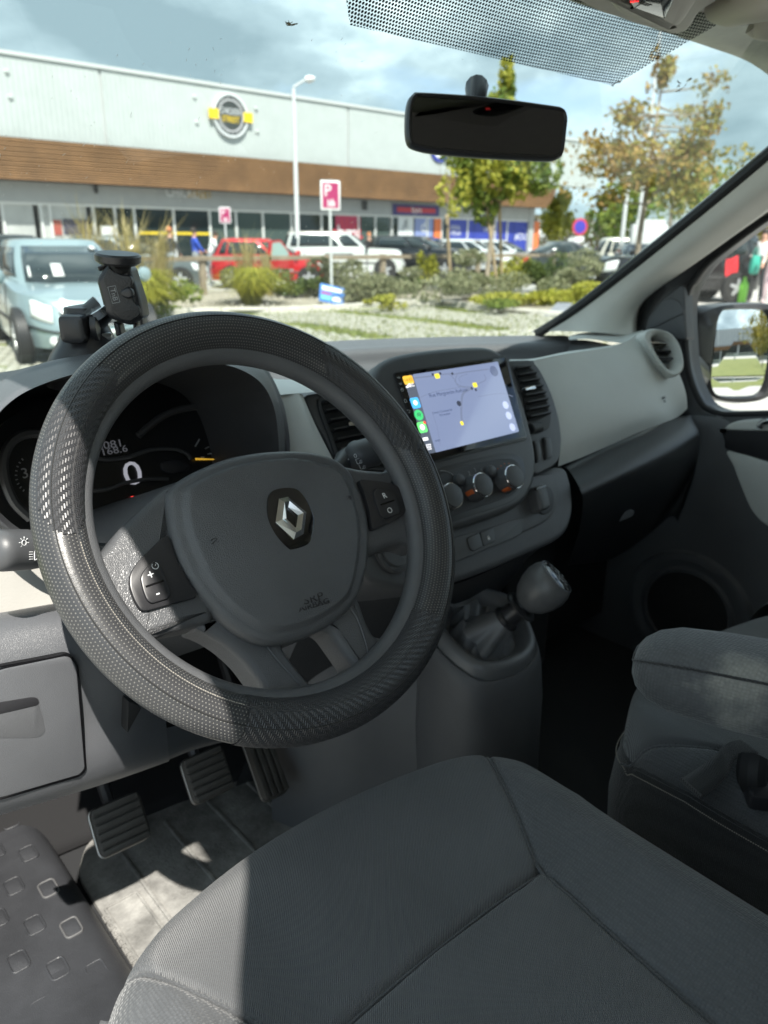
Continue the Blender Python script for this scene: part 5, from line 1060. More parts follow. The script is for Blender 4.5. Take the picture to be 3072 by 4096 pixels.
def pedal(name, label, c, w, h, ribs, along, arm_top):
    t = thing(name, label, 'pedal', c); f = Fr(c, (1, -.05, 0), (0, .62, .78))
    mb = MB(); mb.prism(f, rnd([np.array(p) for p in ((-w, -h), (w, -h), (w*1.05, h), (-w*.95, h))], .012, 5), -.014, .0, bev=.003); pd = mesh_obj('pedal_pad', mb, PEDR, t)
    for k in range(ribs):
        q = -1+2*(k+.5)/ribs; mb = MB()
        if along: mb.obox(f, q*w-.0042, q*w+.0042, -h*.92, h*.92, -.002, .0045, .0012)
        else: mb.obox(f, -w*.92, w*.92, q*h-.0045, q*h+.0045, -.002, .0045, .0014)
        mesh_obj('pad_rib', mb, PEDR, pd)
    mb = MB(); mb.prism(f, rnd([np.array(p) for p in ((-w*1.04, -h*1.04), (w*1.04, -h*1.04), (w*1.06, h), (-w, h))], .012, 5), -.017, -.0125, bev=.001); mesh_obj('pad_plate', mb, STEEL, t)
    mb = MB(); mb.tube(spl([f.p(0, h*.6, -.02), f.p(0, h*1.8, -.035), np.array(arm_top)], 6, False), .0085, 8); mesh_obj('pedal_arm', mb, PL_SMOOTH, t)
pc = at(*cp('I', 572, 1062), x=.305); pedal('clutch_pedal', 'ribbed rubber clutch pedal nearest the door sill', pc, .036, .034, 6, False, (.28, 1.05, 1.10))
pb = at(*cp('I', 990, 825), x=.43); pedal('brake_pedal', 'ribbed rubber brake pedal between clutch and accelerator', pb, .032, .033, 6, False, (.42, 1.08, 1.10))
pg = at(*cp('I', 1262, 770), x=.535); pedal('accelerator_pedal', 'narrow accelerator pedal with lengthwise ribs beside the console', pg, .022, .055, 4, True, (.53, 1.05, .98))
# ================================================================ gear lever
FG = Fr((.83, .68, .925), (1, 0, 0), (0, .94, .34))
gc = thing('gear_console', 'charcoal gear console box rising from the cab floor', 'console', (.83, .7, FLOOR))
rim = spl(FG.pts('J', [(232,470),(250,390),(270,330),(330,292),(450,300),(560,335),(620,395),(660,490),(668,560),(610,625),(500,662),(420,655),(330,595),(262,525)], .0), 6); rim = ccw(rim); cg = sum(rim)/len(rim)
outr = [cg+(p-cg)*1.10 for p in rim]
def drop(P, k, z): 
    o = []
    for p in P:
        q = FG.p(*p); c = FG.p(*cg); v = q-c; v[2] = 0; L_ = np.linalg.norm(v); q = q+v/L_*k; q[2] = q[2]*(1-z)+FLOOR*z; o.append(q)
    return o
mb = MB(); mb.rings([[FG.p(*p, .004) for p in rim], [FG.p(*p, .006) for p in [cg+(p-cg)*1.04 for p in rim]], [FG.p(*p, .001) for p in outr], drop(outr, .004, .04), drop(outr, .010, .2), drop(outr, .012, .5), drop(outr, .02, 1.0)], cap1=False); mesh_obj('console_box', mb, PL_LOW, gc, smooth=45)
mb = MB(); mb.surf([[np.array(p) for p in ((.575, .93, .92), (.62, .86, .915), (.70, .80, .90), (.76, .72, .885))], [np.array(p) for p in ((.57, .92, .75), (.62, .82, .75), (.69, .74, .75), (.74, .66, .76))], [np.array(p) for p in ((.565, .92, .545), (.61, .80, .545), (.68, .70, .545), (.73, .63, .545))]], 6, 6); mesh_obj('console_flank', mb, PL_LOW, gc, smooth=60)
gl_ = thing('gear_lever', 'gear lever with a round black knob and a soft leather gaiter', 'gear lever', FG.p(*cg))
kb = at(*cp('J', 552, 398), x=.812); ax = np.array([.42, -.52, .74]); ax /= np.linalg.norm(ax); KL = 259/FPX*((kb-CAM)@cf)/.97
R = []; nR = 90
GM = mat('gaiter leather', (.13, .134, .14), .34, grain=.5, gscale=420, kind='voronoi', var=.1)
FK = Fr(kb, np.cross(ax, (0, 0, 1)), np.cross(np.cross(ax, (0, 0, 1)), ax)*-1)
if FK.n@ax < 0: FK = Fr(kb, -FK.e1, FK.e2)
rp = resamp(rim, nR, cg)
prof = [(1.0, .004, 0), (.96, .017, 0), (.89, .026, 0), (.80, .024, .05), (.72, .012, .1), (.65, .004, .2), (.57, .012, .4), (.46, .030, .7)]
for k, hz, wv in prof:
    ring = []
    for i, p in enumerate(rp):
        w = 2*pi*i/nR; q = cg+(p-cg)*k*(1+.07*wv*sin(5*w+1)+.05*wv*sin(8*w)); ring.append(FG.p(*q, hz+.010*wv*sin(4*w+2)+.006*wv*sin(9*w)))
    R.append(ring)
top = []
A0 = np.array([atan2(*(p-cg)[::-1]) for p in rp])
for f_, rr_, hh in ((.35, .040, -.050), (.65, .030, -.030), (.85, .024, -.012), (1.0, .020, -.002)):
    ring = []
    for i in range(nR):
        w = A0[i]; e = FG.e1*cos(w)+FG.e2*sin(w); e = e-ax*(e@ax); e /= np.linalg.norm(e); ring.append(kb+ax*hh+e*rr_*(1+.16*(1-f_)*sin(5*w+1)+.12*(1-f_)*sin(7*w)))
    R.append(ring)
mb = MB(); mb.rings(R, cap1=False); mesh_obj('gaiter', mb, GM, gl_, smooth=80)
mb = MB(); mb.lathe(FK, [(.020, -.004), (.0215, .0), (.020, .004), (.0165, .006), (.0155, .022), (.017, .026), (.026, .028), (.027, .031), (.024, .034), (.0165, .035), (.016, .045)], 32); mesh_obj('collar', mb, PL_SMOOTH, gl_, smooth=40)
r0 = .037; k0 = .042; kl = KL-k0+.002
mb = MB(); mb.lathe(FK, [(.017, k0-.004), (.021, k0), (.027, k0+kl*.12), (.0335, k0+kl*.38), (.036, k0+kl*.62), (.034, k0+kl*.84), (.030, k0+kl*.97), (.0285, k0+kl)], 40); kn = mesh_obj('knob', mb, mat('worn knob', (.11, .113, .117), .34, grain=.25, gscale=700, var=.15, vscale=25), gl_, smooth=70)
mb = MB(); mb.lathe(FK, [(.0288, k0+kl-.001), (.0285, k0+kl+.0008), (.027, k0+kl+.0018), (.015, k0+kl+.004), (.0001, k0+kl+.005)], 36); cap = mesh_obj('knob_cap', mb, BLACK, kn, smooth=70)
zc = k0+kl+.0052; mb = MB(); mb.lathe(FK, [(.0293, k0+kl-.002), (.0300, k0+kl), (.0287, k0+kl+.0012)], 36); mesh_obj('cap_ring', mb, PL_MID, kn)
up = (np.array([0, 0, 1.0])-ax*ax[2]); up /= np.linalg.norm(up); FK2 = Fr(FK.p(0, 0, zc-.0012), np.cross(up, ax), up)
if FK2.n@ax < 0: FK2 = Fr(FK2.o, -FK2.e1, FK2.e2)
for a0_, b0_, a1_, b1_ in ((-.010, 0, .010, 0), (-.010, -.009, -.010, .009), (0, -.009, 0, .009), (.010, 0, .010, .009), (-.018, 0, -.010, 0)):
    mb = MB(); mb.tube([FK2.p(a0_, b0_, .0006), FK2.p(a1_, b1_, .0006)], .0006, 5); mesh_obj('shift_line', mb, GREYP, cap)
for s_, a_, b_ in (('1', -.010, .014), ('3', 0, .014), ('5', .010, .014), ('2', -.010, -.014), ('4', 0, -.014), ('6', .010, -.008), ('R', -.020, .004)):
    mb = MB(); mb.add(*textmb(FK2, s_, a_, b_, .008, c=.0004)); mesh_obj('shift_numeral', mb, GREYP, cap)
# ================================================================ phone holder on the dash
hp = at(*cp('M', 985, 1000), y=.80)
nv = np.array([-.62, -.78, .10]); FH = Fr(hp, np.cross((0, 0, 1), nv), (0, 0, 1))
if FH.n@(CAM-hp) < 0: FH = Fr(hp, -FH.e1, FH.e2)
ph = thing('phone_holder', 'black phone holder with clamp plate and suction foot on the dashboard', 'phone holder', at(*cp('M', 700, 1510), y=.83))
def hpz(name, L, c0, c1, m, bev=.002, r=None, par=ph):
    Q = FH.pts('M', L, c1); Q = rnd([np.array(p) for p in Q], r) if r else spl(Q, 5); mb = MB(); mb.prism(FH, Q, c0, c1, bev=bev, nb=3); return mesh_obj(name, mb, m, par)
pl = hpz('clamp_body', [(790,870),(820,815),(890,735),(950,738),(1060,765),(1078,790),(1105,885),(1122,925),(1162,1050),(1182,1175),(1172,1195),(1082,1255),(1000,1230),(905,1195),(862,1150),(838,1050),(806,930)], -.030, .0, PL_SMOOTH, bev=.006, r=.004)
hpz('clamp_face', [(850,860),(905,760),(945,800),(1010,830),(1078,835),(1098,880),(1085,960),(1110,1060),(1150,1090),(1165,1165),(1080,1215),(1010,1205),(925,1140),(915,1050),(880,930)], -.01, .0028, mat('grained holder face', (.012, .012, .013), .4, grain=.9, gscale=600), r=.004, bev=.001, par=pl)
hpz('holder_button', [(990,965),(1060,925),(1100,960),(1105,1010),(1070,1030),(1010,1010)], 0, .0075, PL_SMOOTH, r=.003, bev=.002, par=pl)
a, b = FH.px('M', 945, 992, .003); va = np.array(FH.px('M', 960, 1045, .003))-np.array(FH.px('M', 930, 940, .003)); rt = atan2(va[1], va[0])
mb = MB(); mb.add(*textmb(FH, 'TnB', a, b, .0075, c=.0032, rot=rt)); mesh_obj('holder_lettering', mb, GREYP, pl)
FT = Fr(FH.p(a, b), FH.e1*cos(rt)+FH.e2*sin(rt), -FH.e1*sin(rt)+FH.e2*cos(rt)); mb = MB(); mb.ring(FT, [(-.0085, -.0042), (.0085, -.0042), (.0085, .0042), (-.0085, .0042)], [(-.008, -.0037), (.008, -.0037), (.008, .0037), (-.008, .0037)], .0025, .0032, .0001); mesh_obj('lettering_frame', mb, GREYP, pl)
for L in ([(800,760),(870,735),(885,745),(820,805)], [(935,1215),(985,1235),(1010,1330),(960,1340)], [(1095,1215),(1125,1210),(1130,1280),(1105,1290)], [(1150,1195),(1180,1185),(1185,1255),(1160,1260)]):
    hpz('clamp_claw', L, -.022, -.004, PL_SMOOTH, r=.002)
pt = at(*cp('M', 978, 682), y=.795); FT2 = Fr(pt, (1, 0, 0), (0, 1, .12)); mb = MB(); mb.lathe(FT2, [(.0001, -.007), (.018, -.007), (.0225, -.004), (.023, .002), (.021, .004), (.0001, .0045)], 28); mesh_obj('top_pad', mb, PL_SMOOTH, ph, smooth=40)
mb = MB(); mb.tube([pt+np.array([.003, 0, -.004]), at(*cp('M', 1000, 770), y=.805)], .0105, 12); mesh_obj('top_stem', mb, RUBBER, ph)
j0 = at(*cp('M', 860, 1090), y=.835); j1 = at(*cp('M', 660, 1300), y=.845); mb = MB(); mb.tube([j0, j0*.6+j1*.4, j1], [.0145, .016, .020], 18); mesh_obj('arm', mb, PL_SMOOTH, ph, smooth=60)
mb = MB(); mb.tube([at(*cp('M', 800, 1075), y=.83), at(*cp('M', 845, 1130), y=.83)], .020, 18); mesh_obj('ball_collar', mb, CHROME, ph)
mb = MB(); FKb = Fr(at(*cp('M', 610, 1275), y=.825), FH.e1, FH.e2); mb.obox(FKb, -.013, .013, -.014, .014, -.02, .008, .004); mesh_obj('clamp_knob', mb, PL_SMOOTH, ph)
mb = MB(); mb.tube([FKb.p(.016, .002, -.02), FKb.p(.022, .002, -.02)], .018, 16); mesh_obj('knob_flange', mb, PL_SMOOTH, ph)
mb = MB(); s0, s1 = at(*cp('M', 705, 1358), y=.83), at(*cp('M', 918, 1332), y=.83); FSv = Fr((s0+s1)/2, s1-s0, (0, 0, 1)); L_ = np.linalg.norm(s1-s0)/2; mb.obox(FSv, -L_, L_, -.004, .004, -.006, .006, .002); mesh_obj('release_lever', mb, mat('brushed silver', (.55, .55, .54), .3, metal=.9), ph)
fb_ = at(*cp('M', 740, 1500), y=.85); FBs = Fr(fb_, (1, 0, 0), (0, 1, 0)); mb = MB(); mb.lathe(FBs, [(.047, -.03), (.046, -.012), (.040, .002), (.030, .016), (.022, .036), (.020, .052), (.0001, .055)], 32); mesh_obj('suction_foot', mb, PL_SMOOTH, ph, smooth=60)
# ================================================================ ground
def g0(k, x, y, z=0.0): return at(*cp(k, x, y), z=z)
ASPH = mat('pale asphalt', (.40, .39, .365), .9, grain=.5, gscale=40, var=.18, vscale=2.5, gdist=.01)
mb = MB(); mb.add([(-400, -400, -.02), (600, -400, -.02), (600, 700, -.02), (-400, 700, -.02)], [(0, 1, 2, 3)]); o = mesh_obj('ground', mb, ASPH, smooth=0); struct(o)
GRASS = mat('turf', (.085, .12, .022), .9, grain=.8, gscale=25, var=.4, vscale=3.0, gdist=.03, col2=(.20, .21, .055))
mb = MB(); mb.add([(-14, 3.0, -.016), (3, 3.0, -.016), (9, 6.0, -.016), (15, 9.0, -.016), (19, 15.2, -.016), (-14, 15.2, -.016)], [(0, 1, 2, 3, 4, 5)]); o = mesh_obj('turf_base', mb, GRASS, smooth=0); struct(o)
# kerb of the planting bed, curving towards the right
kerb_px = [('M', -300, 1420), ('M', 300, 1330), ('N', 0, 950), ('N', 700, 938), ('O', 60, 985), ('O', 330, 962), ('O', 560, 950), ('O', 900, 985), ('O', 1200, 1022), ('O', 1540, 1046), ('O', 1900, 1075)]
kl = [g0(*q) for q in kerb_px]; kl[0] = np.array([-2.0, 13.6, 0]); kl = [np.array([-14.0, 13.8, 0])]+kl
kl = spl(kl, 6, False)
GRAV = mat('bed gravel', (.30, .27, .21), .95, grain=.9, gscale=22, var=.35, vscale=9, gdist=.03)
mb = MB(); V = []; Fc = []
bk = [np.array([p[0]+(5.0 if p[1] < 12.3 else 0), 18.6, 0]) for p in kl]
rows = [[p*(1-f)+q*f+np.array([0, 0, .06+.10*f]) for p, q in zip(kl, bk)] for f in (0, .3, .6, 1)]
mb.surf(rows, 2, 3); o = mesh_obj('planting_bed', mb, GRAV, smooth=60); struct(o)
KRB = mat('kerb concrete', (.50, .48, .43), .9, grain=.4, gscale=60, var=.15, vscale=4)
kb_ = thing('kerb', 'pale concrete kerb round the planting bed', 'kerb', (10, 13.4, 0))
acc = 0; seg = [kl[0]]
lens = np.cumsum([0]+[np.linalg.norm(kl[i+1]-kl[i]) for i in range(len(kl)-1)]); tot = lens[-1]
def kat(s): 
    i = min(len(kl)-2, max(0, np.searchsorted(lens, s)-1)); f = (s-lens[i])/(lens[i+1]-lens[i]+1e-9); return kl[i]*(1-f)+kl[i+1]*f
s = 0
while s < tot-1.0:
    a, b = kat(s), kat(s+.985); e = b-a; f = Fr((a+b)/2, e, np.cross((0, 0, 1), e)); L_ = np.linalg.norm(e)/2; mb = MB(); mb.obox(f, -L_, L_, -.02, .13, -.1, .11+.004*sin(s*7), .012); mesh_obj('kerb_stone', mb, KRB, kb_); s += 1.0
# paver blocks set in the turf, in bays divided by strips of grass
PAVM = [mat('paver %d' % i, c, .9, grain=.4, gscale=50, var=.15, vscale=6) for i, c in enumerate(((.38, .37, .31), (.32, .31, .27), (.43, .42, .36)))]
def strip_d(p):
    # distance to the grass strips that divide the bays
    return min(dist_poly(np.array([[p[0]]]), np.array([[p[1]]]), st)[0, 0] for st in STR)
STR = [[g0('O', -200, 985)[:2], g0('O', 0, 1015)[:2], g0('O', 500, 1065)[:2], g0('O', 1040, 1132)[:2]], [g0('F', -100, 50)[:2], g0('F', 250, 60)[:2], g0('F', 650, 125)[:2]], [g0('O', 700, 985)[:2], g0('O', 900, 1010)[:2]]]
blk = []
px_ = .235; py_ = .165
kpoly = np.array([[p[0], p[1]] for p in kl])
for iy in range(46):
    for ix in range(96):
        x = 1.6+ix*px_*.62+(iy % 2)*px_*.31; y = 6.2+iy*py_
        if x > 17: continue
        yk = np.interp(x, kpoly[:, 0], kpoly[:, 1]) if x < 13.2 else 13.8-(x-13.2)*1.5
        if y > yk-.32: continue
        if x > 13 and y > 12.5-(x-13)*.9: continue
        if strip_d((x, y)) < .30: continue
        if RNG.random() < .05: continue
        blk.append((x, y))
vis = [b for b in blk if 0 < 1][:]
def inview(x, y):
    v = np.array([x, y, 0])-CAM; d = v@cf; return PW/2+FPX*(v@cr)/d, PH/2-FPX*(v@cu)/d
near = sorted([b for b in blk if 700 < inview(*b)[0] < 2250 and inview(*b)[1] < 1415], key=lambda b: b[1])[:300]; ns = set(near)
pv = thing('paver_parking', 'pale stone pavers set in grass on the parking bay ahead', 'paving', (8, 9, 0))
f0 = Fr((0, 0, 0), (1, 0, 0), (0, 1, 0)); mb = MB(); mb.obox(f0, -.055, .055, -.058, .058, -.06, .012, .012)
proto = None
for i, (x, y) in enumerate(near):
    if i < 3:
        m3 = MB(); m3.v = [tuple(np.array(p)+ORG['paver_parking']) for p in mb.v]; m3.f = list(mb.f); o = mesh_obj('paver', m3, PAVM[i], pv)
        if i == 0: protos = []
        protos.append(o)
    else: o = protos[i % 3].copy(); C.objects.link(o); o.parent = pv
    o.location = (x-8, y-9, RNG.uniform(-.006, .004)); o.rotation_euler = (0, 0, RNG.normal(0, .05))
mb2 = MB()
for (x, y) in blk:
    if (x, y) in ns: continue
    mb2.obox(Fr((x, y, RNG.uniform(-.006, .004)), (1, RNG.normal(0, .05), 0), (0, 1, 0)), -.055, .055, -.058, .058, -.02, .012)
o = mesh_obj('paver_field', mb2, PAVM[0], pv, smooth=0); o['kind'] = 'stuff'
# ================================================================ plants
def leaves(mb, c, rad, n, size, rng, up=.3, shell=.55, flat=1.0):
    """small leaf faces through an uneven ellipsoid"""
    lob = [(rng.normal(0, .55, 3)*np.array([1, 1, .7]), rng.uniform(.35, .62)) for _ in range(9)]
    V = np.zeros((n*4, 3)); k = 0
    for _ in range(n):
        L0, r0 = lob[rng.integers(len(lob))]; v = rng.normal(0, 1, 3); v /= np.linalg.norm(v); q = L0+v*r0*rng.uniform(shell, 1.0)**.5
        p = c+q*rad; a = rng.normal(0, 1, 3); a /= np.linalg.norm(a); b = np.cross(a, rng.normal(0, 1, 3)); b /= np.linalg.norm(b)+1e-9; s = size*rng.uniform(.6, 1.3)
        V[k:k+4] = (p-a*s, p-b*s*.55, p+a*s, p+b*s*.55); k += 4
    n0 = len(mb.v); mb.v += [tuple(p) for p in V]; mb.f += [(n0+4*i, n0+4*i+1, n0+4*i+2, n0+4*i+3) for i in range(n)]
def leafmat(name, c1, c2, tr=.35):
    m = mat(name, c1, .7); b = bsdf(m); g = N(m, 'ShaderNodeNewGeometry'); r = N(m, 'ShaderNodeValToRGB'); r.color_ramp.elements[0].color = (*c1, 1); r.color_ramp.elements[1].color = (*c2, 1); Lk(m, g.outputs['Random Per Island'], r.inputs[0]); Lk(m, r.outputs[0], b.inputs['Base Color'])
    t_ = N(m, 'ShaderNodeBsdfTranslucent'); Lk(m, r.outputs[0], t_.inputs[0]); mx_ = N(m, 'ShaderNodeMixShader'); mx_.inputs[0].default_value = tr; o = m.node_tree.nodes['Material Output']; Lk(m, b.outputs[0], mx_.inputs[1]); Lk(m, t_.outputs[0], mx_.inputs[2]); Lk(m, mx_.outputs[0], o.inputs[0]); return m
LG = leafmat('bright green leaves', (.10, .17, .025), (.26, .30, .05)); LY = leafmat('olive autumn leaves', (.17, .17, .035), (.36, .29, .06)); LGR = leafmat('grey green leaves', (.15, .17, .085), (.30, .30, .17)); LYG = leafmat('yellow green leaves', (.26, .28, .03), (.45, .42, .06)); LDK = leafmat('dark green leaves', (.05, .085, .02), (.13, .17, .04)); LSTR = leafmat('straw blades', (.30, .25, .10), (.50, .42, .20)); LOR = leafmat('russet leaves', (.24, .14, .04), (.36, .25, .06))
BARK = mat('pale bark', (.30, .25, .19), .9, grain=.8, gscale=60, var=.25, vscale=9, gdist=.006); STAKE = mat('stake wood', (.42, .32, .20), .85, var=.2, vscale=6)
def tree(name, label, base, h, crown_c, crown_r, lm, n, size, seed, lean=(0, 0), trunk=.06, lm2=None, group=None, limbs=14):
    rng = np.random.default_rng(seed); t = thing(name, label, 'tree', base, group); base = np.array(base, float); cc_ = base+np.array(crown_c); top = base+np.array([lean[0], lean[1], h])
    mb = MB(); P = [base+(top-base)*f+np.array([.05*sin(f*7), .04*cos(f*5), 0])*f for f in np.linspace(0, 1, 9)]; mb.tube(P, [trunk*(1-.85*f)+.006 for f in np.linspace(0, 1, 9)], 8); mesh_obj('trunk', mb, BARK, t)
    tips = []
    for k in range(limbs):
        f = rng.uniform(.38, .9); p0 = base+(top-base)*f; w = rng.uniform(0, 2*pi); q = cc_+np.array([cos(w)*crown_r[0], sin(w)*crown_r[1], 0])*rng.uniform(.5, 1.05)+np.array([0, 0, crown_r[2]*rng.uniform(-.7, .75)]); q[2] = max(q[2], p0[2]+.1)
        mb = MB(); md = p0*.5+q*.5+np.array([0, 0, -.08]); mb.tube([p0, md, q], [trunk*.35, trunk*.2, .006], 6); mesh_obj('branch', mb, BARK, t); tips.append((p0, md, q))
    def crown(nm, mm, nn, rr):
        mb = MB(); leaves(mb, cc_, np.array(crown_r)*rr, int(nn*.55), size, rng)
        for (p0, md, q) in tips:
            for f, s_ in ((.55, .30), (.85, .26), (1.02, .2)):
                p = md*(1-f)+q*f if f <= 1 else q+(q-md)*.05; leaves(mb, p, np.array(crown_r)*s_*.8, int(nn*.45/(len(tips)*3)), size, rng)
        leaves(mb, top+np.array([0, 0, -.15*crown_r[2]]), np.array([.16*crown_r[0], .16*crown_r[1], .42*crown_r[2]]), int(nn*.08), size, rng)
        mesh_obj(nm, mb, mm, t, smooth=0)
    crown('crown', lm, n, 1.0)
    if lm2: crown('crown', lm2, n//2, .95)
    return t
b1 = g0('T', 1076, 640)
tb = at(*cp('T', 1052, 560), y=b1[1]); tb[2] = .1
z_top = at(*cp('T', 1086, 150), y=tb[1])[2]; z_lo = at(*cp('T', 1060, 480), y=tb[1])[2]; xw = at(*cp('T', 1150, 420), y=tb[1])[0]-at(*cp('T', 1000, 420), y=tb[1])[0]
ccx = at(*cp('T', 1078, 400), y=tb[1])
t1 = tree('young_tree', 'slender young green tree staked behind the rear-view mirror', tb, z_top-.1, (ccx[0]-tb[0], 0, (z_lo+z_top)/2-.35), (xw*.33, xw*.30, (z_top-z_lo)*.34), LG, 5200, .085, 3, lean=(ccx[0]-tb[0]+.1, 0), lm2=LYG, trunk=.07)
for (xa, ya, xb, yb) in ((1049, 428, 1076, 640), (1078, 420, 1090, 545), (965, 465, 978, 560)):
    pb_ = g0('T', 1076, 640) if xa == 1049 else at(*cp('T', xb, yb), y=tb[1]+.3); pa_ = at(*cp('T', xa, ya), y=tb[1]); pb_[2] = .05
    st_ = thing('tree_stake', {1049: 'leaning pale stake in front of the young green tree', 1078: 'pale stake right of the young green tree', 965: 'pale stake left of the young green tree'}[xa], 'stake', pb_); mb = MB(); mb.tube([pb_, pa_], .045, 8); o = mesh_obj('stake_pole', mb, STAKE, st_)
    mb = MB(); mb.tube([pa_-np.array([0, 0, .32]), pa_-np.array([0, 0, .22])], .05, 8); mesh_obj('stake_tie', mb, RUBBER, st_)
b2 = at(*cp('T', 1372, 560), y=13.2); b2[2] = .05
zt = at(*cp('T', 1435, 140), y=13.2)[2]; zl = at(*cp('T', 1390, 485), y=13.2)[2]; xl, xr = at(*cp('T', 1295, 380), y=13.2)[0], at(*cp('T', 1520, 380), y=13.2)[0]
tree('autumn_tree', 'loose autumn tree with olive and russet leaves beside the pillar', b2, zt-.1, ((xl+xr)/2-b2[0], 0, (zl+zt)/2-.55), ((xr-xl)*.36, (xr-xl)*.33, (zt-zl)*.30), LY, 2900, .095, 5, lean=(at(*cp('T', 1435, 140), y=13.2)[0]-b2[0], 0), lm2=LOR, trunk=.10, limbs=22)
# bare sapling left of the young tree
sp0 = at(*cp('T', 972, 560), y=17); sp0[2] = .1
sap = thing('bare_sapling', 'thin bare sapling left of the young green tree', 'tree', sp0); mb = MB(); mb.tube([sp0, at(*cp('T', 970, 420), y=17), at(*cp('T', 975, 330), y=17)], [.03, .02, .006], 6); mesh_obj('trunk', mb, BARK, sap)
for q in (((970, 450), (955, 400), (948, 345)), ((971, 455), (990, 410), (1005, 375)), ((970, 430), (962, 380), (968, 340)), ((972, 440), (985, 395), (988, 350))):
    mb = MB(); mb.tube([at(*cp('T', *p), y=17) for p in q], [.014, .009, .004], 5); mesh_obj('branch', mb, BARK, sap)
def shrub(label, c, rad, lm, n, size, seed, name='shrub', group=None):
    rad = (rad[0], rad[1], rad[2]*.72)
    rng = np.random.default_rng(seed); t = thing(name, label, 'shrub', (c[0], c[1], .05), group); mb = MB(); leaves(mb, np.array([c[0], c[1], .1+rad[2]*.75]), np.array(rad), n, size, rng, shell=.3); mesh_obj('foliage', mb, lm, t, smooth=0)
    mb = MB()
    for k in range(7):
        w = rng.uniform(0, 2*pi); mb = MB(); mb.tube([(c[0], c[1], 0), (c[0]+cos(w)*rad[0]*.4, c[1]+sin(w)*rad[1]*.4, rad[2]*1.1)], [.015, .005], 5); mesh_obj('stem', mb, BARK, t)
    return t
def tuft(label, c, h, r, lm, n, seed, name='grass_tuft', group=None):
    rng = np.random.default_rng(seed); t = thing(name, label, 'grass', (c[0], c[1], .05), group); mb = MB()
    for _ in range(n):
        w = rng.uniform(0, 2*pi); hh = h*rng.uniform(.55, 1.15); rr = r*rng.uniform(.2, 1.0); b = np.array([c[0]+rng.normal(0, .07), c[1]+rng.normal(0, .07), .08]); d = np.array([cos(w), sin(w), 0]); s_ = np.array([-sin(w), cos(w), 0])*.009
        wide = lm is LYG; p1 = b+d*rr*(.55 if wide else .42)+np.array([0, 0, hh*.70]); p2 = b+d*rr*(1.35 if wide else 1.15)+np.array([0, 0, hh*(rng.uniform(.25, .75) if wide else rng.uniform(.55, 1.0))]); n0 = len(mb.v)
        mb.v += [tuple(b-s_), tuple(b+s_), tuple(p1+s_), tuple(p1-s_), tuple(p2)]; mb.f += [(n0, n0+1, n0+2, n0+3), (n0+3, n0+2, n0+4)]
    mesh_obj('blades', mb, lm, t, smooth=0); return t
def gp(k, x, y): q = g0(k, x, y, .1); return (q[0], q[1])
tuft('bright yellow green grass tuft below the red car', gp('N', 640, 860), 1.0, .95, LYG, 1100, 11)
tuft('straw coloured feather grass rising over the bright tuft', gp('N', 600, 850), 1.6, .7, LSTR, 110, 12)
tuft('yellow green grass tuft right of the phone holder', gp('M', 1180, 1160), 1.05, .95, LYG, 1100, 13)
tuft('tall straw feather grass behind the phone holder', gp('M', 1120, 1130), 2.0, .9, LSTR, 150, 14)
tuft('tall straw grass behind the pale blue car', (6.7, 17.2), 2.1, 1.1, LSTR, 190, 15)
tuft('wispy straw grass between the holder and the fence', (8.2, 17.0), 1.9, .9, LSTR, 130, 16)
tuft('low straw grass right of the red car bumper', gp('N', 760, 800), 1.3, .6, LSTR, 90, 17)
shrub('yellow flowering shrub behind the phone holder', (7.4, 18.0), (.8, .6, 1.0), LYG, 1500, .05, 21)
shrub('green shrub in front of the fence left of the bright tuft', gp('M', 1330, 1130), (.55, .45, .42), LG, 1300, .05, 22)
shrub('low green shrub in front of the red car', gp('N', 1020, 810), (.65, .5, .48), LDK, 1600, .05, 23)
shrub('olive shrub behind the blue ground sign', gp('N', 1350, 800), (.85, .6, .70), LGR, 2400, .05, 24)
shrub('olive shrub right of the blue ground sign', gp('N', 1560, 840), (.9, .6, .62), LGR, 2200, .05, 25)
shrub('grey green shrub low in front of the white car', gp('O', 220, 890), (.9, .6, .50), LGR, 2000, .05, 26)
shrub('dark green shrub right of the white car', gp('O', 440, 870), (.45, .4, .45), LDK, 1100, .05, 27)
shrub('yellow leaved shrub before the black car', gp('O', 545, 850), (.35, .3, .75), LYG, 700, .06, 28)
shrub('large grey green lavender bush left of the leaning stake', gp('O', 850, 915), (1.35, .8, .70), LGR, 4600, .05, 29)
shrub('upright green shrub right of the leaning stake', gp('O', 1190, 830), (.55, .5, .85), LYG, 1700, .055, 30)
shrub('round dark green bush below the dark saloon', gp('O', 1390, 835), (.85, .6, .72), LDK, 2600, .055, 31)
shrub('pale grey bush beside the pillar', gp('O', 1600, 880), (1.1, .8, .72), LGR, 3200, .05, 32)
shrub('yellow ground cover right of the leaning stake', gp('O', 1300, 960), (1.15, .55, .30), LYG, 2600, .05, 33)
shrub('yellow ground cover behind the grey panel', gp('O', 1640, 950), (.9, .6, .32), LYG, 1800, .05, 34)
shrub('low yellow green plant at the kerb corner', gp('O', 300, 975), (.35, .25, .20), LYG, 600, .045, 35)
shrub('low green plant at the kerb under the stake', gp('O', 1120, 990), (.5, .3, .18), LG, 700, .045, 36)
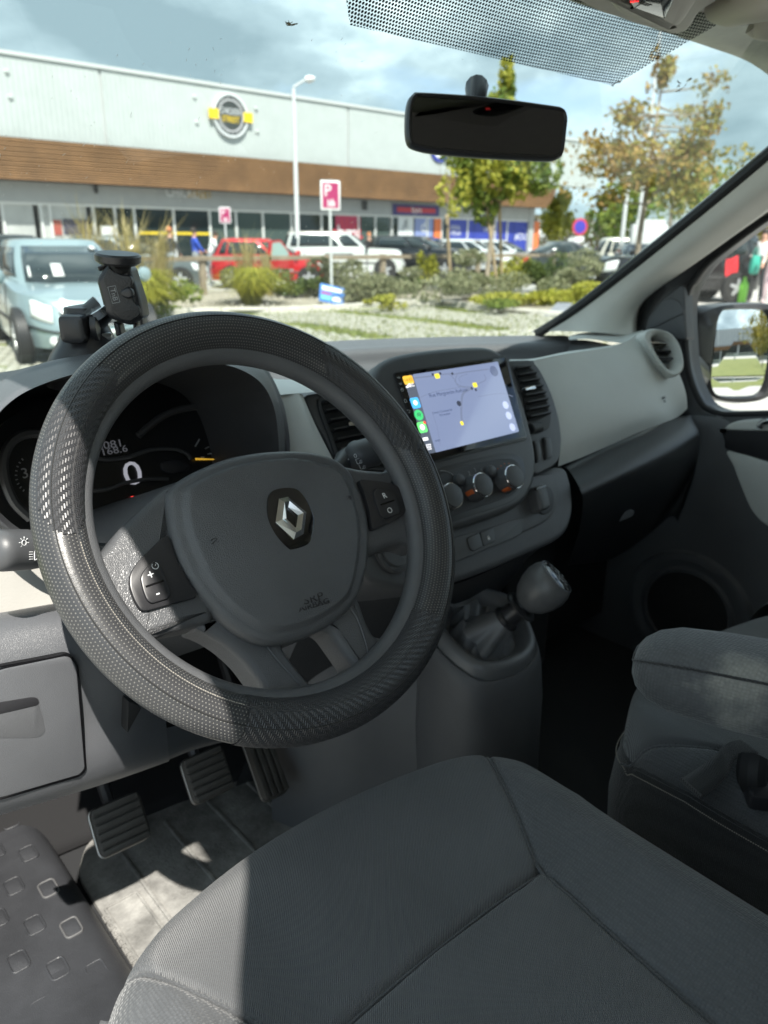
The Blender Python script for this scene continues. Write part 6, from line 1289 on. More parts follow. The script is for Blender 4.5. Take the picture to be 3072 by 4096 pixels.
# scattered bed stones
mb = MB(); rng = np.random.default_rng(9)
for _ in range(900):
    u = rng.uniform(300, 2350); v = rng.uniform(1120, 1270); q = at(u, v, z=.1); 
    if q[1] > 17.5 or q[1] < np.interp(q[0], kpoly[:, 0], kpoly[:, 1])+.2 or q[0] > 13.2: continue
    r = rng.uniform(.015, .05); w = rng.uniform(0, 3)
    z0_ = .07+.10*max(0, min(1, (q[1]-13.4)/5)); f = Fr((q[0], q[1], z0_), (cos(w), sin(w), 0), (-sin(w), cos(w), 0)); mb.prism(f, [(-r, -r*.6), (r*.3, -r*.8), (r, 0), (r*.4, r*.7), (-r*.7, r*.6)], -.02, r*.7, bev=0)
o = mesh_obj('bed_stones', mb, mat('pale stones', (.45, .42, .36), .9, var=.2, vscale=3), smooth=0); o['kind'] = 'stuff'
# short grass along the pavers
mb = MB()
for _ in range(9000):
    u = rng.uniform(500, 2300); v = rng.uniform(1235, 1420); q = at(u, v, z=0)
    if q[1] > np.interp(q[0], kpoly[:, 0], kpoly[:, 1])-.1 or q[1] < 6: continue
    if strip_d(q) > .35 and rng.random() < .55: continue
    n0 = len(mb.v); w = rng.uniform(0, pi); d = np.array([cos(w), sin(w), 0])*.012; h_ = rng.uniform(.03, .09)
    mb.v += [tuple(q-d), tuple(q+d), tuple(q+np.array([rng.normal(0, .02), rng.normal(0, .02), h_]))]; mb.f.append((n0, n0+1, n0+2))
o = mesh_obj('short_grass', mb, leafmat('short grass blades', (.10, .15, .03), (.28, .28, .08)), smooth=0); tag(o, 'short grass growing between the pavers', 'grass', kind='stuff')
# ================================================================ fence
WDF = mat('weathered fence wood', (.22, .18, .13), .9, grain=.5, gscale=30, var=.25, vscale=5)
fn = thing('wooden_fence', 'low weathered post and rail fence behind the planting bed', 'fence', (12, 17.7, 0))
for x_ in (3.6, 5.6, 7.65, 9.65, 11.5, 13.5, 15.5, 17.5, 19.6, 21.6, 23.6, 25.6):
    mb = MB(); mb.box((x_-.07, 17.62, 0), (x_+.07, 17.76, 1.06), .01); mesh_obj('fence_post', mb, WDF, fn)
for i, x_ in enumerate((3.6, 5.6, 7.65, 9.65, 11.5, 13.5, 15.5, 17.5, 19.6, 21.6, 23.6)):
    for z_ in (.93, ):
        mb = MB(); mb.box((x_-.04, 17.58, z_), (x_+1.96, 17.62, z_+.11), .006); mesh_obj('fence_rail', mb, WDF, fn)
# ================================================================ store
FBd = Fr((0, 31.0, 0), (.99974, .0227, 0), (0, 0, 1)); 
if FBd.n[1] > 0: FBd = Fr(FBd.o, -FBd.e1, FBd.e2)
sg = 1.0 if FBd.e1[0] > 0 else -1.0
st = thing('store_building', 'long white retail store with a timber band over its shopfront', 'building', FBd.p(sg*20, 0, 0))
def bb(x, y, c=0): return np.array(FBd.px('T', x, y, c))
zr = 7.25; aL = -6*sg
z_wt = bb(0, 297)[1]; z_wb = bb(0, 388)[1]; z_gt = bb(0, 434)[1]; aR = bb(1290, 315)[0]; aW = bb(1187, 405)[0]; aB = bb(1160, 500)[0]; z_r = bb(0, 110)[1]
CLAD = mat('white ribbed cladding', (.42, .455, .45), .55, var=.05, vscale=1.5); w_ = N(CLAD, 'ShaderNodeTexWave'); w_.inputs['Scale'].default_value = 1.6; w_.bands_direction = 'X'; tcx = N(CLAD, 'ShaderNodeTexCoord'); Lk(CLAD, tcx.outputs['Object'], w_.inputs['Vector']); bpn = N(CLAD, 'ShaderNodeBump'); bpn.inputs['Distance'].default_value = .03; bpn.inputs['Strength'].default_value = .35; Lk(CLAD, w_.outputs['Fac'], bpn.inputs['Height']); Lk(CLAD, bpn.outputs[0], bsdf(CLAD).inputs['Normal'])
def ob(name, a0, a1, b0, b1, c0, c1, m, par=st, bev=0): mb = MB(); mb.obox(FBd, min(a0, a1), max(a0, a1), b0, b1, c0, c1, bev); return mesh_obj(name, mb, m, par, smooth=30)
joint = [bb(213, 200)[0]]; step_ = bb(213, 200)[0]
xs_ = [aL, joint[0]-sg*.0, bb(560, 250)[0]*1.0+sg*6.6, aR]
edges = [aL, joint[0], joint[0]+(aR-joint[0])*.36, joint[0]+(aR-joint[0])*.68, aR]
for k in range(4): ob('cladding_panel', edges[k]+sg*.06*(k > 0), edges[k+1]-sg*.06*(k < 3), z_wt, z_r-.12, -.5, .25, CLAD)
for k in (1, 2, 3): ob('cladding_joint', edges[k]-sg*.06, edges[k]+sg*.06, z_wt, z_r-.12, -.5, .20, mat('joint trim', (.42, .43, .43), .6))
ob('roof_coping', aL, aR+sg*.05, z_r-.12, z_r, -.7, .32, mat('coping metal', (.50, .52, .52), .4))
WOODB = mat('timber cladding', (.19, .10, .042), .6, var=.2, vscale=1.2); w_ = N(WOODB, 'ShaderNodeTexWave'); w_.inputs['Scale'].default_value = 4.0; w_.bands_direction = 'Z'; w_.inputs['Distortion'].default_value = .3; tcx = N(WOODB, 'ShaderNodeTexCoord'); Lk(WOODB, tcx.outputs['Object'], w_.inputs['Vector']); bpn = N(WOODB, 'ShaderNodeBump'); bpn.inputs['Distance'].default_value = .03; Lk(WOODB, w_.outputs['Fac'], bpn.inputs['Height']); Lk(WOODB, bpn.outputs[0], bsdf(WOODB).inputs['Normal'])
nb_ = 9; hb = (z_wt-z_wb)/nb_
for k in range(nb_):
    cut = sg*(-.9*((nb_-1-k)/nb_)**2*1.2); ob('timber_board', aL, aW+cut, z_wb+k*hb+.008, z_wb+(k+1)*hb-.006, -.4, .55, WOODB)
ob('timber_backing', aL, aW-sg*1.2, z_wb, z_wt, -.6, .52, mat('dark batten', (.05, .03, .02), .8))
SOF = mat('grey fascia', (.36, .37, .37), .6, var=.06, vscale=2)
ob('fascia_band', aL, aB, z_gt, z_wb, -.6, -.30, SOF)
ob('building_mass', aL, aB, 0, z_r-.2, -16, -1.9, mat('building side', (.35, .35, .34), .8)); ob('plinth', aL, aB, 0, .25, -.6, -.28, SOF)
# shopfront panes with mullions
ALU = mat('pale aluminium', (.62, .63, .62), .45); GLD = mat('shop glass', (.020, .030, .031), .06, spec=.7); GLP = mat('bright shop interior', (.42, .43, .42), .5, var=.12, vscale=1.2); GLM = mat('greenish shop glass', (.06, .085, .08), .08, spec=.6)
bays = [(-60, 0, 'p'), (15, 85, 'p'), (98, 118, 'p'), (118, 200, 'p'), (212, 258, 'd'), (258, 300, 'd'), (300, 385, 'd'), (385, 463, 'd'), (463, 520, 'm'), (520, 578, 'm'), (578, 640, 'm'), (640, 705, 'd'), (705, 778, 'x'), (785, 822, 'm'), (822, 855, 'm'), (858, 892, 'x'), (892, 935, 'x'), (935, 955, 'x'), (966, 1022, 'x'), (1022, 1080, 'x'), (1082, 1108, 'x'), (1108, 1158, 'x')]
for (x0, x1, kd) in bays:
    a0, a1 = bb(x0, 470)[0], bb(x1, 470)[0]
    ob('shop_pane', a0+sg*.04, a1-sg*.04, .28, z_gt, -.55, -.44, {'p': GLP, 'd': GLD, 'm': GLM, 'x': GLD}[kd]); ob('mullion', a0-sg*.045, a0+sg*.045, .25, z_gt, -.55, -.36, ALU)
ob('transom', aL, aB, z_gt-.08, z_gt+.02, -.55, -.34, ALU)
ob('corner_post', aB-sg*.5, aB, 0, z_wb, -.6, -.25, SOF)
def poster(name, x0, y0, x1, y1, m, c=-.43, par=st):
    a0, b0 = bb(x0, y0, c); a1, b1 = bb(x1, y1, c); return ob(name, a0, a1, min(b0, b1), max(b0, b1), c, c+.02, m, par)
def ptext(s, x, y, sz, m, c=-.40, sx=1.0, par=st): a, b = bb(x, y, c); mb = MB(); mb.add(*textmb(FBd, s, a, b, sz, c=c+.005, depth=.002, sx=sx)); return mesh_obj('lettering', mb, m, par, smooth=0)
MAG = mat('magenta print', (.40, .035, .09), .5); BLU = mat('royal blue print', (.035, .055, .34), .45); ORA = mat('orange print', (.70, .17, .05), .5); PALE = mat('pale poster', (.62, .64, .66), .5); LBL = mat('light blue print', (.22, .27, .50), .5); WPR = mat('white poster ink', (.75, .76, .78), .5); REDP = mat('red print', (.5, .04, .06), .5)
pm = poster('magenta_poster', 724, 462, 778, 528, MAG)
for k in range(9):
    w = pi*(k+.5)/9; a, b = bb(750, 520, -.40); mb = MB(); d1 = np.array([cos(w-.06), sin(w-.06)]); d2 = np.array([cos(w+.06), sin(w+.06)]); mb.prism(FBd, [np.array([a, b])+d1*.5, np.array([a, b])+d1*1.05, np.array([a, b])+d2*1.05, np.array([a, b])+d2*.5], -.41, -.405, bev=0); mesh_obj('poster_ray', mb, REDP, pm)
ptext('bm', 750, 503, .95, WPR, sx=1.1)
poster('shop_sign_board', 848, 440, 948, 468, mat('navy sign', (.06, .05, .18), .5), c=-.28); poster('sign_red_band', 858, 447, 940, 461, REDP, c=-.255); ptext('bym', 900, 454, .45, WPR, c=-.22)
poster('pale_poster', 860, 468, 892, 510, PALE); ptext('A', 876, 488, .8, mat('grey ink', (.2, .22, .24), .5)); poster('light_blue_poster', 896, 470, 934, 512, LBL); ptext('d', 915, 490, .9, WPR); poster('orange_poster', 938, 472, 954, 514, ORA)
for (x0, x1) in ((967, 1021), (1023, 1062), (1064, 1080), (1083, 1106), (1109, 1142)): poster('blue_window_film', x0, 474, x1, 556, BLU)
poster('orange_panel', 1143, 478, 1160, 556, ORA)
for s_, x, y, sz in (('IDEAL', 985, 492, .30), ('POUR', 985, 505, .30), ('#OUI', 1126, 512, .55), ('LE', 1050, 495, .4)): ptext(s_, x, y, sz, WPR)
poster('white_notice', 1048, 520, 1078, 534, PALE, c=-.40); poster('dark_hoarding', 135, 473, 192, 507, mat('dark hoarding', (.05, .05, .09), .5)); poster('red_hoarding', 112, 475, 135, 508, mat('faded red', (.35, .09, .07), .5), c=-.42)
poster('yellow_stripe', 300, 500, 470, 508, mat('yellow film', (.65, .48, .03), .5)); poster('pale_door', 216, 488, 250, 530, PALE)
ptext('CHICKEN', 400, 417, .55, WPR, c=-.26, sx=.75); ptext('STREET', 431, 419, .52, mat('amber print', (.60, .36, .03), .5), c=-.26, sx=.7)
for (x, y) in ((207, 408), (788, 444)): poster('floodlight', x-5, y-10, x+5, y+10, mat('dark lamp', (.05, .05, .05), .5), c=-.25)
for (x, y) in ((14, 155), (22, 210), (420, 210), (425, 265), (553, 235), (556, 285)):
    a, b = bb(x, y, .25); mb = MB(); mb.lathe(Fr(FBd.p(a, b, .25), FBd.e1, FBd.e2), [(.10, 0), (.07, .06), (.0001, .09)], 12); mesh_obj('wall_stud', mb, CLAD, st)
# round sign with crossing yellow bar
YEL2 = mat('sign yellow', (.80, .56, .02), .45); DGR = mat('sign charcoal', (.045, .052, .052), .5)
lg = thing('round_shop_sign', 'round black and white chicken restaurant sign with yellow bar', 'shop sign', FBd.p(*bb(497, 250, .3), .3))
ca, cb_ = FBd.px('Q', 670, 735, .34); R_ = abs(FBd.px('Q', 1050, 735, .34)[0]-FBd.px('Q', 290, 735, .34)[0])/2
FL_ = Fr(FBd.p(ca, cb_, .25), FBd.e1, FBd.e2)
for nm, r0_, r1_, z0_, m in (('sign_rim', R_*.90, R_*1.0, .16, PALE), ('outer_ring', R_*.74, R_*.90, .13, DGR), ('inner_ring', R_*.66, R_*.74, .15, mat('grey ring', (.42, .42, .44), .5))):
    mb = MB(); n_ = 64; mb.rings([[FL_.p(r*cos(w), r*sin(w), z) for w in np.linspace(0, 2*pi, n_, endpoint=False)] for r, z in ((r1_, 0), (r1_, z0_), (r0_, z0_), (r0_, 0))], cap1=False); mesh_obj(nm, mb, m, lg, smooth=30)
mb = MB(); mb.lathe(FL_, [(R_*.66, 0), (R_*.66, .12), (.0001, .121)], 48); mesh_obj('sign_face', mb, DGR, lg, smooth=30)
for sgn in (-1, 1): mb = MB(); mb.obox(FL_, *(sorted((sgn*R_*.74, sgn*R_*1.24))), -R_*.22, R_*.22, .10, .20); mesh_obj('yellow_bar', mb, YEL2, lg)
for s_, dy, m in (('CHICKEN', R_*.18, PALE), ('STREET', -R_*.18, YEL2)): mb = MB(); mb.add(*textmb(FL_, s_, 0, dy, R_*.40, c=.124, depth=.004, sx=.66 if s_ == 'CHICKEN' else .78)); mesh_obj('lettering', mb, m, lg, smooth=0)
for s_, up_ in (('SERVED FRESH', 1), ('CRISPY & FRESH', -1)):
    for i, ch in enumerate(s_):
        if ch == ' ': continue
        w = pi/2-(i-(len(s_)-1)/2)*.17 if up_ > 0 else -pi/2+(i-(len(s_)-1)/2)*.15
        mb = MB(); mb.add(*textmb(FL_, ch, R_*.82*cos(w), R_*.82*sin(w), R_*.13, c=.134, depth=.002, rot=w-pi/2 if up_ > 0 else w+pi/2)); mesh_obj('ring_letter', mb, PALE, lg, smooth=0)
bs = thing('blue_round_sign', 'blue and white round sign half hidden by the rear-view mirror', 'shop sign', FBd.p(*bb(950, 325, .3), .3)); FB2 = Fr(FBd.p(*bb(950, 318, .3), .26), FBd.e1, FBd.e2)
mb = MB(); mb.lathe(FB2, [(.72, 0), (.72, .08), (.0001, .081)], 40); mesh_obj('sign_disc', mb, BLU, bs, smooth=30); mb = MB(); mb.lathe(FB2, [(.55, .07), (.55, .10), (.0001, .101)], 40); mesh_obj('sign_centre', mb, WPR, bs, smooth=30)
# ================================================================ poles and signs
GALV = mat('galvanised pole', (.62, .64, .65), .45, metal=.2, var=.06, vscale=4)
def post(name, label, cat, base, top, r0, r1, group=None): t = thing(name, label, cat, base, group); mb = MB(); mb.tube([base, top], [r0, r1], 12); mesh_obj('pole', mb, GALV, t); return t
yp = 25.0; pt_ = at(*cp('T', 634, 190), y=yp); pb_ = pt_.copy(); pb_[2] = 0
t_ = post('street_lamp', 'tall white street lamp in front of the store sign', 'street lamp', pb_, pt_, .10, .06)
h0, h1 = at(*cp('T', 634, 188), y=yp), at(*cp('T', 660, 172), y=yp-.3); mb = MB(); mb.tube([h0, h1], .04, 8); mesh_obj('lamp_arm', mb, GALV, t_); h2 = at(*cp('T', 680, 170), y=yp-.5); mb = MB(); mb.tube([h1, h1*.5+h2*.5, h2], [.10, .13, .06], 10); mesh_obj('lamp_head', mb, GALV, t_)
ya = 21.0; pt_ = at(*cp('C', 815, -150), y=ya); pb_ = pt_.copy(); pb_[2] = 0; post('flag_pole', 'tall white pole rising behind the autumn tree top', 'pole', pb_, pt_, .09, .05)
ya = 16.5; pt_ = at(*cp('C', 597, 770), y=ya); pb_ = pt_.copy(); pb_[2] = 0; t_ = post('street_lamp', 'white lamp column left of the autumn tree trunk', 'street lamp', pb_, pt_, .09, .06)
mb = MB(); mb.tube([pt_, pt_+np.array([.25, -.2, .12]), pt_+np.array([.6, -.5, .15])], [.05, .07, .03], 8); mesh_obj('lamp_head', mb, GALV, t_)
def psign(label, x, y, w, yy, base_v, icon=True):
    c = at(*cp('T', x, y), y=yy); sz = w*1.85172/FPX*((c-CAM)@cf)/2; b = c.copy(); b[2] = 0; t = thing('parking_sign', label, 'road sign', b); f = Fr(c, (1, -.25, 0), (0, 0, 1))
    if f.n@(CAM-c) < 0: f = Fr(c, (-1, .25, 0), (0, 0, 1))
    h_ = sz*1.30; mb = MB(); mb.prism(f, rnd([np.array(p) for p in ((-sz, -h_), (sz, -h_), (sz, h_), (-sz, h_))], sz*.12), -.02, 0, bev=.004); mesh_obj('sign_plate', mb, WPR, t)
    mb = MB(); mb.prism(f, rnd([np.array(p) for p in ((-sz*.82, -h_*.85), (sz*.82, -h_*.85), (sz*.82, h_*.85), (-sz*.82, h_*.85))], sz*.06), 0, .004, bev=0); mesh_obj('magenta_field', mb, mat('sign magenta', (.36, .03, .12), .5), t)
    mb = MB(); mb.add(*textmb(f, 'P', -sz*.30, h_*.28, sz*1.5, c=.006, depth=.001)); mesh_obj('letter', mb, WPR, t, smooth=0)
    for k, (dx, hh) in enumerate(((0, .55), (.22, .42), (.42, .62), (.62, .36))):
        mb = MB(); xx = -sz*.25+dx*sz; mb.obox(f, xx-sz*.06, xx+sz*.06, -h_*.75, -h_*.75+hh*sz*.8, .004, .006); mb2_ = mesh_obj('family_figure', mb, WPR, t); mb = MB(); mb.lathe(Fr(f.p(xx, -h_*.75+hh*sz*.8+sz*.09, .004), f.e1, f.e2), [(sz*.08, 0), (.0001, .002)], 12); mesh_obj('figure_head', mb, WPR, t)
    mb = MB(); mb.tube([b, c+np.array([0, 0, h_*.8])-f.n*.045], .03, 10); mesh_obj('pole', mb, GALV, t); return t
psign('white bordered magenta parking sign on a grey pole', 714, 422, 46, 14.6, 650); psign('small faded magenta parking sign near the shopfront', 486, 465, 25, 24.0, 520)
c = at(*cp('T', 1253, 490), y=18.0); b = c.copy(); b[2] = 0; nps = thing('no_parking_sign', 'round blue no parking sign with red border far right', 'road sign', b); f = Fr(c, (1, -.6, 0), (0, 0, 1))
if f.n@(CAM-c) < 0: f = Fr(c, (-1, .6, 0), (0, 0, 1))
mb = MB(); mb.lathe(f, [(.30, -.02), (.30, 0), (.0001, .001)], 32); mesh_obj('red_border', mb, mat('sign red', (.55, .05, .08), .5), nps); mb = MB(); mb.lathe(f, [(.22, 0), (.22, .006), (.0001, .007)], 32); mesh_obj('blue_disc', mb, mat('sign blue', (.06, .05, .42), .5), nps); mb = MB(); mb.obox(f, -.2, .2, -.52, -.34, -.01, .003); mesh_obj('lower_plate', mb, WPR, nps); mb = MB(); mb.tube([b, c-f.n*.04], .03, 8); mesh_obj('pole', mb, GALV, nps)
gs = thing('ground_sign', 'small tilted blue notice board at the foot of the parking sign', 'notice board', g0('T', 715, 656)); cs = at(*cp('T', 717, 636), y=14.4); f = Fr(cs, np.array([1, -.3, -.22]), np.array([.2, .25, 1])); 
if f.n@(CAM-cs) < 0: f = Fr(cs, np.array([-1, .3, .22]), np.array([.2, .25, 1]))
hw_, hh_ = .30, .20; mb = MB(); mb.prism(f, rnd([np.array(p) for p in ((-hw_, -hh_), (hw_, -hh_), (hw_, hh_), (-hw_, hh_))], .03), -.02, 0, bev=.003); mesh_obj('board', mb, mat('notice blue', (.06, .20, .55), .5), gs)
for (a0, a1, b0, b1, m) in ((-.25, .25, .07, .15, WPR), (-.26, -.02, -.02, .02, MAG), (-.26, -.02, -.14, -.05, mat('cyan print', (.15, .45, .70), .5)), (.02, .24, -.14, -.04, WPR)): mb = MB(); mb.obox(f, a0, a1, b0, b1, 0, .003); mesh_obj('printed_line', mb, m, gs)
mb = MB(); mb.tube([f.p(0, -.2, -.03), f.p(0, -.45, -.03)], .02, 6); mesh_obj('board_peg', mb, STAKE, gs)
gpn = thing('grey_panel', 'grey sheet panel leaning on the ground by the pillar', 'panel', g0('O', 1480, 1040)); P = [g0('O', 1430, 1036, .02), g0('O', 1545, 1040, .02), g0('O', 1655, 945, .06), g0('O', 1530, 938, .06)]
P[2] = at(*cp('O', 1645, 945), y=P[1][1]+.55); P[3] = at(*cp('O', 1530, 938), y=P[0][1]+.55); mb = MB(); mb.add(P+[p+np.array([0, .01, -.03]) for p in P], [(0, 1, 2, 3), (7, 6, 5, 4), (0, 4, 5, 1), (1, 5, 6, 2), (2, 6, 7, 3), (3, 7, 4, 0)]); mesh_obj('sheet', mb, mat('dull grey sheet', (.20, .21, .24), .6, var=.2, vscale=3), gpn, smooth=0)
# ================================================================ cars
TYRE = mat('tyre rubber', (.018, .018, .018), .8, grain=.3, gscale=80); ALLOY = mat('alloy wheel', (.55, .56, .57), .35, metal=.7); CGLASS = mat('car glass', (.018, .026, .028), .04, spec=.8); CDARK = mat('car black trim', (.015, .015, .016), .5)
HLAMP = mat('headlamp lens', (.62, .64, .64), .12, spec=.8); TLAMP = mat('tail lamp lens', (.45, .02, .03), .2); PLATE = mat('number plate', (.70, .71, .70), .5)
def car(name, label, col, px, yy, head, L=4.1, Wd=1.72, H=1.46, kind='hatch', group=None, roofcol=None, zsc=1.0, rough=.3, ground=None, near=False, seed=0):
    """body from rings of plan outlines, cabin from rings up to the roof; local x forward"""
    pos = np.array(ground, float) if ground is not None else at(*cp('T', *px), y=yy); pos[2] = 0
    t = thing(name, label, 'car', pos, group); ORG[t.name] = np.zeros(3)
    t.rotation_euler = (0, 0, atan2(head[1], head[0]))
    paint = mat(name+' paint', col, rough, metal=.25, coat=.7); rp_ = mat(name+' roof paint', roofcol, rough, coat=.5) if roofcol else paint
    hood = {'hatch': .84, 'suv': 1.08, 'saloon': .84, 'small': .84}[kind]; belt = {'hatch': .93, 'suv': 1.10, 'saloon': .93, 'small': .93}[kind]; zb = {'suv': .30}.get(kind, .22)
    nose = {'hatch': .66, 'suv': .95, 'saloon': .66, 'small': .66}[kind]; tail = {'hatch': .95, 'suv': 1.08, 'saloon': .95, 'small': .93}[kind]
    kx = [-.5, -.42, -.2, .14, .30, .42, .5]; kz = [tail-.08, tail, belt, belt+.01, hood, (hood+nose)/2+.06, nose]
    def ztop(x): return float(np.interp(x/L, kx, kz))
    def plan(w, f):
        c, s_ = cos(w), sin(w); n = 4.2; x = np.sign(c)*abs(c)**(2/n); y = np.sign(s_)*abs(s_)**(2/n)
        bul = 1-.05*(1-f)**2-.07*max(0, f-.55)**1.3*2; lx = 1-.035*abs(f-.35)*2-(.05*max(0, f-.6) if c > 0 else .02*max(0, f-.6))
        taper = 1-.10*max(0, x-.55)**1.5*2.0-.06*max(0, -x-.6)
        return L/2*x*lx*(1-.05*abs(y)**4*(1 if x > 0 else .5)), Wd/2*y*bul*taper
    TH = np.linspace(0, 2*pi, 72, endpoint=False)
    def bp_(w, f, off=0.0):
        x, y = plan(w, f); z = zb+(ztop(x)-zb)*f; v = np.array([x, y, z])
        if off: x2, y2 = plan(w+1e-3, f); tx = np.array([x2-x, y2-y, 0]); nn = np.cross(tx, (0, 0, 1)); nn /= np.linalg.norm(nn)+1e-12; v = v+nn*off
        return v
    R = [[bp_(w, f) for w in TH] for f in (0, .08, .25, .45, .62, .80, .93, 1.0)]
    top = R[-1]
    for k, dz in ((.96, .014), (.88, .028), (.6, .045), (.25, .055)): R.append([np.array([p[0]*(.98 if k > .9 else k+.1 if k > .5 else k), p[1]*k, ztop(p[0]*(.98 if k > .9 else k+.1 if k > .5 else k))+dz]) for p in top])
    mb = MB(); mb.rings(R, cap0=True, cap1=True); bd = mesh_obj('body', mb, paint, t, smooth=50)
    def patch(nm, w0, w1, f0, f1, m, off=.008, par=None, nw=10, nf=4, fn=None):
        fn = fn or bp_; mb = MB(); ws = np.linspace(w0, w1, nw); fs = np.linspace(f0, f1, nf); mb.add([fn(w, f, off) for f in fs for w in ws], [(j*nw+i, j*nw+i+1, (j+1)*nw+i+1, (j+1)*nw+i) for j in range(nf-1) for i in range(nw-1)]); return mesh_obj(nm, mb, m, par or t, smooth=60, thick=.006)
    # cabin
    c0, c1, r0_, r1_ = {'hatch': (-.48, .27, -.38, .0), 'suv': (-.49, .22, -.44, .06), 'saloon': (-.38, .22, -.20, -.02), 'small': (-.48, .28, -.39, .02)}[kind]
    def cabp(w, f, off=0.0):
        c, s_ = cos(w), sin(w); n = 4.0; x = np.sign(c)*abs(c)**(2/n); y = np.sign(s_)*abs(s_)**(2/n); g = f**1.0
        x0 = (c0+c1)/2*L+x*(c1-c0)/2*L; x1 = (r0_+r1_)/2*L+x*(r1_-r0_)/2*L; xx = x0*(1-g)+x1*g; yy_ = y*Wd/2*(.90*(1-g)+.70*g+.03*sin(g*pi)); zz = (ztop(np.clip(xx, -L/2, L/2))-.02)*(1-f)+(H-.06)*f+.03*sin(f*pi)
        v = np.array([xx, yy_, zz])
        if off: v = v+np.array([c*.6*(1 if abs(c) > .75 else .3), s_, .35])*off
        return v
    CR = [[cabp(w, f) for w in TH] for f in (0, .2, .4, .6, .8, .92, 1.0)]; mb = MB(); mb.rings(CR, cap1=False); mesh_obj('cabin', mb, paint, t, smooth=50)
    tp = CR[-1]; ctr_ = np.mean(tp, axis=0); RR_ = [tp]+[[np.array([ctr_[0]+(p[0]-ctr_[0])*k, p[1]*k, p[2]+dz]) for p in tp] for k, dz in ((.96, .025), (.85, .045), (.5, .058), (.05, .06))]
    mb = MB(); mb.rings(RR_); mesh_obj('roof', mb, rp_, t, smooth=50)
    patch('windscreen', -.62, .62, .10, .90, CGLASS, .012, fn=cabp); patch('rear_window', pi-.60, pi+.60, .18, .88, CGLASS, .012, fn=cabp)
    for sgn in (1, -1):
        for (a, b) in (((.86, 1.40), (1.47, 1.96), (2.02, 2.32)) if kind != 'saloon' else ((.92, 1.48), (1.56, 2.12))):
            w0, w1 = sorted((sgn*a, sgn*b)); patch('side_window', w0, w1, .14, .86, CGLASS, .012, fn=cabp)
        w0, w1 = sorted((sgn*.33, sgn*.74)); hl = patch('headlight', w0, w1, .60, .93, HLAMP, .010)
        w0, w1 = sorted((sgn*(pi-.62), sgn*(pi-.42))); patch('tail_light', w0, w1, .55, .95, TLAMP, .008)
        w0, w1 = sorted((sgn*.85, sgn*2.3)); patch('side_moulding', w0, w1, .34, .42, CDARK, .006, nw=24, nf=2)
        patch('fog_lamp', *sorted((sgn*.26, sgn*.42)), .14, .26, CDARK, .008)
        for a in (1.43, 1.99): patch('door_gap', *sorted((sgn*a, sgn*(a+.012))), .12, .98, CDARK, .004, nw=2, nf=8)
        patch('door_handle', *sorted((sgn*1.55, sgn*1.66)), .76, .80, CDARK if not near else paint, .02, nw=4, nf=2)
        mp_ = np.array([c1*L-.18, sgn*(Wd/2+.06), belt+.08]); mb = MB(); mb.lathe(Fr(mp_, (0, sgn, 0), (0, 0, 1)), [(.0001, -.07), (.06, -.05), (.095, 0), (.07, .06), (.0001, .08)], 14); mesh_obj('door_mirror', mb, paint if not kind == 'suv' else CDARK, t)
    patch('grille', -.22, .22, .58, .84, CDARK, .010); patch('bumper_intake', -.30, .30, .06, .24, CDARK, .010); patch('number_plate', -.12, .12, .36, .46, PLATE, .016, nw=4, nf=2); patch('rear_plate', pi-.14, pi+.14, .55, .66, PLATE, .014, nw=4, nf=2)
    if near:
        for k in range(13): a = -.20+.40*k/12; patch('grille_slat', a-.004, a+.004, .59, .83, mat('slat grey', (.10, .11, .12), .4), .016, nw=2, nf=4)
        for (a, b, f0, f1) in ((-.24, .24, .83, .86), (-.24, .24, .56, .59)): patch('grille_surround', a, b, f0, f1, ALLOY, .018)
        patch('bumper_strip', -.95, .95, .40, .44, CDARK, .012, nw=30, nf=2)
        for sgn in (1, -1):
            w = sgn*.36; q = bp_(w, .20, .012); mb = MB(); mb.lathe(Fr(q, (0, 1, 0), (0, 0, 1)), [(.055, -.01), (.055, .012), (.03, .016), (.0001, .017)], 16); mesh_obj('fog_light', mb, HLAMP, t)
        for (w0, w1, f0, f1) in ((.36, .52, .80, .90), (-.50, -.45, .18, .36), (-.10, -.02, .2, .42)): patch('windscreen_sticker', w0, w1, f0, f1, PLATE, .022, fn=cabp, nw=4, nf=2)
    r = .31 if kind != 'suv' else .37; wb = L*.305
    for sx in (1, -1):
        for sy in (1, -1):
            x0 = sx*wb+.02*L*(sx > 0); y0 = sy*(Wd/2-.105); f = Fr((x0, y0, r), (1, 0, 0), (0, 0, 1)); 
            if f.n[1]*sy < 0: f = Fr(f.o, (-1, 0, 0), (0, 0, 1))
            mb = MB(); mb.lathe(f, [(r*1.16, -.02), (r*1.16, .094), (r*1.0, .096), (.0001, .094)], 28); mesh_obj('wheel_arch', mb, CDARK, t)
            mb = MB(); mb.lathe(f, [(r*.66, -.08), (r*.97, -.08), (r, -.04), (r, .09), (r*.95, .115), (r*.68, .116), (r*.64, .10)], 32); wh = mesh_obj('wheel', mb, TYRE, t)
            mb = MB(); mb.lathe(f, [(r*.66, .10), (r*.64, .112), (r*.60, .105), (r*.55, .09), (.0001, .09)], 28); mesh_obj('rim', mb, CDARK, wh)
            for k in range(5):
                w = 2*pi*k/5+.3; f2 = Fr(f.p(0, 0, .09), f.e1*cos(w)+f.e2*sin(w), -f.e1*sin(w)+f.e2*cos(w)); mb = MB(); mb.prism(f2, [(.02, -.055), (r*.62, -.035), (r*.62, .035), (.02, .055)], 0, .022, bev=.004); mesh_obj('spoke', mb, ALLOY, wh)
            mb = MB(); mb.lathe(f, [(.055, .1), (.055, .118), (.0001, .121)], 16); mesh_obj('hub_cap', mb, ALLOY, wh)
    return t, bp_, cabp, paint
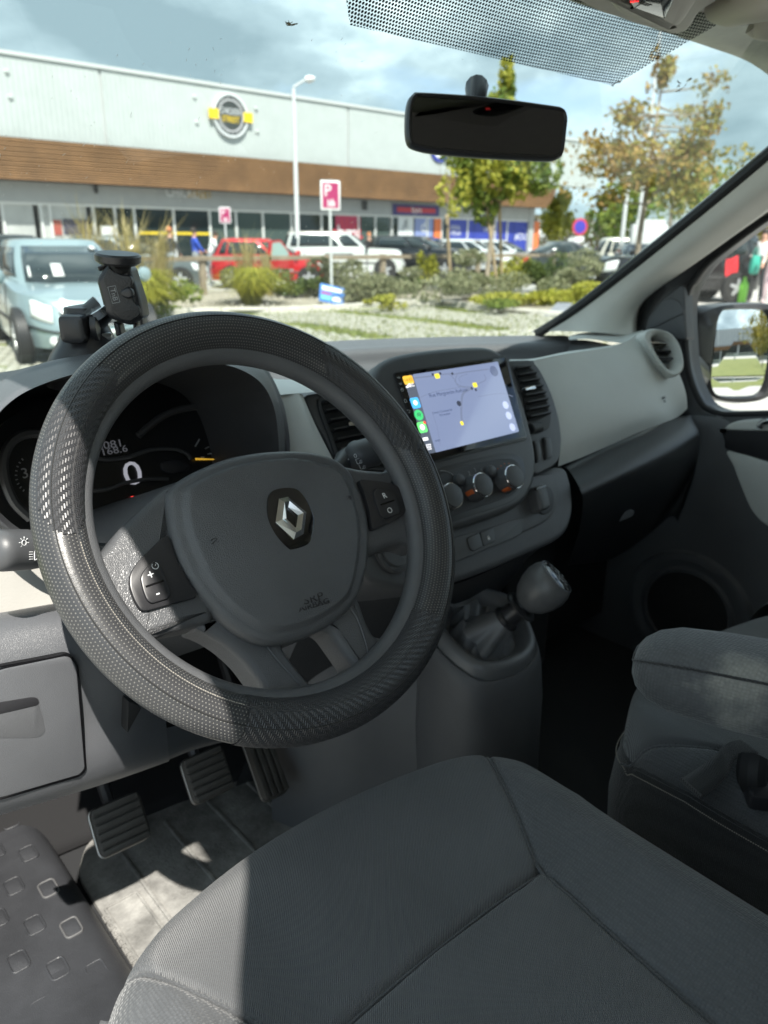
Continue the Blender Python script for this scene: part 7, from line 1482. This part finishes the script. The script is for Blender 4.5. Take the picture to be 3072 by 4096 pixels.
# pale blue car facing us on the left
skw = g0('T', 48, 784)
sk, *_ = car('parked_car', 'pale blue hatchback facing us left of the phone holder', (.25, .33, .35), (0, 0), 0, (-.18, -.985), L=4.0, Wd=1.68, H=1.45, kind='hatch', ground=(skw[0]+1.02, skw[1]+1.15, 0), near=True, group='cars parked around the store')
G_ = 'cars parked around the store'
rd, bpr, cbr, pr = car('parked_car', 'red hatchback with its front door standing open', (.50, .012, .016), (585, 600), 21.5, (.80, -.60), L=3.75, Wd=1.62, H=1.46, kind='small', group=G_)
# the open front door of the red car
dr_h = np.array([.72, -.80, 0]); 
mb = MB(); f = Fr((dr_h[0], dr_h[1], 0), (-.62, -.78, 0), (0, 0, 1)); Pd = [(.0, .34), (1.02, .32), (1.06, .92), (.98, 1.38), (.55, 1.42), (.12, 1.02), (.0, .92)]
mb.prism(f, rnd([np.array(p) for p in Pd], .06), -.045, .045, bev=.012); od = mesh_obj('open_door', mb, pr, rd)
for sgn in (1, -1): mb = MB(); mb.prism(f, rnd([np.array(p) for p in ((.22, .96), (.99, .98), (.93, 1.33), (.58, 1.36), (.22, 1.06))], .03), sgn*.046, sgn*.052, bev=0); mesh_obj('door_window', mb, mat('door pane', (.30, .42, .40), .1), od)
mb = MB(); mb.obox(f, .02, 1.02, .50, .58, -.05, .05); mesh_obj('door_moulding', mb, mat('grey moulding', (.28, .26, .25), .6), od)
car('parked_car', 'white off-road car with a beige roof behind the parking sign', (.60, .62, .60), (742, 600), 24.5, (.80, -.60), L=4.75, Wd=1.95, H=1.72, kind='suv', group=G_, roofcol=(.33, .29, .25))
car('parked_car', 'black car with bright headlamp right of the white off-road car', (.014, .017, .020), (905, 590), 24.0, (.42, -.91), L=4.4, Wd=1.8, H=1.60, kind='suv', group=G_)
car('parked_car', 'dark blue car half hidden behind the black car', (.03, .045, .16), (945, 590), 28.0, (.75, -.66), L=4.2, kind='hatch', H=1.55, group=G_)
car('parked_car', 'white car left of the young tree trunk near the store', (.62, .65, .66), (1025, 585), 25.5, (.30, -.95), L=4.2, H=1.5, kind='hatch', group=G_)
car('parked_car', 'white car right of the young tree trunk near the store', (.60, .62, .63), (1085, 585), 25.0, (.30, -.95), L=4.2, H=1.48, kind='hatch', group=G_)
car('parked_car', 'dark green grey saloon right of the young tree', (.035, .045, .048), (1235, 590), 18.0, (.86, -.50), L=4.7, H=1.46, kind='saloon', group=G_)
car('parked_car', 'cream white hatchback partly behind the autumn tree', (.58, .56, .48), (1375, 580), 18.5, (.75, -.66), L=4.0, H=1.62, kind='hatch', group=G_)
car('parked_car', 'charcoal car nose low beside the windscreen pillar', (.03, .035, .037), (1385, 620), 13.4, (-.75, -.66), L=4.2, H=1.42, kind='hatch', group=G_)
car('parked_car', 'dark estate car behind the pale blue hatchback', (.03, .035, .035), (75, 590), 19.5, (.98, .15), L=4.4, H=1.5, kind='hatch', group=G_)
car('parked_car', 'grey car behind the tall straw grass', (.10, .12, .12), (290, 590), 22.5, (.85, -.52), L=4.2, H=1.5, kind='hatch', group=G_)
car('parked_car', 'black off-road car seen through the passenger window', (.014, .014, .016), (0, 0), 0, (-.80, .60), L=4.5, Wd=1.85, H=1.72, kind='suv', group=G_, ground=(20.1, 11.1, 0))
# ================================================================ people
SKIN = mat('skin', (.48, .27, .19), .6); HAIRD = mat('dark hair', (.03, .022, .018), .6); HAIRR = mat('ginger hair', (.45, .16, .06), .6)
def person(label, pos, h, face, shirt, trousers, hair=HAIRD, arms=((.10, .22, -.02), (.10, .22, -.02)), bend=0.0, hold=None):
    """one skinned body over a joint skeleton; local x = facing"""
    s = h/1.75; fx = np.array([face[0], face[1], 0.0]); fx /= np.linalg.norm(fx); sx = np.array([-fx[1], fx[0], 0]); up = np.array([0, 0, 1.0]); b0 = np.array([pos[0], pos[1], 0.0])
    def J(f, l, u): return fx*f*s+sx*l*s+up*u*s
    js = [(J(0, 0, .95), .145, 't'), (J(.02+bend*.3, 0, 1.18), .13, 's'), (J(bend*.7, 0, 1.40-bend*.12), .135, 's'), (J(bend*.95+.01, 0, 1.50-bend*.2), .058, 'k'), (J(bend*1.05+.02, 0, 1.58-bend*.25), .082, 'k'), (J(bend*1.1+.02, 0, 1.68-bend*.28), .080, 'k')]
    ed = [(0, 1), (1, 2), (2, 3), (3, 4), (4, 5)]
    for k, l in enumerate((1, -1)):
        n = len(js); a = arms[k]
        js += [(J(bend*.7, l*.19, 1.38-bend*.12), .062, 's'), (J(bend*.7+a[0], l*(.24), 1.12-bend*.1), .050, 's'), (J(bend*.7+a[1], l*(.20+a[2]), .90+(a[1]-.1)*.75), .038, 'k'), (J(bend*.7+a[1]+.06, l*(.19+a[2]), .84+(a[1]-.1)*.85), .034, 'k')]; ed += [(2, n), (n, n+1), (n+1, n+2), (n+2, n+3)]
        n = len(js); js += [(J(0, l*.10, .88), .10, 't'), (J(.03, l*.11, .50), .068, 't'), (J(-.02, l*.12, .10), .050, 't'), (J(.12, l*.13, .035), .040, 'o')]; ed += [(0, n), (n, n+1), (n+1, n+2), (n+2, n+3)]
    me = bpy.data.meshes.new('sk'); me.from_pydata([tuple(p) for p, r, k in js], ed, []); ob_ = bpy.data.objects.new('sk', me); C.objects.link(ob_); ob_.modifiers.new('s', 'SKIN'); sv_ = me.skin_vertices[0].data
    for i, (p, r, k) in enumerate(js): sv_[i].radius = (r*s, r*s*(.72 if k in 's' and i in (1, 2) else 1)); sv_[i].use_root = (i == 0)
    m2_ = ob_.modifiers.new('d', 'SUBSURF'); m2_.levels = 1; m2_.render_levels = 1
    dg = bpy.context.evaluated_depsgraph_get(); res = bpy.data.meshes.new_from_object(ob_.evaluated_get(dg)); bpy.data.objects.remove(ob_)
    t = thing('person', label, 'person', b0); o = bpy.data.objects.new('body', res); C.objects.link(o); o.parent = t; res.materials.clear()
    for m in (shirt, trousers, SKIN, CDARK): res.materials.append(m)
    jp = np.array([p for p, r, k in js]); segs_ = [(a, b) for a, b in ed]
    for p in res.polygons:
        c = np.array(p.center); best = 9; kk = 's'
        for a, b in segs_:
            A, B = jp[a], jp[b]; tt = np.clip(((c-A)@(B-A))/((B-A)@(B-A)), 0, 1); d = np.linalg.norm(c-A-(B-A)*tt)
            if d < best: best = d; kk = js[a][2] if tt < .5 else js[b][2]
        p.material_index = 'stko'.index(kk); p.use_smooth = True
    hd = J(bend*1.1+.005, 0, 1.665-bend*.28); mb = MB(); mb.rings([[hd+np.array([.098*s*sin(v)*cos(w), .098*s*sin(v)*sin(w), .115*s*cos(v)+.01])-fx*.018*s for w in np.linspace(0, 2*pi, 18, endpoint=False)] for v in np.linspace(1.75, .05, 9)]); ho = mesh_obj('hair', mb, hair); ho.parent = t
    return t
WSH = mat('white shirt', (.68, .70, .70), .8, var=.08, vscale=6); DTR = mat('dark trousers', (.025, .028, .035), .85); BSH = mat('royal blue shirt', (.03, .08, .45), .8); GSH = mat('dark grey jacket', (.05, .052, .055), .85); PTR = mat('pale pink trousers', (.62, .48, .50), .8); GTR = mat('grey trousers', (.25, .27, .28), .85); CTOP = mat('cream top', (.62, .52, .45), .8)
q = at(*cp('P', 1540, 770), z=0); person('person in white shirt and dark trousers seen through the passenger window', q, 1.80, (-.75, -.2), WSH, DTR, arms=((.16, .36, -.05), (.16, .34, -.06)))
qa = q
q = at(*cp('P', 1650, 800), z=0); person('person in pale pink trousers at the edge of the passenger window', q, 1.65, (-.8, .1), CTOP, PTR, hair=mat('fair hair', (.35, .22, .10), .6))
q = at(*cp('T', 425, 600), y=23.2); person('person in royal blue shirt behind the open red car door', q, 1.72, (.9, -.2), BSH, GTR, arms=((.10, .25, 0), (.14, .3, 0)))
q = at(*cp('T', 455, 600), y=23.6); person('person in white shirt leaning into the red car', q, 1.70, (.9, -.3), WSH, GTR, bend=.22)
q = at(*cp('T', 373, 600), y=21.5); person('person in dark grey jacket and pale jeans beside the fence', q, 1.72, (.9, .2), GSH, mat('pale jeans', (.34, .40, .46), .8), hair=HAIRR, arms=((.12, .30, 0), (.10, .2, 0)))
q = at(*cp('T', 797, 600), y=27.0); person('person with ginger hair standing near the shop door', q, 1.70, (-.3, -.9), mat('black top', (.02, .02, .02), .8), DTR, hair=HAIRR)
# the green bag and red cloth held at the back of the off-road car
hb = qa+np.array([-.55, -.1, 0]); bag = thing('green_bag', 'green shopping bag held by the person in white shirt', 'bag', (hb[0], hb[1], .75)); mb = MB(); R = []
for z_, w_, d_ in ((.72, .10, .06), (.76, .17, .10), (.95, .19, .12), (1.12, .17, .10), (1.18, .15, .07)): R.append([np.array([hb[0]+w_*cos(w)*(1+.08*sin(3*w+z_*9)), hb[1]+d_*sin(w), z_]) for w in np.linspace(0, 2*pi, 18, endpoint=False)])
mb.rings(R, cap0=True, cap1=True); mesh_obj('bag_body', mb, mat('green plastic', (.03, .32, .24), .5), bag)
for dy in (-.06, .06): mb = MB(); mb.tube(spl([(hb[0]-.09, hb[1]+dy, 1.16), (hb[0], hb[1]+dy*.5, 1.36), (hb[0]+.09, hb[1]+dy, 1.16)], 6, False), .008, 6); mesh_obj('bag_handle', mb, mat('green strap', (.03, .28, .21), .5), bag)
rc_ = at(*cp('P', 1350, 465), y=qa[1]+.15); cl_ = thing('red_cloth', 'bright red cloth hanging from the boot of the off-road car', 'cloth', rc_); fr_ = Fr(rc_, (1, -.3, 0), (0, 0, 1)); mb = MB(); mb.surf([[fr_.p(a, b+.05*sin(a*9), .03*sin(a*14+b*8)) for a in (-.20, -.08, .05, .19)] for b in (-.19, -.03, .10, .22)], 5, 5); mesh_obj('cloth', mb, mat('red fabric', (.62, .02, .03), .75), cl_, thick=.01)
gb_ = at(*cp('P', 1428, 775), z=0); bt = thing('green_bottle', 'tall lime green bottle standing behind the off-road car', 'bottle', gb_); mb = MB(); mb.lathe(Fr(gb_, (1, 0, 0), (0, 1, 0)), [(.10, 0), (.11, .02), (.11, .42), (.09, .50), (.04, .56), (.04, .64), (.0001, .645)], 18); mesh_obj('bottle', mb, mat('lime plastic', (.20, .55, .05), .4), bt)
# ================================================================ far background and what the door mirror sees
LW = mat('low white building', (.55, .57, .58), .7)
fb_ = thing('distant_warehouse', 'low white warehouse on the horizon right of the store', 'building', (78, 40, 0)); f = Fr((78, 44, 0), (.8, -.6, 0), (0, 0, 1)); mb = MB(); mb.obox(f, -30, 40, 0, 3.0, -8, 0); mesh_obj('warehouse_wall', mb, LW, fb_); mb = MB(); mb.obox(f, -30.2, 40.2, 3.0, 3.4, -8.2, .2); mesh_obj('warehouse_roof', mb, mat('grey roof edge', (.25, .26, .27), .6), fb_)
for k in range(8): mb = MB(); mb.obox(f, -26+k*8, -22+k*8, .2, 2.4, 0, .06); mesh_obj('roller_door', mb, mat('pale door', (.40, .42, .43), .6), fb_)
pn = thing('white_totem', 'white advertising totem behind the autumn tree', 'totem', at(*cp('P', 620, 300), y=15.5)*np.array([1, 1, 0])); q = at(*cp('P', 620, 300), y=15.5); f = Fr((q[0], q[1], 0), (.7, -.7, 0), (0, 0, 1)); mb = MB(); mb.obox(f, -.62, .62, 0, at(*cp('P', 620, 105), y=15.5)[2], -.15, .15, .03); mesh_obj('totem_body', mb, LW, pn); mb = MB(); mb.obox(f, -.5, .5, 1.6, 2.2, .15, .16); mesh_obj('totem_face', mb, PALE, pn)
def ftree(label, x, y, yy, hgt, wid, lm, seed):
    b = at(*cp('T', x, y), y=yy); b[2] = 0; tree('distant_tree', label, b, hgt, (0, 0, hgt*.58), (wid, wid, hgt*.38), lm, 1500, .22, seed, trunk=.15, group='trees on the horizon', limbs=6)
ftree('small pale green tree on the skyline right of the store corner', 1205, 540, 34, 4.6, .9, LYG, 41); ftree('dark green tree on the skyline left of the lamp column', 1335, 530, 34, 5.2, 1.5, LDK, 42); ftree('broad green tree behind the totem', 1440, 540, 26, 6.6, 2.6, LG, 43); ftree('low green tree behind the white cars', 1290, 540, 44, 4.5, 1.6, LG, 44); ftree('bushy tree beyond the passenger window', 1655, 560, 17, 5.0, 2.4, LY, 45)
hd_ = thing('distant_hedge', 'dark brown hedge line along the horizon', 'hedge', (60, 38, 0)); mb = MB(); rng = np.random.default_rng(77)
for k in range(26): leaves(mb, np.array([40+k*2.2, 50-k*1.3, 1.6]), np.array([2.2, 1.4, 1.5+.4*sin(k)]), 160, .28, rng)
mesh_obj('foliage', mb, leafmat('brown hedge leaves', (.07, .07, .035), (.16, .13, .07)), hd_, smooth=0)
# store and autumn trees behind the van, seen in the door mirror
rs_ = thing('rear_store', 'long grey metal store with brown band reflected in the door mirror', 'building', (10, -60, 0)); RIB = mat('ribbed grey metal', (.34, .36, .38), .5); w_ = N(RIB, 'ShaderNodeTexWave'); w_.inputs['Scale'].default_value = .35; w_.bands_direction = 'X'; tcx = N(RIB, 'ShaderNodeTexCoord'); Lk(RIB, tcx.outputs['Object'], w_.inputs['Vector']); rr_ = N(RIB, 'ShaderNodeValToRGB'); rr_.color_ramp.elements[0].color = (.26, .28, .30, 1); rr_.color_ramp.elements[1].color = (.46, .48, .50, 1); Lk(RIB, w_.outputs['Fac'], rr_.inputs[0]); Lk(RIB, rr_.outputs[0], bsdf(RIB).inputs['Base Color'])
for nm, z0_, z1_, y1_, m in (('metal_wall', 4.2, 8.6, -56, RIB), ('brown_band', 3.2, 4.2, -55.6, WOODB), ('shopfront', .3, 3.2, -56.5, GLD), ('plinth', 0, .3, -56.2, SOF)): mb = MB(); mb.box((-60, -70, z0_), (90, y1_, z1_)); mesh_obj(nm, mb, m, rs_)
for k in range(24): mb = MB(); mb.box((-50+k*6, -56.5, .3), (-49.7+k*6, -56.3, 3.2)); mesh_obj('mullion', mb, ALU, rs_)
for k, (x, y, hh, lab) in enumerate(((7.6, -18.5, 5.2, 'yellow autumn tree reflected right in the door mirror'), (6.4, -15.5, 4.6, 'yellow autumn shrub tree reflected beside the mirror edge'))): tree('yellow_tree', lab, (x, y, 0), hh, (0, 0, hh*.55), (1.5, 1.5, hh*.40), LY, 2600, .11, 60+k, trunk=.07, limbs=10, group='yellow trees behind the van')
mb = MB(); mb.add([(-30, -34, -.012), (40, -34, -.012), (40, -8, -.012), (-30, -8, -.012)], [(0, 1, 2, 3)]); o = mesh_obj('verge', mb, GRASS, smooth=0); struct(o)
rf = thing('guard_rail', 'low white rail along the verge behind the van', 'rail', (5, -30, 0))
for z_ in (.5, .9): mb = MB(); mb.box((-30, -30.05, z_), (40, -30, z_+.12)); mesh_obj('rail_beam', mb, LW, rf)
for k in range(24): mb = MB(); mb.box((-30+k*3, -30.1, 0), (-29.88+k*3, -30.02, 1.05)); mesh_obj('rail_post', mb, LW, rf)
